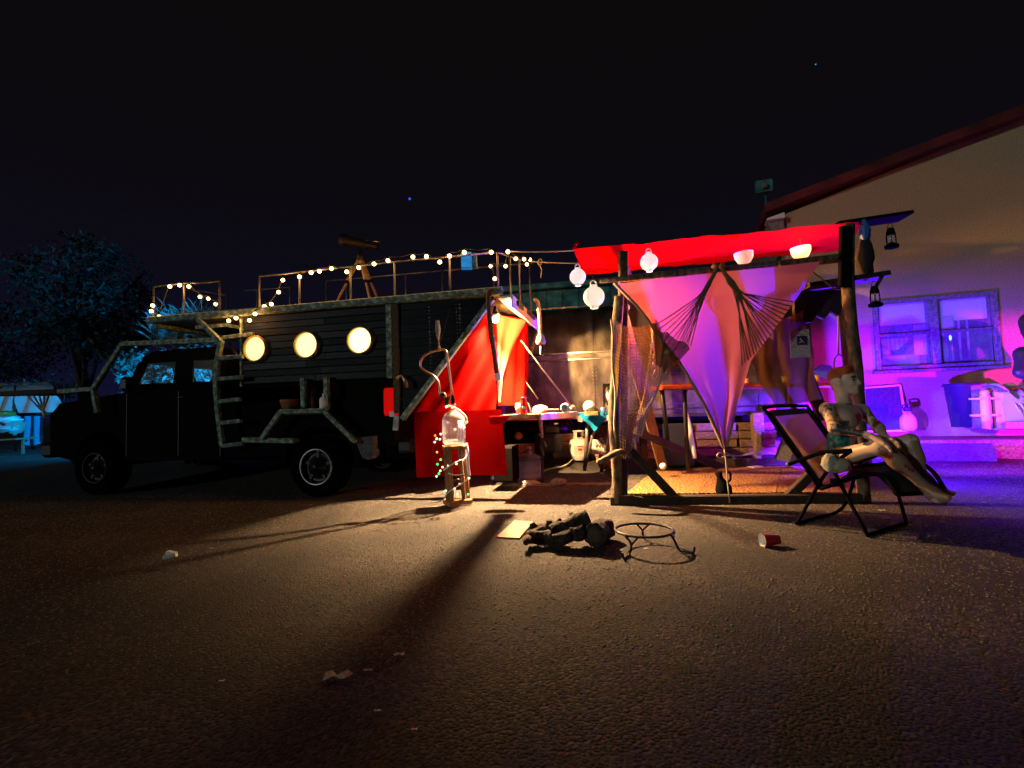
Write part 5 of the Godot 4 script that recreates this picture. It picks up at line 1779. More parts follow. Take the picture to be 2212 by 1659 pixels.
# ---------- under and beside the frame ----------
func under_pergola():
	# bar counter of two slabs
	var t = thing("bar_counter", Vector3(2.577, 0.060, -7.300) * Vector3(1, 0, 1), "orange-red live-edge bar counter on dark pipe legs behind the shawl", "counter")
	var s = sb()
	beam(s, Vector3(1.906, 1.231, -6.500), Vector3(3.066, 1.226, -6.600), 0.42, 0.06, Vector3.UP, 0.25)
	fin(t, "counter_slab", s, mat("red_wood"))
	s = sb()
	beam(s, Vector3(3.140, 1.231, -6.900), Vector3(4.530, 1.199, -6.700), 0.40, 0.055, Vector3.UP, 0.25)
	fin(t, "counter_slab", s, mat("red_wood"))
	for p in [[Vector3(2.307, 1.199, -6.600), Vector3(2.375, 0.119, -6.800)], [Vector3(2.039, 1.211, -6.700), Vector3(2.149, 0.453, -6.900)], [Vector3(4.148, 1.148, -6.700), Vector3(4.185, 0.241, -6.800)]]:
		s = sb()
		tube(s, [p[0], p[1]], 0.030, 9)
		fin(t, "leg", s, mat("dark_metal"))
	s = sb()
	ball(s, Vector3(2.676, 1.284, -6.550), Vector3(0.20, 0.03, 0.10), 9, 0.5, 3)
	one("flat_fish_board", s, mat("brown_wood"), "flat dark driftwood piece lying on the bar counter left of the shawl", "driftwood")
	var ys = [Vector3(3.695, 1.297, -6.650), Vector3(4.077, 1.289, -6.600), Vector3(3.178, 1.278, -6.700)]
	for k in 3:
		s = sb()
		lathe(s, [Vector2(0.0, -0.04), Vector2(0.042, -0.04), Vector2(0.047, 0.05), Vector2(0.040, 0.05), Vector2(0.038, -0.02), Vector2(0.0, -0.02)], 14, Transform3D(Basis(), ys[k]))
		one("yellow_candle", s, mat("yellow_paint"), ["yellow candle cup on the bar counter behind the net drape", "yellow candle cup on the bar counter left of the seated person's head", "small yellow candle cup on the counter at the shawl's right edge"][k], "candle", "yellow candle cups on the bar counter")
	s = sb()
	prism(s, [Vector2(-0.20, -0.13), Vector2(-0.12, -0.16), Vector2(-0.06, -0.05), Vector2(0.04, -0.09), Vector2(0.13, -0.07), Vector2(0.18, 0.02), Vector2(0.15, 0.10), Vector2(0.02, 0.12), Vector2(-0.06, 0.06), Vector2(-0.14, 0.0)], -0.03, 0.03, Transform3D(Basis(), Vector3(4.521, 1.408, -7.200)))
	one("blue_watering_can", s, mat("blue_paint"), "blue spouted can standing behind the bar counter near the seated person", "can")
	s = sb()
	tube(s, [Vector3(2.492, 0.873, -7.100), Vector3(2.512, 0.695, -7.050), Vector3(2.526, 0.415, -7.000), Vector3(2.544, 0.239, -7.000)], 0.035, 8)
	one("glass_tube", s, mat("white_plastic"), "pale upright tube with pink glints beside the bar counter's leg", "tube")
	s = sb()
	box(s, Vector3(2.457, 0.409, -7.400), Vector3(0.36, 0.62, 0.3))
	one("blue_bin", s, mat("navy_plastic"), "dark blue bin under the bar counter", "bin")
	s = sb()
	box(s, Vector3(1.766, 0.703, -7.500), Vector3(0.44, 0.36, 0.3))
	one("blue_cooler", s, mat("navy_plastic"), "violet-blue cool box seen through the pale net", "cool box")
	# hanging dark jug by the tie cord
	s = sb()
	lathe(s, [Vector2(0.0, -0.12), Vector2(0.07, -0.11), Vector2(0.085, -0.04), Vector2(0.05, 0.03), Vector2(0.03, 0.08), Vector2(0.035, 0.13), Vector2(0.0, 0.13)], 16, Transform3D(Basis(Vector3.BACK, 0.25), Vector3(2.145, 0.160, -5.150)))
	tube(s, [Vector3(2.205, 0.297, -5.150), Vector3(2.238, 0.267, -5.150), Vector3(2.234, 0.210, -5.150), Vector3(2.184, 0.164, -5.150)], 0.012, 6)
	one("hanging_jug", s, mat("black_paint"), "small dark jug hanging by the shawl's tie cord above the floor", "jug")
	s = sb()
	box(s, Vector3(3.525, 0.027, -7.278) + Vector3(0, 0.03, 0), Vector3(0.20, 0.02, 0.13), Basis(Vector3.UP, 0.4), 0.3)
	one("paper_scrap", s, mat("paper"), "white crumpled paper on the floor near the back beam", "paper")
	s = sb()
	ball(s, Vector3(1.975, 0.191, -6.600), Vector3.ONE * 0.045, 9)
	one("white_ball", s, mat("white_plastic"), "small white ball at the foot of the leaning plank", "ball")
	# timber stacks behind
	var n = 0
	for st in [[Vector3(-0.188, 0.321, -7.900), Vector3(0.478, 0.330, -7.900), 2], [Vector3(0.657, 0.307, -8.300), Vector3(1.178, 0.307, -8.300), 3], [Vector3(1.980, 0.261, -8.100), Vector3(2.284, 0.267, -8.100), 3], [Vector3(2.951, 0.285, -8.100), Vector3(3.633, 0.280, -8.100), 4], [Vector3(3.648, 0.279, -8.100), Vector3(4.254, 0.276, -8.100), 4]]:
		t = thing("timber_stack", st[0], ["low stack of rough timbers behind the clear water jug", "stack of sawn timbers behind the white gas bottle", "short timber stack behind the leaning plank", "stack of pale timbers behind the shawl's lower tip", "stack of pale crate boards left of the recliner"][n], "timber", "timber stacks along the silver trailer")
		for k in st[2]:
			s = sb()
			var up = Vector3(0, 0.135 * (k - 0.5), 0)
			beam(s, st[0] + up + Vector3(0.02 * (k % 2), 0, 0), st[1] + up + Vector3(-0.03 * (k % 2), 0, 0), 0.2, 0.125)
			fin(t, "board", s, mat("pallet"))
		n += 1
	s = sb()
	tube(s, curve([Vector3(3.170, 0.302, -7.800), Vector3(3.446, 0.179, -7.700), Vector3(3.809, 0.233, -7.700), Vector3(4.165, 0.165, -7.700)], 5), 0.012, 6)
	one("garden_hose", s, mat("rope"), "pale rope sagging along the timber stacks", "rope")
	s = sb()
	box(s, Vector3(3.901, 0.611, -7.900), Vector3(0.16, 0.45, 0.12))
	beam(s, Vector3(3.873, 0.555, -7.850), Vector3(3.848, 0.117, -7.850), 0.10, 0.10)
	one("crate_post", s, mat("pallet"), "upright pale timber post beside the crate boards", "post")
	s = sb()
	prism(s, [Vector2(-0.9, -0.22), Vector2(0.85, -0.22), Vector2(0.95, 0.0), Vector2(0.55, 0.06), Vector2(0.25, 0.22), Vector2(-0.35, 0.22), Vector2(-0.6, 0.05), Vector2(-0.9, 0.0)], -0.5, 0.5, Transform3D(Basis(Vector3.UP, 0.1), Vector3(5.015, 0.761, -9.600)))
	one("parked_car", s, mat("navy_plastic"), "dark blue parked car glimpsed between shawl and recliner", "car")
	s = sb()
	prism(s, [Vector2(-0.24, -0.28), Vector2(0.30, -0.28), Vector2(0.14, 0.30), Vector2(0.02, 0.30)], -0.2, 0.2, Transform3D(Basis(), Vector3(3.952, 0.464, -6.900)))
	one("blue_sandwich_board", s, mat("blue_concrete"), "blue-lit folded board standing behind the recliner's back", "board")


func beside_pergola():
	# gas bottle
	var p = Vector3(1.054, 0.163, -8.000)
	var t = thing("gas_bottle", p, "white propane gas bottle with a collar and printed label beside the griddle table", "gas bottle")
	var s = sb()
	lathe(s, [Vector2(0.0, 0.02), Vector2(0.12, 0.0), Vector2(0.12, 0.03), Vector2(0.155, 0.06), Vector2(0.16, 0.10), Vector2(0.16, 0.25), Vector2(0.14, 0.31), Vector2(0.08, 0.345), Vector2(0.0, 0.35)], 24, Transform3D(Basis(), p))
	fin(t, "tank", s, mat("white_plastic"))
	s = sb()
	for k in 11:
		var a = -2.4 + 4.8 * k / 10.0 - PI / 2 + PI
		var b = -2.4 + 4.8 * (k + 1) / 10.0 - PI / 2 + PI
		if k in [4, 5]:
			continue
		quad(s, p + Vector3(cos(a) * 0.085, 0.33, sin(a) * 0.085), p + Vector3(cos(b) * 0.085, 0.33, sin(b) * 0.085), p + Vector3(cos(b) * 0.085, 0.46, sin(b) * 0.085), p + Vector3(cos(a) * 0.085, 0.46, sin(a) * 0.085))
	tube(s, circle(p + Vector3(0, 0.46, 0), 0.085, Basis(), 20), 0.012, 6, true)
	tube(s, circle(p + Vector3(0, 0.35, 0), 0.085, Basis(), 20), 0.012, 6, true)
	fin(t, "collar", s, mat("white_plastic"))
	s = sb()
	lathe(s, [Vector2(0.0, 0.34), Vector2(0.03, 0.34), Vector2(0.03, 0.42), Vector2(0.0, 0.43)], 12, Transform3D(Basis(), p))
	fin(t, "valve", s, mat("black_matt"))
	s = sb()
	s.set_smooth_group(0)
	for k in 8:
		var a = 0.9 + 1.3 * k / 8.0
		var b = 0.9 + 1.3 * (k + 1) / 8.0
		quad(s, p + Vector3(cos(a) * 0.1615, 0.09, sin(a) * 0.1615), p + Vector3(cos(b) * 0.1615, 0.09, sin(b) * 0.1615), p + Vector3(cos(b) * 0.1615, 0.24, sin(b) * 0.1615), p + Vector3(cos(a) * 0.1615, 0.24, sin(a) * 0.1615))
	fin(t, "label", s, mat("paper"))
	s = sb()
	box(s, p + Vector3(-0.005, 0.175, 0.163), Vector3(0.06, 0.035, 0.006), Basis(), 0.3)
	box(s, p + Vector3(0.0, 0.225, 0.163), Vector3(0.09, 0.012, 0.006), Basis(), 0.3)
	fin(t, "print", s, mat("red_paint"))
	s = sb()
	tube(s, curve([p + Vector3(0.0, 0.40, 0.02), p + Vector3(0.10, 0.36, 0.10), p + Vector3(0.14, 0.45, 0.10), p + Vector3(0.18, 0.62, 0.06), p + Vector3(0.2, 0.75, 0.0)], 5), 0.011, 7)
	one("gas_hose", s, mat("black_matt"), "black gas hose from the white gas bottle up to the griddle", "hose")
	s = sb()
	tube(s, curve([Vector3(0.938, 0.199, -7.900), Vector3(0.825, 0.136, -7.700), Vector3(0.714, 0.108, -7.600), Vector3(0.550, 0.096, -7.500), Vector3(0.431, 0.078, -7.400)], 5), 0.013, 7)
	box(s, Vector3(0.660, 0.115, -7.550), Vector3(0.08, 0.03, 0.03))
	one("yellow_hose", s, mat("rope"), "yellowish hose on the ground left of the gas bottle", "hose")
	s = sb()
	lathe(s, [Vector2(0.0, 0.0), Vector2(0.15, 0.02), Vector2(0.17, 0.10), Vector2(0.17, 0.22), Vector2(0.12, 0.30), Vector2(0.0, 0.32)], 20, Transform3D(Basis(), Vector3(1.355, 0.152, -8.100)))
	one("black_pot", s, mat("black_paint"), "black round pot behind the griddle table's leg", "pot")
	# griddle table
	t = thing("griddle_table", Vector3(1.163, 0.069, -7.400) * Vector3(1, 0, 1), "camp griddle table with tubular legs left of the log post", "table")
	s = sb()
	beam(s, Vector3(0.945, 0.868, -7.000), Vector3(1.556, 0.876, -7.000), 0.48, 0.13, Vector3.UP, 0.15)
	fin(t, "table_top", s, mat("concrete"))
	for k in 9:
		s = sb()
		box(s, Vector3(1.231, 0.844, -6.740).lerp(Vector3(1.453, 0.850, -6.740), k / 8.0), Vector3(0.012, 0.10, 0.02))
		fin(t, "grille_slat", s, mat("white_plastic"))
	for q in [[Vector3(1.062, 0.838, -7.000), Vector3(1.017, 0.091, -7.200)], [Vector3(1.193, 0.834, -7.000), Vector3(1.011, 0.118, -7.200)], [Vector3(1.357, 0.831, -6.900), Vector3(1.241, 0.084, -7.100)]]:
		s = sb()
		tube(s, q, 0.028, 8)
		fin(t, "leg", s, mat("aluminium_dull"))
	s = sb()
	tube(s, [Vector3(1.181, 0.636, -7.050), Vector3(1.314, 0.569, -7.000)], 0.014, 6)
	fin(t, "cross_brace", s, mat("aluminium_dull"))
	s = sb()
	var f = func(u, v):
		var top = Vector3(0.911, 0.923, -6.740).lerp(Vector3(1.418, 0.933, -6.740), u)
		var edge = path_at([[0.0, 0.05], [0.28, 0.20], [0.36, 0.26], [0.6, 0.12], [1.0, 0.0]], u)
		return top + Vector3(0.01 * sin(v * 8.0), -edge * v, 0.02 + 0.02 * sin(u * 14.0) * v)
	sheet(s, 22, 8, f)
	var g = func(u, v): return Vector3(0.911, 0.923, -6.740).lerp(Vector3(1.418, 0.933, -6.740), u) + Vector3(0, 0.006 * sin(u * 11.0), 0.02 - 0.42 * v)
	sheet(s, 18, 6, g)
	one("blue_towel", s, cloth("blue_towel", 0.015, 0.30, 0.60, 0.2, 9.0), "bright blue towel draped over the griddle table's edge", "towel")
	var c = thing("white_hat", Vector3(1.064, 1.014, -6.800), "white and dark green cap sitting on the blue towel", "cap")
	s = sb()
	ball(s, Vector3(1.057, 1.014, -6.800), Vector3(0.085, 0.085, 0.09), 10)
	fin(c, "crown", s, mat("white_paint"))
	s = sb()
	ball(s, Vector3(1.084, 0.962, -6.740), Vector3(0.085, 0.045, 0.07), 10)
	fin(c, "peak", s, mat("leaf_dark"))
	s = sb()
	box(s, Vector3(1.057, 0.920, -6.660), Vector3(0.16, 0.055, 0.08), Basis(Vector3.UP, 0.2))
	one("tan_box", s, mat("ply"), "small tan box in front of the white cap on the griddle table", "box")
	s = sb()
	lathe(s, [Vector2(0.0, -0.05), Vector2(0.035, -0.05), Vector2(0.037, 0.045), Vector2(0.03, 0.055), Vector2(0.0, 0.055)], 14, Transform3D(Basis(), Vector3(1.237, 0.945, -6.750)))
	one("blue_tin", s, mat("blue_paint"), "small blue tin standing on the griddle table", "tin")
	s = sb()
	lathe(s, [Vector2(0.0, -0.06), Vector2(0.045, -0.06), Vector2(0.045, 0.03), Vector2(0.03, 0.04), Vector2(0.035, 0.08), Vector2(0.0, 0.085)], 14, Transform3D(Basis(), Vector3(1.349, 0.954, -6.800)))
	one("dark_jar", s, mat("navy_plastic"), "dark jar with a pale lid beside the blue tin on the griddle table", "jar")
	c = thing("red_lid_jar", Vector3(1.405, 0.965, -6.700), "jar with a red lid at the griddle table's right end", "jar")
	s = sb()
	lathe(s, [Vector2(0.0, -0.08), Vector2(0.045, -0.08), Vector2(0.045, 0.02), Vector2(0.0, 0.02)], 14, Transform3D(Basis(), Vector3(1.405, 0.965, -6.700)))
	fin(c, "jar_body", s, mat("pink_cloth"))
	s = sb()
	lathe(s, [Vector2(0.0, 0.02), Vector2(0.048, 0.02), Vector2(0.048, 0.05), Vector2(0.0, 0.055)], 14, Transform3D(Basis(), Vector3(1.405, 0.965, -6.700)))
	fin(c, "lid", s, mat("red_paint"))
	s = sb()
	lathe(s, [Vector2(0.0, -0.18), Vector2(0.10, -0.18), Vector2(0.10, 0.22), Vector2(0.095, 0.22), Vector2(0.095, -0.16), Vector2(0.0, -0.16)], 22, Transform3D(Basis(), Vector3(1.408, 1.112, -7.100)))
	one("steel_pot", s, mat("chrome"), "tall shiny steel stockpot on the griddle table behind the log post", "pot")
	# white tag sign
	t = thing("tag_sign", Vector3(1.204, 0.435, -7.000), "small white tag sign with black handwriting leaning on the table leg", "sign")
	s = sb()
	box(s, Vector3(1.204, 0.435, -7.000), Vector3(0.20, 0.21, 0.008), Basis(Vector3.BACK, -0.12), 0.1)
	fin(t, "sheet", s, mat("paper"))
	s = sb()
	for k in 3:
		var q = Vector3(1.157, 0.490, -6.980) + Vector3(0.045 * k, 0, 0)
		tube(s, [q + Vector3(-0.012, 0.03, 0), q + Vector3(0.012, 0.0, 0), q + Vector3(-0.01, -0.02, 0), q + Vector3(0.008, -0.06, 0)], 0.006, 5)
	fin(t, "lettering", s, mat("black_matt"))
	s = sb()
	tube(s, circle(Vector3(1.226, 0.540, -6.990), 0.022, Basis(Vector3.RIGHT, Vector3.BACK, Vector3.UP), 12), 0.009, 5, true)
	fin(t, "hanger", s, mat("paper"))
	# clay chiminea
	t = thing("clay_chiminea", Vector3(1.353, 0.088, -7.200), "round terracotta clay oven half hidden behind the log post", "clay oven")
	s = sb()
	var o = Vector3(1.360, 0.108, -7.200)
	lathe(s, [Vector2(0.0, 0.0), Vector2(0.12, 0.0), Vector2(0.17, 0.10), Vector2(0.19, 0.22), Vector2(0.17, 0.34), Vector2(0.11, 0.44), Vector2(0.09, 0.55), Vector2(0.10, 0.60), Vector2(0.0, 0.60)], 24, Transform3D(Basis(), o))
	fin(t, "clay_body", s, mat("terracotta"))
	s = sb()
	tube(s, circle(o + Vector3(0, 0.20, 0), 0.19, Basis(), 24), 0.008, 6, true)
	fin(t, "clay_rib", s, mat("terracotta"))
	s = sb()
	ball(s, o + Vector3(-0.12, 0.47, 0.14), Vector3(0.05, 0.08, 0.05), 9, 0.3, 2)
	fin(t, "spout", s, mat("red_wood"))


# ---------- camp things near the truck's stern ----------
func camp_things():
	# carboy on its wooden stand
	var base = Vector3(-0.686, 0.000, -5.692)
	var t = thing("carboy_stand", base, "slim wooden stand carrying the glass carboy in front of the red skirt", "stand")
	var wood = mat("warm_wood")
	var s
	for p in [[Vector3(-0.741, 0.638, -5.350), Vector3(-0.718, 0.047, -5.300)], [Vector3(-0.688, 0.643, -5.250), Vector3(-0.661, 0.049, -5.200)], [Vector3(-0.580, 0.611, -5.250), Vector3(-0.544, 0.081, -5.300)], [Vector3(-0.558, 0.627, -5.420), Vector3(-0.516, 0.063, -5.480)]]:
		s = sb()
		beam(s, Vector3(p[0].x, p[0].y, p[0].z), Vector3(p[1].x, 0.02, p[1].z), 0.042, 0.042, Vector3.BACK)
		fin(t, "leg", s, wood)
	s = sb()
	box(s, Vector3(-0.644, 0.617, -5.330), Vector3(0.24, 0.035, 0.24), Basis(Vector3.UP, 0.2))
	fin(t, "top_board", s, wood)
	s = sb()
	beam(s, Vector3(Vector3(-0.720, 0.071, -5.250).x, 0.04, -5.22), Vector3(Vector3(-0.469, 0.061, -5.400).x, 0.04, -5.32), 0.06, 0.05)
	fin(t, "foot_rail", s, wood)
	s = sb()
	beam(s, Vector3(Vector3(-0.754, 0.053, -5.350).x, 0.04, -5.36), Vector3(Vector3(-0.645, 0.063, -5.150).x, 0.04, -5.12), 0.06, 0.05)
	fin(t, "foot_rail", s, wood)
	for y in [0.26, 0.44]:
		s = sb()
		beam(s, Vector3(Vector3(-0.689, 0.453, -5.300).x, y, -5.28), Vector3(Vector3(-0.535, 0.448, -5.300).x, y + 0.02, -5.32), 0.025, 0.025)
		fin(t, "stretcher", s, wood)
	var cb = Vector3(-0.643, 0.636, -5.330)
	var c = thing("glass_carboy", cb, "clear glass carboy bottle wrapped with string lights on the wooden stand", "bottle")
	s = sb()
	var prof = [Vector2(0.0, 0.015), Vector2(0.10, 0.01), Vector2(0.122, 0.03), Vector2(0.125, 0.10), Vector2(0.121, 0.12), Vector2(0.125, 0.14), Vector2(0.125, 0.27), Vector2(0.115, 0.31), Vector2(0.08, 0.345), Vector2(0.04, 0.37), Vector2(0.028, 0.39), Vector2(0.028, 0.43), Vector2(0.032, 0.435), Vector2(0.032, 0.45), Vector2(0.0, 0.45)]
	lathe(s, prof, 28, Transform3D(Basis(), cb))
	fin(c, "glass_body", s, glass("carboy_glass", 0.86, 0.90, 0.90, 0.22))
	s = sb()
	lathe(s, [Vector2(0.0, 0.02), Vector2(0.105, 0.02), Vector2(0.115, 0.05), Vector2(0.115, 0.06), Vector2(0.0, 0.06)], 24, Transform3D(Basis(), cb))
	fin(c, "water", s, glass("carboy_water", 0.8, 0.85, 0.9, 0.3))
	s = sb()
	for k in 4:
		tube(s, [cb + Vector3(0.06 + 0.015 * k, 0.05, 0.105 - 0.012 * k), cb + Vector3(0.062 + 0.015 * k, 0.27, 0.105 - 0.012 * k)], 0.006, 5)
	fin(c, "glass_rib", s, mat("white_plastic"))
	s = sb()
	lathe(s, [Vector2(0.024, 0.44), Vector2(0.020, 0.50), Vector2(0.016, 0.54), Vector2(0.0, 0.54)], 12, Transform3D(Basis(), cb))
	fin(c, "stopper", s, mat("rubber"))
	# bent metal tubes out of its neck
	var pipes = thing("bent_pipe", cb + Vector3(0, 0.5, 0), "bent pale metal pipes curling up from the glass carboy's neck like a still", "pipe")
	s = sb()
	tube(s, curve([Vector3(-0.723, 1.088, -5.330), Vector3(-0.726, 1.178, -5.330), Vector3(-0.750, 1.199, -5.330), Vector3(-0.786, 1.190, -5.330), Vector3(-0.789, 1.270, -5.330), Vector3(-0.807, 1.341, -5.330), Vector3(-0.861, 1.403, -5.330), Vector3(-0.941, 1.446, -5.330), Vector3(-0.985, 1.498, -5.330), Vector3(-0.979, 1.569, -5.330), Vector3(-0.927, 1.628, -5.330), Vector3(-0.825, 1.665, -5.330), Vector3(-0.770, 1.669, -5.330)], 5), 0.014, 8)
	fin(pipes, "pipe", s, mat("copper"))
	s = sb()
	tube(s, curve([Vector3(-0.702, 1.097, -5.330), Vector3(-0.678, 1.167, -5.350), Vector3(-0.657, 1.197, -5.350), Vector3(-0.665, 1.298, -5.350), Vector3(-0.682, 1.460, -5.350), Vector3(-0.698, 1.603, -5.350), Vector3(-0.722, 1.675, -5.350), Vector3(-0.773, 1.681, -5.350), Vector3(-0.787, 1.717, -5.350)], 5), 0.014, 8)
	fin(pipes, "pipe", s, mat("copper"))
	s = sb()
	box(s, Vector3(-0.756, 1.189, -5.330), Vector3(0.05, 0.05, 0.04), Basis(), 0.3)
	lathe(s, [Vector2(0.0, -0.08), Vector2(0.022, -0.07), Vector2(0.028, 0.0), Vector2(0.02, 0.03), Vector2(0.0, 0.03)], 12, Transform3D(Basis(), Vector3(-0.712, 1.127, -5.330)))
	fin(pipes, "coupling", s, mat("dark_metal"))
	var fe = thing("feather_brush", Vector3(-0.788, 1.734, -5.360), "white feather brush standing upright in the top of the bent pipes", "feather")
	s = sb()
	tube(s, [Vector3(-0.784, 1.698, -5.360), Vector3(-0.792, 1.800, -5.360), Vector3(-0.809, 1.939, -5.360)], [0.008, 0.008, 0.006], 6)
	fin(fe, "quill", s, mat("paper"))
	s = sb()
	sheet(s, 8, 12, func(u, v): return Vector3(-0.792, 1.785, -5.360).lerp(Vector3(-0.797, 2.005, -5.360), v) + Vector3((u - 0.5) * 0.055 * sin(v * 2.2 + 0.3), 0, 0.012 * cos(u * 9.0)))
	fin(fe, "vane", s, mat("white_paint"))
	s = sb()
	tube(s, [Vector3(-0.798, 1.753, -5.500), Vector3(-0.721, 2.058, -5.600), Vector3(-0.669, 2.304, -5.700)], 0.0035, 4)
	one("guy_line", s, mat("cord"), "thin line from the bent pipes up to the ship's deck beam", "line")
	# little coloured lights
	var lt = thing("fairy_lights", cb, "string of tiny coloured fairy lights wound round the carboy and its stand", "string lights")
	s = sb()
	var loops = [curve([Vector3(-0.662, 1.065, -5.200), Vector3(-0.575, 1.023, -5.200), Vector3(-0.503, 0.957, -5.200), Vector3(-0.485, 0.903, -5.200), Vector3(-0.521, 0.836, -5.200)], 5), curve([Vector3(-0.530, 0.649, -5.250), Vector3(-0.503, 0.550, -5.250), Vector3(-0.519, 0.507, -5.200), Vector3(-0.603, 0.479, -5.120), Vector3(-0.695, 0.425, -5.120), Vector3(-0.745, 0.388, -5.200)], 5), curve([Vector3(-0.687, 0.367, -5.120), Vector3(-0.611, 0.346, -5.120), Vector3(-0.528, 0.343, -5.200)], 4), curve([Vector3(-0.495, 0.306, -5.250), Vector3(-0.520, 0.266, -5.200), Vector3(-0.609, 0.223, -5.120), Vector3(-0.701, 0.160, -5.120), Vector3(-0.772, 0.072, -5.200), Vector3(-0.897, 0.042, -5.250)], 5)]
	for l in loops:
		tube(s, l, 0.0055, 5)
	tube(s, curve([Vector3(-0.510, 0.654, -5.300), Vector3(-0.496, 0.572, -5.280), Vector3(-0.490, 0.400, -5.280), Vector3(-0.482, 0.312, -5.280)], 4), 0.018, 6)
	fin(lt, "cord", s, mat("white_plastic"))
	var cols = [Color(1, 0.95, 0.8), Color(0.3, 1.0, 0.5), Color(1.0, 0.62, 0.2), Color(0.75, 0.92, 1.0)]
	var beads = [[Vector3(-0.688, 1.050, -5.100), 0], [Vector3(-0.682, 1.061, -5.240), 1], [Vector3(-0.640, 1.045, -5.220), 0], [Vector3(-0.524, 0.909, -5.200), 0], [Vector3(-0.488, 0.884, -5.180), 1], [Vector3(-0.512, 0.833, -5.160), 0], [Vector3(-0.815, 0.756, -5.140), 2], [Vector3(-0.818, 0.690, -5.120), 0], [Vector3(-0.795, 0.724, -5.100), 0], [Vector3(-0.783, 0.711, -5.240), 3], [Vector3(-0.769, 0.765, -5.220), 3], [Vector3(-0.809, 0.578, -5.200), 2], [Vector3(-0.769, 0.502, -5.180), 1], [Vector3(-0.801, 0.457, -5.160), 1], [Vector3(-0.810, 0.335, -5.140), 0], [Vector3(-0.782, 0.365, -5.120), 1], [Vector3(-0.764, 0.396, -5.100), 0], [Vector3(-0.760, 0.417, -5.240), 0], [Vector3(-0.698, 0.432, -5.220), 0], [Vector3(-0.608, 0.451, -5.200), 0], [Vector3(-0.479, 0.301, -5.180), 0], [Vector3(-0.575, 0.244, -5.160), 0], [Vector3(-0.732, 0.176, -5.140), 1], [Vector3(-0.715, 0.188, -5.120), 0], [Vector3(-0.621, 0.208, -5.100), 0], [Vector3(-0.610, 0.132, -5.240), 3], [Vector3(-0.496, 0.127, -5.220), 1], [Vector3(-0.614, 0.810, -5.200), 0], [Vector3(-0.553, 0.838, -5.180), 0]]
	s = sb()
	ball(s, Vector3.ZERO, Vector3.ONE * 0.0125, 6)
	s.generate_normals()
	var bm = s.commit()
	for b in beads:
		var o = put(lt, "light_bead", bm, glow("bead%d" % b[1], cols[b[1]], 1.25))
		o.global_position = b[0]
	# clear water jug
	var wj = thing("water_jug", Vector3(0.219, 0.003, -6.956), "clear ribbed water jug, blue-lit, on the ground below the table", "jug")
	s = sb()
	var j = Vector3(0.219, 0.003, -6.956)
	lathe(s, [Vector2(0.0, 0.0), Vector2(0.13, 0.0), Vector2(0.15, 0.02), Vector2(0.15, 0.09), Vector2(0.142, 0.10), Vector2(0.15, 0.11), Vector2(0.15, 0.19), Vector2(0.142, 0.20), Vector2(0.15, 0.21), Vector2(0.15, 0.31), Vector2(0.12, 0.35), Vector2(0.04, 0.37), Vector2(0.03, 0.40), Vector2(0.03, 0.45), Vector2(0.0, 0.455)], 26, Transform3D(Basis(), j))
	fin(wj, "jug_body", s, glass("jug_plastic", 0.72, 0.72, 0.82, 0.32))
	s = sb()
	lathe(s, [Vector2(0.031, 0.44), Vector2(0.034, 0.445), Vector2(0.034, 0.475), Vector2(0.0, 0.478)], 14, Transform3D(Basis(), j))
	fin(wj, "cap", s, mat("paper"))
	s = sb()
	for x in [-0.17, 0.17]:
		for z in [-0.17, 0.17]:
			beam(s, j + Vector3(x, 0.0, z), j + Vector3(x, 0.32, z), 0.02, 0.02)
	for y in [0.02, 0.31]:
		for k in 4:
			var a = [Vector3(-0.17, y, 0.17), Vector3(0.17, y, 0.17), Vector3(0.17, y, -0.17), Vector3(-0.17, y, -0.17)]
			beam(s, j + a[k], j + a[(k + 1) % 4], 0.018, 0.018)
	fin(wj, "crate_frame", s, mat("navy_plastic"))
	s = sb()
	ball(s, Vector3(0.216, 0.000, -6.554) + Vector3(0, 0.03, 0), Vector3(0.12, 0.035, 0.08), 9, 0.7, 5)
	one("crumpled_bag", s, glass("plastic_bag", 0.9, 0.9, 0.95, 0.5), "crumpled clear plastic bag at the foot of the water jug", "bag")
	# pump with a bottle beyond it
	t = thing("pump_motor", Vector3(0.563, 0.275, -7.600), "dark engine pump with a pale bottle on top, beside the trailer's wheel", "pump")
	s = sb()
	box(s, Vector3(0.527, 0.467, -7.600), Vector3(0.34, 0.30, 0.28), Basis(Vector3.UP, 0.3), 0.2)
	box(s, Vector3(0.563, 0.678, -7.600), Vector3(0.22, 0.14, 0.2), Basis(Vector3.UP, 0.3), 0.2)
	fin(t, "motor", s, mat("dark_metal"))
	s = sb()
	tube(s, [Vector3(0.615, 0.765, -7.500), Vector3(0.685, 0.763, -7.500)], 0.02, 7)
	tube(s, [Vector3(0.419, 0.466, -7.450), Vector3(0.427, 0.293, -7.450)], 0.03, 8)
	fin(t, "pipe_end", s, mat("aluminium_dull"))
	s = sb()
	tube(s, curve([Vector3(0.349, 0.886, -7.450), Vector3(0.403, 0.843, -7.450), Vector3(0.420, 0.710, -7.450), Vector3(0.436, 0.570, -7.450), Vector3(0.487, 0.430, -7.450)], 4), [0.03, 0.03, 0.032, 0.034, 0.034, 0.034, 0.034, 0.03, 0.03, 0.028, 0.026, 0.024, 0.02, 0.02, 0.02, 0.02, 0.02], 8)
	one("bent_bottle", s, mat("concrete"), "pale bottle leaning on the dark pump", "bottle")
	s = sb()
	ball(s, Vector3(0.073, 0.610, -7.300), Vector3(0.06, 0.06, 0.06), 9, 0.2, 2)
	one("clay_lump", s, mat("terracotta"), "small round clay lump on the timbers under the table", "lump")
	s = sb()
	beam(s, Vector3(-0.138, 0.000, -6.544), Vector3(1.300, 0.000, -6.419), 0.07, 0.05)
	one("ground_pole", s, mat("pallet"), "long pale pole lying on the ground left of the frame", "pole")
	s = sb()
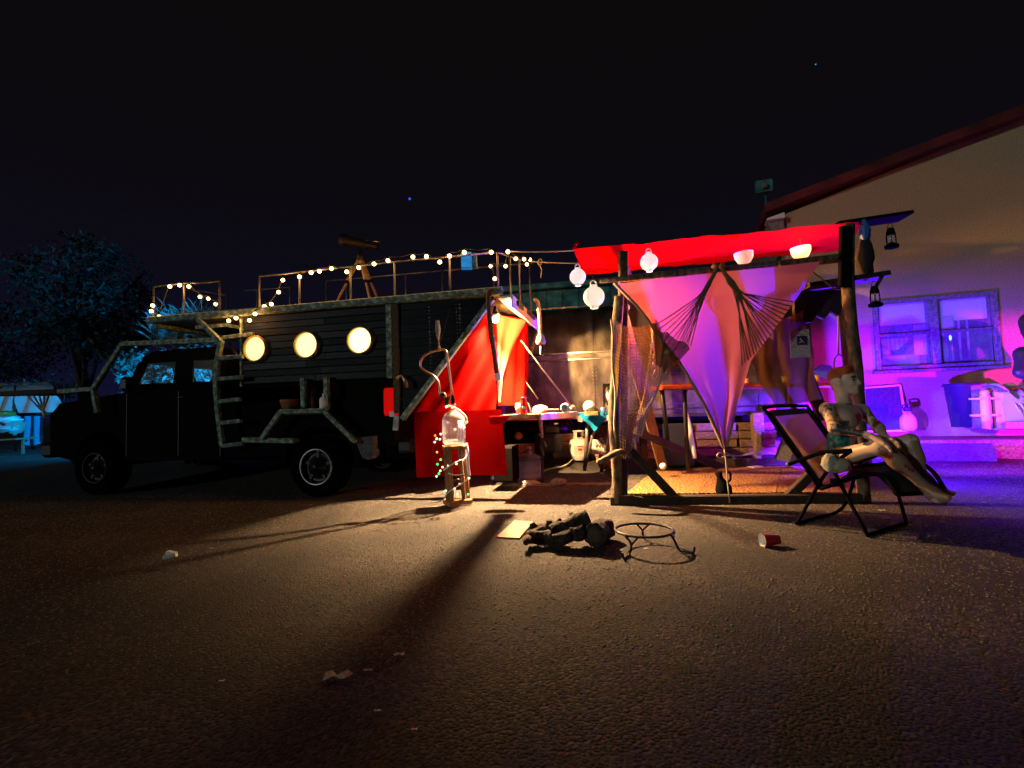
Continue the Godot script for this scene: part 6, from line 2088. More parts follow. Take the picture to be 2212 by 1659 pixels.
	ball(s, Vector3(0.564, 0.000, -6.486) + Vector3(0, 0.04, 0.02), Vector3(0.11, 0.05, 0.07), 9, 0.4, 7)
	one("round_stone", s, mat("concrete"), "grey round stone beside the long pale pole", "stone")


# ---------- in front ----------
func log_piece(a, b, ra, rb, seed_):
	var s = sb()
	s.set_smooth_group(0)
	var nz = FastNoiseLite.new()
	nz.seed = seed_
	nz.frequency = 1.0
	var d = (b - a).normalized()
	var x = d.cross(Vector3.UP).normalized()
	var y = x.cross(d)
	var n = 20
	var rings = []
	for i in 15:
		var t = i / 14.0
		var c = a.lerp(b, t) + Vector3(nz.get_noise_1d(t * 2.0), 0.3 * nz.get_noise_1d(t * 2.0 + 9.0), nz.get_noise_1d(t * 2.0 + 5.0)) * 0.05
		var ring = []
		for k in n:
			var an = TAU * k / n
			var dir = x * cos(an) + y * sin(an)
			var bark = nz.get_noise_3dv(dir * 4.0 + d * t * 1.2) * 0.22 + nz.get_noise_3dv(dir * 1.1 + d * t * 3.0) * 0.20 + nz.get_noise_3dv(dir * 9.0 + d * t * 6.0) * 0.10
			ring.append(c + dir * lerpf(ra, rb, t) * (1.0 + bark))
		rings.append(ring)
	for i in 14:
		for k in n:
			quad(s, rings[i][k], rings[i][(k + 1) % n], rings[i + 1][(k + 1) % n], rings[i + 1][k])
	s.set_smooth_group(-1)
	for k in range(1, n - 1):
		tri(s, rings[0][0], rings[0][k + 1], rings[0][k])
		tri(s, rings[14][0], rings[14][k], rings[14][k + 1])
	return s


func foreground():
	# charred logs
	var lg = [[Vector3(0.148, 0.061, -3.780), Vector3(0.345, 0.138, -3.720), 0.035, 0.05, "thin charred log at the left end of the log pile"], [Vector3(0.082, 0.066, -3.660), Vector3(0.297, 0.075, -3.600), 0.045, 0.05, "charred log lying flat at the front left of the log pile"], [Vector3(0.250, 0.104, -3.620), Vector3(0.544, 0.180, -3.660), 0.050, 0.075, "long charred log sloping up across the top of the log pile"], [Vector3(0.259, 0.069, -3.550), Vector3(0.482, 0.121, -3.550), 0.045, 0.05, "knotty charred log at the pile's front middle"], [Vector3(0.545, 0.106, -3.500), Vector3(0.675, 0.078, -3.820), 0.082, 0.078, "thick sawn log with a round cut end at the pile's right"], [Vector3(0.161, 0.067, -3.900), Vector3(0.513, 0.102, -3.950), 0.03, 0.045, "charred branch at the back of the log pile"]]
	for k in lg.size():
		one("charred_log", log_piece(lg[k][0], lg[k][1], lg[k][2], lg[k][3], k + 3), mat("charred"), lg[k][4], "log", "charred logs on the yard")
	var s = sb()
	lathe(s, [Vector2(0.075, 0.0), Vector2(0.04, 0.006), Vector2(0.0, 0.006)], 18, Transform3D(Basis(Quaternion(Vector3.UP, (lg[4][0] - lg[4][1]).normalized())), lg[4][0] + (lg[4][0] - lg[4][1]).normalized() * 0.002))
	one("log_end", s, mat("brown_wood"), "round sawn face of the thick log at the pile's right end", "log face")
	s = sb()
	for q in [[Vector3(0.248, 0.128, -3.720), Vector3(0.246, 0.169, -3.720)], [Vector3(0.446, 0.149, -3.750), Vector3(0.466, 0.188, -3.760)], [Vector3(0.131, 0.110, -3.750), Vector3(0.118, 0.145, -3.750)], [Vector3(0.080, 0.072, -3.600), Vector3(0.064, 0.069, -3.500)]]:
		tube(s, q, [0.03, 0.022], 7)
	one("branch_stub", s, mat("charred"), "short charred stubs sticking up from the log pile", "stub")
	# plywood offcut
	s = sb()
	var a = Vector3(-0.159, 0.000, -3.906)
	var b = Vector3(0.021, 0.000, -3.844)
	var c = Vector3(0.146, 0.000, -4.282)
	var d = Vector3(-0.013, 0.000, -4.336)
	s.set_smooth_group(-1)
	var up = Vector3(0, 0.014, 0)
	var tilt = Vector3(0, 0.025, 0)
	quad(s, a + up, d + up + tilt, c + up + tilt, b + up)
	quad(s, a, a + up, b + up, b)
	quad(s, b, b + up, c + up + tilt, c)
	quad(s, a, d, d + up + tilt, a + up)
	one("plywood_offcut", s, mat("warm_ply"), "orange-lit plywood offcut on the ground left of the charred logs", "board")
	# iron ring stand
	var t = thing("ring_stand", Vector3(0.935, 0.000, -3.506), "black iron ring stand with three curled legs right of the charred logs", "stand")
	s = sb()
	var cc = Vector3(0.899, 0.126, -3.520)
	tube(s, circle(cc, 0.198, Basis(), 36), 0.009, 7, true)
	fin(t, "ring", s, mat("dark_metal"))
	for k in 3:
		s = sb()
		var an = [2.25, 0.55, -1.35][k]
		var dir = Vector3(cos(an), 0, sin(an))
		var side = Vector3(-sin(an), 0, cos(an))
		var tp = cc + dir * 0.198
		tube(s, curve([tp + side * 0.05, tp + dir * 0.01 - Vector3(0, 0.05, 0), tp + dir * 0.04 - Vector3(0, 0.11, 0), tp + dir * 0.08 - Vector3(0, cc.y - 0.012, 0), tp + dir * 0.13 - Vector3(0, cc.y - 0.012, 0), tp + dir * 0.14 - Vector3(0, cc.y - 0.05, 0)], 4), 0.0085, 7)
		tube(s, curve([tp - side * 0.05, tp - side * 0.02 - Vector3(0, 0.03, 0), tp + dir * 0.012 - Vector3(0, 0.06, 0)], 4), 0.0075, 7)
		fin(t, "leg", s, mat("dark_metal"))
	# tipped red cup
	var cup = thing("red_cup", Vector3(1.754, 0.000, -3.476), "red party cup with a white inside lying on its side near the recliner", "cup")
	s = sb()
	var dir = Vector3(0.95, 0.0, -0.05).normalized()
	var xf = Transform3D(Basis(Quaternion(Vector3.UP, dir)), Vector3(1.705, 0.044, -3.470))
	lathe(s, [Vector2(0.0475, 0.0), Vector2(0.031, 0.115), Vector2(0.0, 0.116)], 24, xf)
	fin(cup, "cup_wall", s, mat("red_paint"))
	s = sb()
	lathe(s, [Vector2(0.0495, -0.003), Vector2(0.0465, 0.0), Vector2(0.030, 0.112), Vector2(0.0, 0.112)], 24, xf)
	fin(cup, "cup_lining", s, mat("white_plastic"))
	# litter
	var lit = thing("crumpled_carton", Vector3(-2.504, 0.000, -3.612), "small white crumpled carton lying on the yard at the left", "litter")
	s = sb()
	box(s, Vector3(-2.372, 0.072, -3.420), Vector3(0.075, 0.03, 0.05), Basis(Vector3.UP, 0.3) * Basis(Vector3.BACK, 0.2), 0.25)
	box(s, Vector3(-2.372, 0.088, -3.430), Vector3(0.06, 0.022, 0.04), Basis(Vector3.UP, -0.2) * Basis(Vector3.BACK, -0.2), 0.3)
	fin(lit, "carton", s, mat("white_plastic"))
	var bits = [[Vector3(-2.348, 0.000, -3.844), 0.012, "tiny white chip near the crumpled carton"], [Vector3(-0.692, 0.000, -1.918), 0.05, "torn pale leaf scrap on the dark foreground ground"], [Vector3(-0.592, 0.000, -1.965), 0.018, "small pale chip right of the torn leaf scrap"], [Vector3(-0.499, 0.000, -2.082), 0.022, "faint dry leaf beyond the torn leaf scrap"], [Vector3(-1.134, 0.000, -1.920), 0.011, "tiny white chip at the lower left of the yard"], [Vector3(0.898, 0.000, -3.488), 0.014, "tiny pale chip beyond the ring stand"], [Vector3(3.249, 0.000, -4.428), 0.03, "pale dry leaf on the ground behind the recliner"], [Vector3(3.063, 0.000, -4.139), 0.03, "pale curled leaf beside the recliner's front foot"], [Vector3(-0.483, 0.000, -1.703), 0.012, "tiny pale chip low in the dark foreground"], [Vector3(-0.340, 0.000, -1.601), 0.010, "tiny grey chip at the bottom of the yard"]]
	for k in bits.size():
		s = sb()
		var p = bits[k][0]
		var r = bits[k][1]
		sheet(s, 5, 3, func(u, v): return p + Vector3((u - 0.5) * 2.0 * r, 0.006 + r * 0.35 * absf(sin(u * 5.0 + k + v * 2.0)), (v - 0.5) * r * (0.8 + 0.3 * sin(u * 9.0))))
		one("litter_scrap", s, mat("paper"), bits[k][2], "scrap", "scraps on the yard")



# ---------- bodies: a field of tapered bones, meshed ----------
func body_mesh(s, bones, carve, cell, k, tint, first):
	var lo = Vector3.INF
	var hi = -Vector3.INF
	for b in bones:
		var r = maxf(b[2], b[3]) + 3.0 * cell + 0.02
		for q in [b[0], b[1]]:
			lo = lo.min(q - Vector3.ONE * r)
			hi = hi.max(q + Vector3.ONE * r)
	var n = Vector3i(((hi - lo) / cell).ceil()) + Vector3i.ONE
	var e = PackedFloat32Array()
	e.resize(n.x * n.y * n.z)
	var all = []
	for b in bones:
		all.append([b, 1.0])
	for b in carve:
		all.append([b, -1.0])
	for entry in all:
		var b = entry[0]
		var sign_ = entry[1]
		var a: Vector3 = b[0]
		var ab: Vector3 = b[1] - b[0]
		var len2 = maxf(ab.length_squared(), 1e-9)
		var reach = maxf(b[2], b[3]) + 5.0 / k
		var i0 = Vector3i(((a.min(b[1]) - Vector3.ONE * reach - lo) / cell).floor()).clamp(Vector3i.ZERO, n - Vector3i.ONE)
		var i1 = Vector3i(((a.max(b[1]) + Vector3.ONE * reach - lo) / cell).ceil()).clamp(Vector3i.ZERO, n - Vector3i.ONE)
		var ra: float = b[2]
		var dr: float = b[3] - b[2]
		for z in range(i0.z, i1.z + 1):
			for y in range(i0.y, i1.y + 1):
				var at = (z * n.y + y) * n.x
				for x in range(i0.x, i1.x + 1):
					var p = lo + Vector3(x, y, z) * cell - a
					var t = clampf(p.dot(ab) / len2, 0.0, 1.0)
					var d = (p - ab * t).length() - ra - dr * t
					if d * k < 5.0:
						e[at + x] += sign_ * exp(-k * maxf(d, -0.05))
	var where = {}
	var count = first
	var sx = 1
	var sy = n.x
	var sz = n.x * n.y
	var corner = [0, sx, sy, sx + sy, sz, sx + sz, sy + sz, sx + sy + sz]
	for z in n.z - 1:
		for y in n.y - 1:
			for x in n.x - 1:
				var at = z * sz + y * sy + x
				var inside = 0
				for c in corner:
					if e[at + c] > 1.0:
						inside += 1
				if inside == 0 or inside == 8:
					continue
				var sum = Vector3.ZERO
				var hits = 0
				for q in 12:
					var c0 = EDGES[q * 2]
					var c1 = EDGES[q * 2 + 1]
					var v0 = e[at + corner[c0]]
					var v1 = e[at + corner[c1]]
					if (v0 > 1.0) != (v1 > 1.0):
						var f0 = log(maxf(v0, 0.01))
						var f1 = log(maxf(v1, 0.01))
						var t = f0 / (f0 - f1)
						var p0 = Vector3(c0 & 1, (c0 >> 1) & 1, c0 >> 2)
						var p1 = Vector3(c1 & 1, (c1 >> 1) & 1, c1 >> 2)
						sum += p0.lerp(p1, t)
						hits += 1
				var p = lo + (Vector3(x, y, z) + sum / hits) * cell
				where[at] = count
				count += 1
				s.set_color(tint.call(p))
				s.add_vertex(p)
	for at in where:
		var x = at % n.x
		var y = (at / sy) % n.y
		var z = at / sz
		if x == 0 or y == 0 or z == 0:
			continue
		var here = e[at] > 1.0
		for axis in 3:
			var step = [sx, sy, sz][axis]
			if here == (e[at + step] > 1.0):
				continue
			var u = [sy, sz, sx][axis]
			var w = [sz, sx, sy][axis]
			if not (where.has(at - u) and where.has(at - w) and where.has(at - u - w)):
				continue
			var q = [where[at], where[at - u], where[at - u - w], where[at - w]]
			if here:
				q.reverse()
			for i in [0, 1, 2, 0, 2, 3]:
				s.add_index(q[i])
	return count


const EDGES = [0, 1, 2, 3, 4, 5, 6, 7, 0, 2, 1, 3, 4, 6, 5, 7, 0, 4, 1, 5, 2, 6, 3, 7]


func seg(p, a, b):
	var ab = b - a
	var t = clampf((p - a).dot(ab) / ab.length_squared(), 0.0, 1.0)
	return (p - a - ab * t).length()


func hand_bones(wrist, palm_to, across, back, curl):
	# palm and five fingers; across points to the thumb side, back is the back of the hand
	var d = (palm_to - wrist).normalized()
	var out = []
	for k in 4:
		var off = across * (0.026 - 0.0175 * k)
		out.append([wrist + off * 0.6, wrist + d * 0.085 + off, 0.015, 0.0125])
		var l = [0.040, 0.045, 0.042, 0.033][k]
		var p = wrist + d * 0.09 + off
		var d1 = (d - back * curl * 0.6).normalized()
		var d2 = (d - back * curl * 1.6).normalized()
		out.append([p, p + d1 * l, 0.0100, 0.0092])
		out.append([p + d1 * l, p + d1 * l + d2 * l * 0.9, 0.0092, 0.0075])
	var tb = wrist + d * 0.025 + across * 0.024
	var td = (d * 0.7 + across * 0.7 - back * 0.2).normalized()
	out.append([tb, tb + td * 0.045, 0.0125, 0.0105])
	out.append([tb + td * 0.045, tb + td * 0.045 + (td + d * 0.6).normalized() * 0.032, 0.0105, 0.0085])
	return out


func chair_and_person():
	recliner()
	var F = Vector3(0.50, 0, 0.87).normalized()
	var R = Vector3(-F.z, 0, F.x)
	var neck = Vector3(2.707, 0.984, -4.050)
	var chest = Vector3(2.703, 0.855, -4.040)
	var belly = Vector3(2.660, 0.692, -4.020)
	var hip = Vector3(2.626, 0.552, -4.000)
	var sr = Vector3(2.524, 0.929, -3.960)
	var sl = Vector3(2.936, 0.905, -4.150)
	var er = Vector3(2.456, 0.782, -3.780)
	var wr = Vector3(2.610, 0.733, -3.620)
	var el = Vector3(2.995, 0.756, -4.050)
	var wl = Vector3(2.886, 0.702, -3.840)
	var hr = Vector3(2.550, 0.539, -3.930)
	var hl = Vector3(2.770, 0.541, -4.080)
	var kr = Vector3(2.664, 0.655, -3.600)
	var kl = Vector3(3.074, 0.665, -3.840)
	var ar = Vector3(2.925, 0.331, -3.500)
	var al = Vector3(3.076, 0.317, -3.720)
	var tr = Vector3(2.969, 0.305, -3.420)
	var tl = Vector3(3.173, 0.297, -3.620)
	var bones = [
		[neck - Vector3(0, 0.03, 0), Vector3(2.729, 1.045, -4.060), 0.047, 0.046],
		[sr, sl, 0.044, 0.044], [chest + R * 0.085 + Vector3(0, 0.01, 0), chest - R * 0.090 + Vector3(0, 0.01, 0), 0.082, 0.082],
		[chest + F * 0.03 + R * 0.055, chest + F * 0.03 - R * 0.055, 0.066, 0.066],
		[belly + R * 0.050, belly - R * 0.050, 0.072, 0.072], [chest, hip, 0.076, 0.080], [hip + R * 0.06, hip - R * 0.06, 0.085, 0.085],
		[sr, er, 0.046, 0.036], [er, wr, 0.036, 0.024], [sl, el, 0.046, 0.036], [el, wl, 0.036, 0.024],
		[hr, kr, 0.074, 0.049], [kr, kr.lerp(ar, 0.35), 0.047, 0.047], [kr.lerp(ar, 0.3), ar, 0.047, 0.029],
		[hl, kl, 0.074, 0.049], [kl, kl.lerp(al, 0.35), 0.047, 0.047], [kl.lerp(al, 0.3), al, 0.047, 0.029],
		[ar, ar.lerp(tr, 0.4) - Vector3(0, 0.02, 0), 0.034, 0.032], [ar - Vector3(0, 0.02, 0), tr, 0.030, 0.022],
		[al, al.lerp(tl, 0.4) - Vector3(0, 0.02, 0), 0.034, 0.032], [al - Vector3(0, 0.02, 0), tl, 0.030, 0.022],
	]
	var heart = chest + F * 0.095 - R * 0.022 + Vector3(0, 0.006, 0)
	var nz = FastNoiseLite.new()
	nz.seed = 4
	nz.frequency = 22.0
	var skin = Color(0.70, 0.50, 0.39)
	var ink = Color(0.055, 0.05, 0.055)
	var tint = func(p):
		var c = skin
		var v = nz.get_noise_3dv(p)
		var h = p - heart
		var hx = absf(h.dot(R))
		if h.length() < 0.075 and h.y < 0.03 and hx < 0.050 * (1.0 - maxf(0.0, -h.y - 0.005) / 0.062) and (p - chest).dot(F) > 0.04:
			return Color(0.75, 0.02, 0.015)
		var side = (p - belly).dot(R)
		if side > 0.045 and p.y < chest.y - 0.02 and p.y > hip.y - 0.02 and seg(p, chest, hip) < 0.20 and seg(p, hr.lerp(kr, 0.15), kr) > 0.08 and seg(p, sr, er) > 0.06 and seg(p, er, wr) > 0.045:
			c = Color(0.035, 0.24, 0.22) if v > -0.12 else Color(0.03, 0.06, 0.06)
		elif p.y < belly.y + 0.03 and seg(p, chest, hip) < 0.17 and p.y > hip.y and (p - belly).dot(F) < 0.075 and seg(p, er, wr) > 0.045:
			c = ink if v > 0.12 else skin * 0.8
		if seg(p, er, wr) < 0.05 and seg(p, er, er.lerp(wr, 0.66)) < 0.046:
			c = ink if v > -0.22 else skin * 0.55
		if seg(p, sr, er) < 0.06 and v > 0.18:
			c = ink * 1.6
		if seg(p, sl, el) < 0.058 and v > -0.02:
			c = Color(0.20, 0.05, 0.035)
		if seg(p, kr, ar) < 0.06 or seg(p, kl, al) < 0.06 or seg(p, ar, tr) < 0.05 or seg(p, al, tl) < 0.05:
			c = Color(0.34, 0.20, 0.14)  # lower legs darkened, shadow put into the skin colour
		if seg(p, kr.lerp(ar, 0.05), kr.lerp(ar, 0.5)) < 0.056 and sin(p.x * 70.0 + p.y * 90.0 + v * 2.0) > 0.1:
			c = Color(0.30, 0.02, 0.018)
		if seg(p, hip + R * 0.1, hip - R * 0.1) < 0.125 and p.y < hip.y + 0.03 or seg(p, hl, hl.lerp(kl, 0.25)) < 0.10:
			c = Color(0.02, 0.018, 0.02)
		return c
	var s = sb()
	s.set_smooth_group(0)
	var n = body_mesh(s, bones, [], 0.0125, 55.0, tint, 0)
	# head
	var hc = Vector3(2.743, 1.144, -4.060)
	var f = Vector3(0.62, 0.07, 0.78).normalized()
	var r = f.cross(Vector3.UP).normalized()
	var u = r.cross(f).normalized()
	var H = func(x, y, z): return hc + (r * x + u * y + f * z) * 0.98
	var head = [
		[H.call(0, 0.030, -0.030), H.call(0, 0.034, 0.012), 0.080, 0.078], [H.call(0, -0.01, 0.0), H.call(0, -0.01, 0.03), 0.066, 0.058],
		[H.call(0, -0.045, 0.035), H.call(0, -0.085, 0.066), 0.045, 0.027], [H.call(-0.045, -0.03, 0.0), H.call(-0.022, -0.082, 0.052), 0.022, 0.020],
		[H.call(0.045, -0.03, 0.0), H.call(0.022, -0.082, 0.052), 0.022, 0.020], [H.call(-0.036, -0.012, 0.060), H.call(-0.030, -0.016, 0.064), 0.022, 0.022],
		[H.call(0.036, -0.012, 0.060), H.call(0.030, -0.016, 0.064), 0.022, 0.022], [H.call(-0.036, 0.032, 0.072), H.call(0.036, 0.032, 0.072), 0.016, 0.016],
		[H.call(0, 0.026, 0.084), H.call(0, -0.020, 0.108), 0.0095, 0.0125], [H.call(-0.010, -0.022, 0.096), H.call(0.010, -0.022, 0.096), 0.010, 0.010],
		[H.call(-0.016, -0.050, 0.083), H.call(0.016, -0.050, 0.083), 0.0095, 0.0095], [H.call(-0.014, -0.060, 0.081), H.call(0.014, -0.060, 0.081), 0.010, 0.010],
		[H.call(0.082, 0.018, -0.012), H.call(0.080, -0.022, -0.006), 0.014, 0.010], [H.call(-0.082, 0.018, -0.012), H.call(-0.080, -0.022, -0.006), 0.014, 0.010],
		[H.call(0, -0.04, -0.03), H.call(0, -0.13, -0.035), 0.055, 0.052],
	]
	var carve = [[H.call(-0.032, 0.012, 0.088), H.call(-0.032, 0.012, 0.09), 0.009, 0.009], [H.call(0.032, 0.012, 0.088), H.call(0.032, 0.012, 0.09), 0.009, 0.009]]
	var face = func(p):
		var d = p - hc
		var x = absf(d.dot(r))
		var y = d.dot(u)
		var z = d.dot(f)
		if z > 0.04:
			if absf(x - 0.033) < 0.019 and absf(y - 0.011) < 0.008:
				return Color(0.03, 0.025, 0.025) if absf(x - 0.033) < 0.007 else Color(0.20, 0.17, 0.15)
			if absf(x - 0.034) < 0.025 and absf(y - 0.034 - 0.1 * (0.03 - x)) < 0.008:
				return Color(0.05, 0.03, 0.02)
			if x < 0.023 and absf(y + 0.055) < 0.008:
				return Color(0.36, 0.13, 0.10)
		return skin
	n = body_mesh(s, head, carve, 0.006, 150.0, face, n)
	# hands resting on the knee
	n = body_mesh(s, hand_bones(wr, Vector3(2.637, 0.699, -3.560), Vector3(0.2, 0.55, -0.8).normalized(), Vector3(0.1, 0.9, 0.4).normalized(), 0.45), [], 0.0045, 230.0, func(_p): return skin, n)
	n = body_mesh(s, hand_bones(wl, Vector3(2.882, 0.673, -3.740), Vector3(-0.5, 0.3, 0.8).normalized(), Vector3(0.2, 0.95, 0.1).normalized(), 0.45), [], 0.0045, 230.0, func(_p): return skin, n)
	var man = thing("person", hip * Vector3(1, 0, 1), "bare-chested seated person with orange hair, tattooed arms and a red heart on the chest", "person")
	fin(man, "body", s, mat("skin"))
	s = sb()
	s.set_smooth_group(0)
	var hair = [
		[H.call(0, 0.055, -0.040), H.call(0, 0.062, 0.010), 0.079, 0.070], [H.call(0, 0.0, -0.062), H.call(0, -0.06, -0.060), 0.048, 0.030],
		[H.call(-0.05, 0.09, 0.03), H.call(0.045, 0.098, 0.035), 0.032, 0.034], [H.call(0.0, 0.105, 0.02), H.call(0.0, 0.11, 0.05), 0.030, 0.026],
		[H.call(0.066, 0.04, -0.005), H.call(0.068, 0.005, 0.004), 0.020, 0.012], [H.call(-0.066, 0.04, -0.005), H.call(-0.068, 0.005, 0.004), 0.020, 0.012],
		[H.call(0.03, 0.112, 0.03), H.call(0.04, 0.115, 0.05), 0.020, 0.018], [H.call(-0.03, 0.112, 0.03), H.call(-0.035, 0.118, 0.05), 0.020, 0.018],
	]
	body_mesh(s, hair, [], 0.006, 120.0, func(_p): return Color.WHITE, 0)
	fin(man, "hair", s, mat("hair"))
	s = sb()
	tube(s, circle(neck - Vector3(0, 0.02, 0), 0.062, Basis(R, u, F), 20), 0.006, 5, true)
	fin(man, "necklace", s, mat("cord"))


func recliner():
	var t = thing("recliner", Vector3(2.637, 0.000, -3.980), "folding recliner with brown mesh back, dark tubular frame and flat armrests", "recliner")
	var fr = mat("black_paint")
	var bl0 = Vector3(2.145, 0.936, -4.200)
	var br0 = Vector3(2.696, 0.941, -4.500)
	var bl1 = Vector3(2.367, 0.316, -3.860)
	var br1 = Vector3(2.888, 0.420, -4.240)
	var sl1 = Vector3(2.595, 0.459, -3.580)
	var sr1 = Vector3(3.195, 0.485, -3.920)
	var fl1 = Vector3(2.607, 0.344, -3.400)
	var fr1 = Vector3(3.174, 0.297, -3.660)
	var s = sb()
	var back = [bl1, bl0.lerp(bl1, 0.08), bl0.lerp(br0, 0.10) + (bl0 - bl1) * 0.03, bl0.lerp(br0, 0.9) + (br0 - br1) * 0.03, br0.lerp(br1, 0.08), br1]
	tube(s, curve(back, 5), 0.0145, 8)
	fin(t, "back_frame", s, fr)
	s = sb()
	tube(s, curve([bl1, sl1, fl1], 8), 0.0145, 8)
	fin(t, "seat_frame", s, fr)
	s = sb()
	tube(s, curve([br1, sr1, fr1], 8), 0.0145, 8)
	fin(t, "seat_frame", s, fr)
	s = sb()
	tube(s, [fl1, fr1], 0.014, 8)
	fin(t, "foot_bar", s, fr)
	# mesh panels with their dark borders
	var mesh = cloth("mesh_back", 0.55, 0.30, 0.14, 1.2, 14.0, 0.9)
	var panel = func(a, b, c, d, dip):
		var q = sb()
		var nrm = (b - a).cross(c - a).normalized()
		sheet(q, 14, 18, func(u, v): return a.lerp(b, u).lerp(c.lerp(d, u), v) + nrm * dip * 4.0 * u * (1.0 - u))
		return q
	s = panel.call(bl0.lerp(br0, 0.11).lerp(bl1.lerp(br1, 0.11), 0.09), bl0.lerp(br0, 0.89).lerp(bl1.lerp(br1, 0.89), 0.09), bl0.lerp(br0, 0.11).lerp(bl1.lerp(br1, 0.11), 0.97), bl0.lerp(br0, 0.89).lerp(bl1.lerp(br1, 0.89), 0.97), 0.015)
	fin(t, "backrest", s, mesh)
	for e in [[0.02, 0.12, 0.02, 0.98], [0.88, 0.98, 0.02, 0.98], [0.10, 0.90, 0.01, 0.10]]:
		var at = func(u, v): return bl0.lerp(br0, u).lerp(bl1.lerp(br1, u), v) + Vector3(-0.002, 0.001, 0.003)
		s = panel.call(at.call(e[0], e[2]), at.call(e[1], e[2]), at.call(e[0], e[3]), at.call(e[1], e[3]), 0.0)
		fin(t, "backrest_border", s, mat("dark_cloth"))
	s = panel.call(bl1, br1, sl1, sr1, 0.02)
	fin(t, "seat", s, mat("dark_cloth"))
	s = panel.call(sl1, sr1, fl1, fr1, 0.01)
	fin(t, "footrest", s, mat("dark_cloth"))
	# armrests
	s = sb()
	var a0 = Vector3(2.201, 0.497, -3.980)
	var a1 = Vector3(2.360, 0.598, -3.820)
	var a2 = Vector3(2.487, 0.622, -3.660)
	beam(s, a0, a1, 0.05, 0.03, Vector3.UP, 0.3)
	beam(s, a1, a2, 0.065, 0.035, Vector3.UP, 0.3)
	fin(t, "armrest", s, fr)
	s = sb()
	ball(s, a0, Vector3(0.026, 0.016, 0.026), 8)
	fin(t, "armrest_tip", s, mat("concrete"))
	s = sb()
	beam(s, Vector3(3.008, 0.598, -4.350), Vector3(3.158, 0.592, -4.050), 0.06, 0.035, Vector3.UP, 0.3)
	beam(s, Vector3(3.158, 0.592, -4.050), Vector3(3.219, 0.564, -3.920), 0.065, 0.035, Vector3.UP, 0.3)
	fin(t, "armrest", s, fr)
	# crossed tubular legs
	s = sb()
	tube(s, curve([Vector3(2.494, 0.613, -3.680), Vector3(2.408, 0.462, -3.820), Vector3(2.272, 0.080, -3.980), Vector3(2.281, 0.000, -4.042) + Vector3(0, 0.015, 0), Vector3(2.538, 0.000, -4.209) + Vector3(0, 0.015, 0), Vector3(2.822, 0.000, -4.391) + Vector3(0, 0.015, 0), Vector3(2.898, 0.116, -4.360), Vector3(2.958, 0.371, -4.300), Vector3(2.964, 0.559, -4.200)], 5), 0.0135, 8)
	fin(t, "leg_hoop", s, fr)
	s = sb()
	tube(s, curve([Vector3(2.464, 0.511, -3.880), Vector3(2.476, 0.385, -3.800), Vector3(2.530, 0.051, -3.630), Vector3(2.582, 0.000, -3.656) + Vector3(0, 0.015, 0), Vector3(2.818, 0.000, -3.792) + Vector3(0, 0.015, 0), Vector3(3.034, 0.000, -3.914) + Vector3(0, 0.015, 0), Vector3(3.072, 0.036, -3.940), Vector3(3.068, 0.251, -4.000), Vector3(3.089, 0.466, -4.120)], 5), 0.0135, 8)
	fin(t, "leg_hoop", s, fr)
	s = sb()
	tube(s, [Vector3(2.371, 0.331, -3.900), Vector3(2.773, 0.281, -4.200)], 0.010, 7)
	fin(t, "cross_bar", s, fr)
	for k in 2:
		s = sb()
		box(s, [Vector3(2.396, 0.472, -3.800), Vector3(2.434, 0.381, -3.790)][k], Vector3(0.05, 0.05, 0.02), Basis(), 0.3)
		fin(t, "hinge", s, mat("dark_metal"))
	# fleece and a dark bag on it
	s = sb()
	ball(s, Vector3(2.436, 0.511, -3.760), Vector3(0.095, 0.06, 0.08), 12, 0.35, 3)
	ball(s, Vector3(2.375, 0.528, -3.740), Vector3(0.05, 0.065, 0.05), 10, 0.5, 8)
	one("white_fleece", s, mat("fur"), "bunched white fleece on the recliner seat beside the person's hip", "fleece")
	s = sb()
	ball(s, Vector3(3.120, 0.484, -3.950), Vector3(0.07, 0.15, 0.08), 12, 0.45, 5)
	one("black_bag", s, mat("dark_cloth"), "limp black bag between the seated person's knees", "bag")


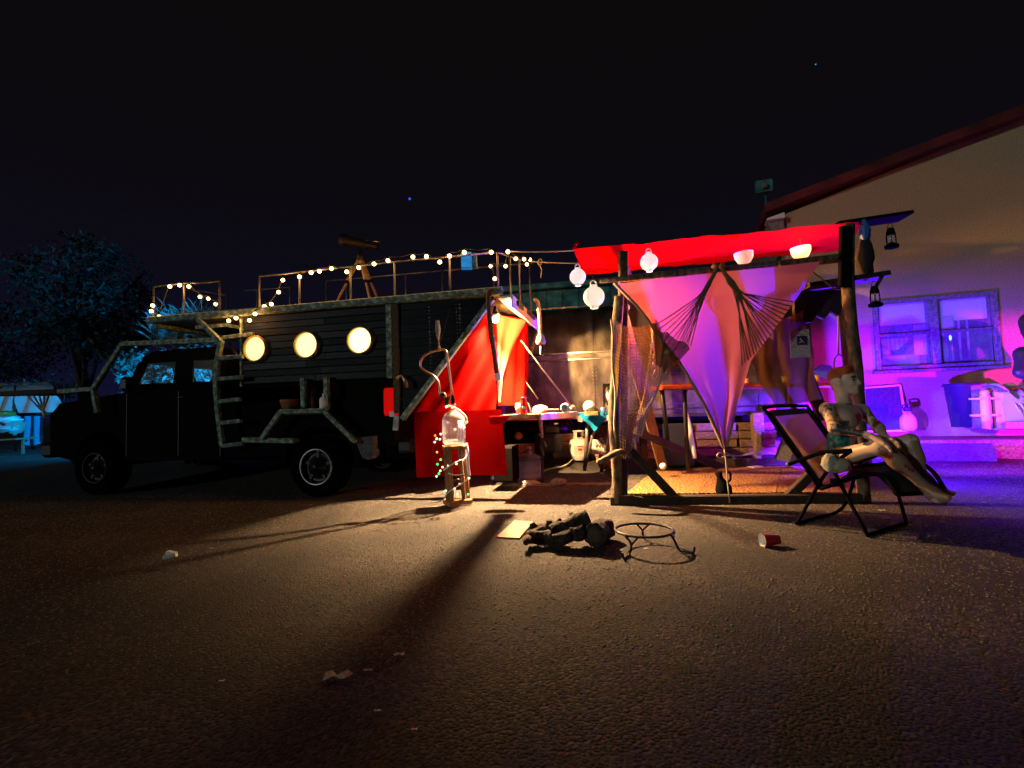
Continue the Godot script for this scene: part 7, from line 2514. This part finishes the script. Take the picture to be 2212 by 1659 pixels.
# ---------- on the porch ----------
func porch_things():
	var bb = Basis(Vector3.UP, -0.35)
	var t = thing("leaning_board", Vector3(6.364, 0.411, -8.547) * Vector3(1, 0, 1), "white framed panel leaning on the wall under the window", "panel")
	var c = [Vector3(6.107, 0.440, -8.598), Vector3(6.668, 0.448, -8.393), Vector3(6.808, 1.228, -8.640), Vector3(6.303, 1.202, -8.825)]
	var s = sb()
	s.set_smooth_group(-1)
	quad(s, c[0], c[1], c[2], c[3])
	fin(t, "panel", s, mat("blue_concrete"))
	for k in 4:
		s = sb()
		beam(s, c[k], c[(k + 1) % 4], 0.035, 0.03, Vector3.BACK)
		fin(t, "frame", s, mat("white_paint"))
	# big glass jug
	var p = Vector3(6.626, 0.446, -8.292)
	t = thing("glass_jug", p, "round glass jug with a dark handle glowing pink on the porch", "jug")
	s = sb()
	lathe(s, [Vector2(0.0, 0.0), Vector2(0.08, 0.0), Vector2(0.115, 0.05), Vector2(0.12, 0.13), Vector2(0.11, 0.22), Vector2(0.06, 0.30), Vector2(0.04, 0.33), Vector2(0.04, 0.36), Vector2(0.0, 0.36)], 22, Transform3D(Basis(), p))
	fin(t, "jug_body", s, glass("jug_glass", 0.9, 0.85, 0.9, 0.4))
	s = sb()
	lathe(s, [Vector2(0.035, 0.33), Vector2(0.055, 0.34), Vector2(0.06, 0.40), Vector2(0.0, 0.41)], 14, Transform3D(Basis(), p))
	tube(s, curve([p + Vector3(-0.06, 0.36, 0), p + Vector3(-0.075, 0.43, 0), p + Vector3(0.06, 0.44, 0), p + Vector3(0.06, 0.36, 0)], 4), 0.012, 6)
	fin(t, "cap", s, mat("navy_plastic"))
	# bin
	p = Vector3(7.392, 0.501, -8.065)
	t = thing("waste_bin", p, "tall dark blue waste bin standing on the porch against the wall", "bin")
	s = sb()
	for k in 1:
		lathe(s, [Vector2(0.0, 0.0), Vector2(0.19, 0.0), Vector2(0.25, 0.66), Vector2(0.262, 0.67), Vector2(0.262, 0.71), Vector2(0.0, 0.72)], 24, Transform3D(bb, p))
	fin(t, "bin_body", s, mat("navy_plastic"))
	s = sb()
	tube(s, circle(p + Vector3(0, 0.68, 0), 0.265, Basis(), 26), 0.012, 6, true)
	fin(t, "rim", s, mat("navy_plastic"))
	# pale cabinet and pipe beside the bin
	p = Vector3(7.517, 0.473, -7.913)
	t = thing("pale_cabinet", p, "narrow pale cabinet between the waste bin and the cool box", "cabinet")
	s = sb()
	box(s, p + Vector3(0, 0.36, 0), Vector3(0.36, 0.72, 0.3), bb)
	fin(t, "carcass", s, mat("concrete"))
	s = sb()
	box(s, p + Vector3(-0.14, 0.48, 0.17), Vector3(0.30, 0.03, 0.12), bb)
	box(s, p + Vector3(-0.14, 0.22, 0.17), Vector3(0.30, 0.03, 0.12), bb)
	fin(t, "shelf", s, mat("white_paint"))
	p = Vector3(7.400, 0.483, -7.722)
	t = thing("white_pipe", p, "white upright pipe with a bright cap, glowing pink in front of the pale cabinet", "pipe")
	s = sb()
	tube(s, [p, p + Vector3(0, 0.52, 0)], 0.065, 14)
	fin(t, "pipe", s, mat("white_plastic"))
	s = sb()
	ball(s, p + Vector3(0, 0.56, 0), Vector3(0.06, 0.05, 0.06), 10)
	fin(t, "cap", s, mat("white_plastic"))
	# cool box with a cloth on top
	p = Vector3(7.790, 0.456, -7.760)
	t = thing("cool_box", p, "large pale cool box at the right edge, pink light on its side", "cool box")
	s = sb()
	box(s, p + Vector3(0.02, 0.30, 0), Vector3(0.50, 0.60, 0.36), bb, 0.1)
	fin(t, "body", s, mat("white_plastic"))
	s = sb()
	box(s, p + Vector3(0.02, 0.64, 0), Vector3(0.53, 0.09, 0.38), bb, 0.3)
	fin(t, "lid", s, mat("concrete"))
	for k in 2:
		s = sb()
		ball(s, p + Vector3(-0.09 + 0.1 * k, 0.63, 0.20), Vector3(0.028, 0.022, 0.02), 8)
		fin(t, "latch", s, mat("red_paint"))
	s = sb()
	sheet(s, 26, 12, func(u, v): return p + Vector3(-0.27 + 0.62 * u, 0.71 + 0.03 * sin(u * 17.0) - 0.22 * v * v * (0.4 + 0.6 * absf(sin(u * 4.0))), 0.0 + 0.24 * v + 0.02 * sin(u * 29.0)))
	one("ruffled_cloth", s, cloth("pale_cloth", 0.7, 0.68, 0.72, 0.3), "pale ruffled cloth draped over the cool box", "cloth")
	s = sb()
	box(s, Vector3(7.600, 0.486, -7.500) + Vector3(0, 0.05, 0), Vector3(0.26, 0.10, 0.12), bb, 0.15)
	one("pink_carton", s, mat("paper"), "small carton glowing pink on the porch edge at the far right", "carton")
	s = sb()
	var q0 = Vector3(7.751, 0.664, -7.508)
	for k in 9:
		tube(s, [q0 + Vector3(0.03 * k - 0.12, 0.22 - 0.02 * (k % 3), 0.0), q0 + Vector3(0.02 * k - 0.02 + 0.03 * (k % 2), -0.05, 0.06)], 0.014, 5)
	one("fringe_bundle", s, mat("white_paint"), "bundle of pale fringes hanging at the right edge by the cool box", "fringe")
	# parking stop
	s = sb()
	var a = Vector3(5.589, 0.304, -7.765)
	var b = Vector3(6.985, 0.318, -7.256)
	beam(s, Vector3(a.x, 0.13, a.z), Vector3(b.x, 0.13, b.z), 0.26, 0.34, Vector3.UP, 0.35)
	one("parking_stop", s, mat("blue_concrete"), "long dark blue concrete parking stop in front of the porch", "parking stop")
	# dark visitor at the right edge
	var hd = Vector3(7.854, 2.024, -7.350)
	var sn = hd - Vector3(0.02, 0.40, 0)
	var hp = Vector3(hd.x + 0.05, 0.85, hd.z)
	var bones = [
		[hd + Vector3(0, 0.06, 0), hd - Vector3(0, 0.05, 0), 0.16, 0.14], [hd, sn, 0.09, 0.10], [sn + Vector3(-0.22, -0.02, 0.05), sn + Vector3(0.22, -0.02, 0), 0.10, 0.10],
		[sn - Vector3(0, 0.1, 0), hp, 0.17, 0.17], [sn + Vector3(-0.24, -0.03, 0.05), sn + Vector3(-0.36, -0.30, 0.12), 0.085, 0.07], [sn + Vector3(-0.36, -0.30, 0.12), sn + Vector3(-0.20, -0.48, 0.30), 0.065, 0.05],
		[sn + Vector3(0.24, -0.03, 0), sn + Vector3(0.36, -0.34, 0.1), 0.085, 0.065], [sn + Vector3(0.36, -0.34, 0.1), sn + Vector3(0.15, -0.50, 0.30), 0.06, 0.05],
		[hp + Vector3(-0.10, 0, 0), Vector3(hp.x - 0.12, 0.40, hp.z + 0.02), 0.12, 0.07], [hp + Vector3(0.10, 0, 0), Vector3(hp.x + 0.12, 0.40, hp.z + 0.02), 0.12, 0.07],
		[hd + Vector3(-0.04, -0.02, 0.13), hd + Vector3(-0.05, -0.06, 0.13), 0.03, 0.03],
	]
	s = sb()
	s.set_smooth_group(0)
	body_mesh(s, bones, [], 0.02, 40.0, func(p): return Color(0.03, 0.03, 0.04) if (p - hd).length() > 0.13 or p.z < hd.z + 0.08 else Color(0.12, 0.09, 0.08), 0)
	t = thing("person", hp * Vector3(1, 0, 1), "dark hooded person half cut off by the right edge, behind the cool box", "person")
	fin(t, "body", s, mat("skin"))
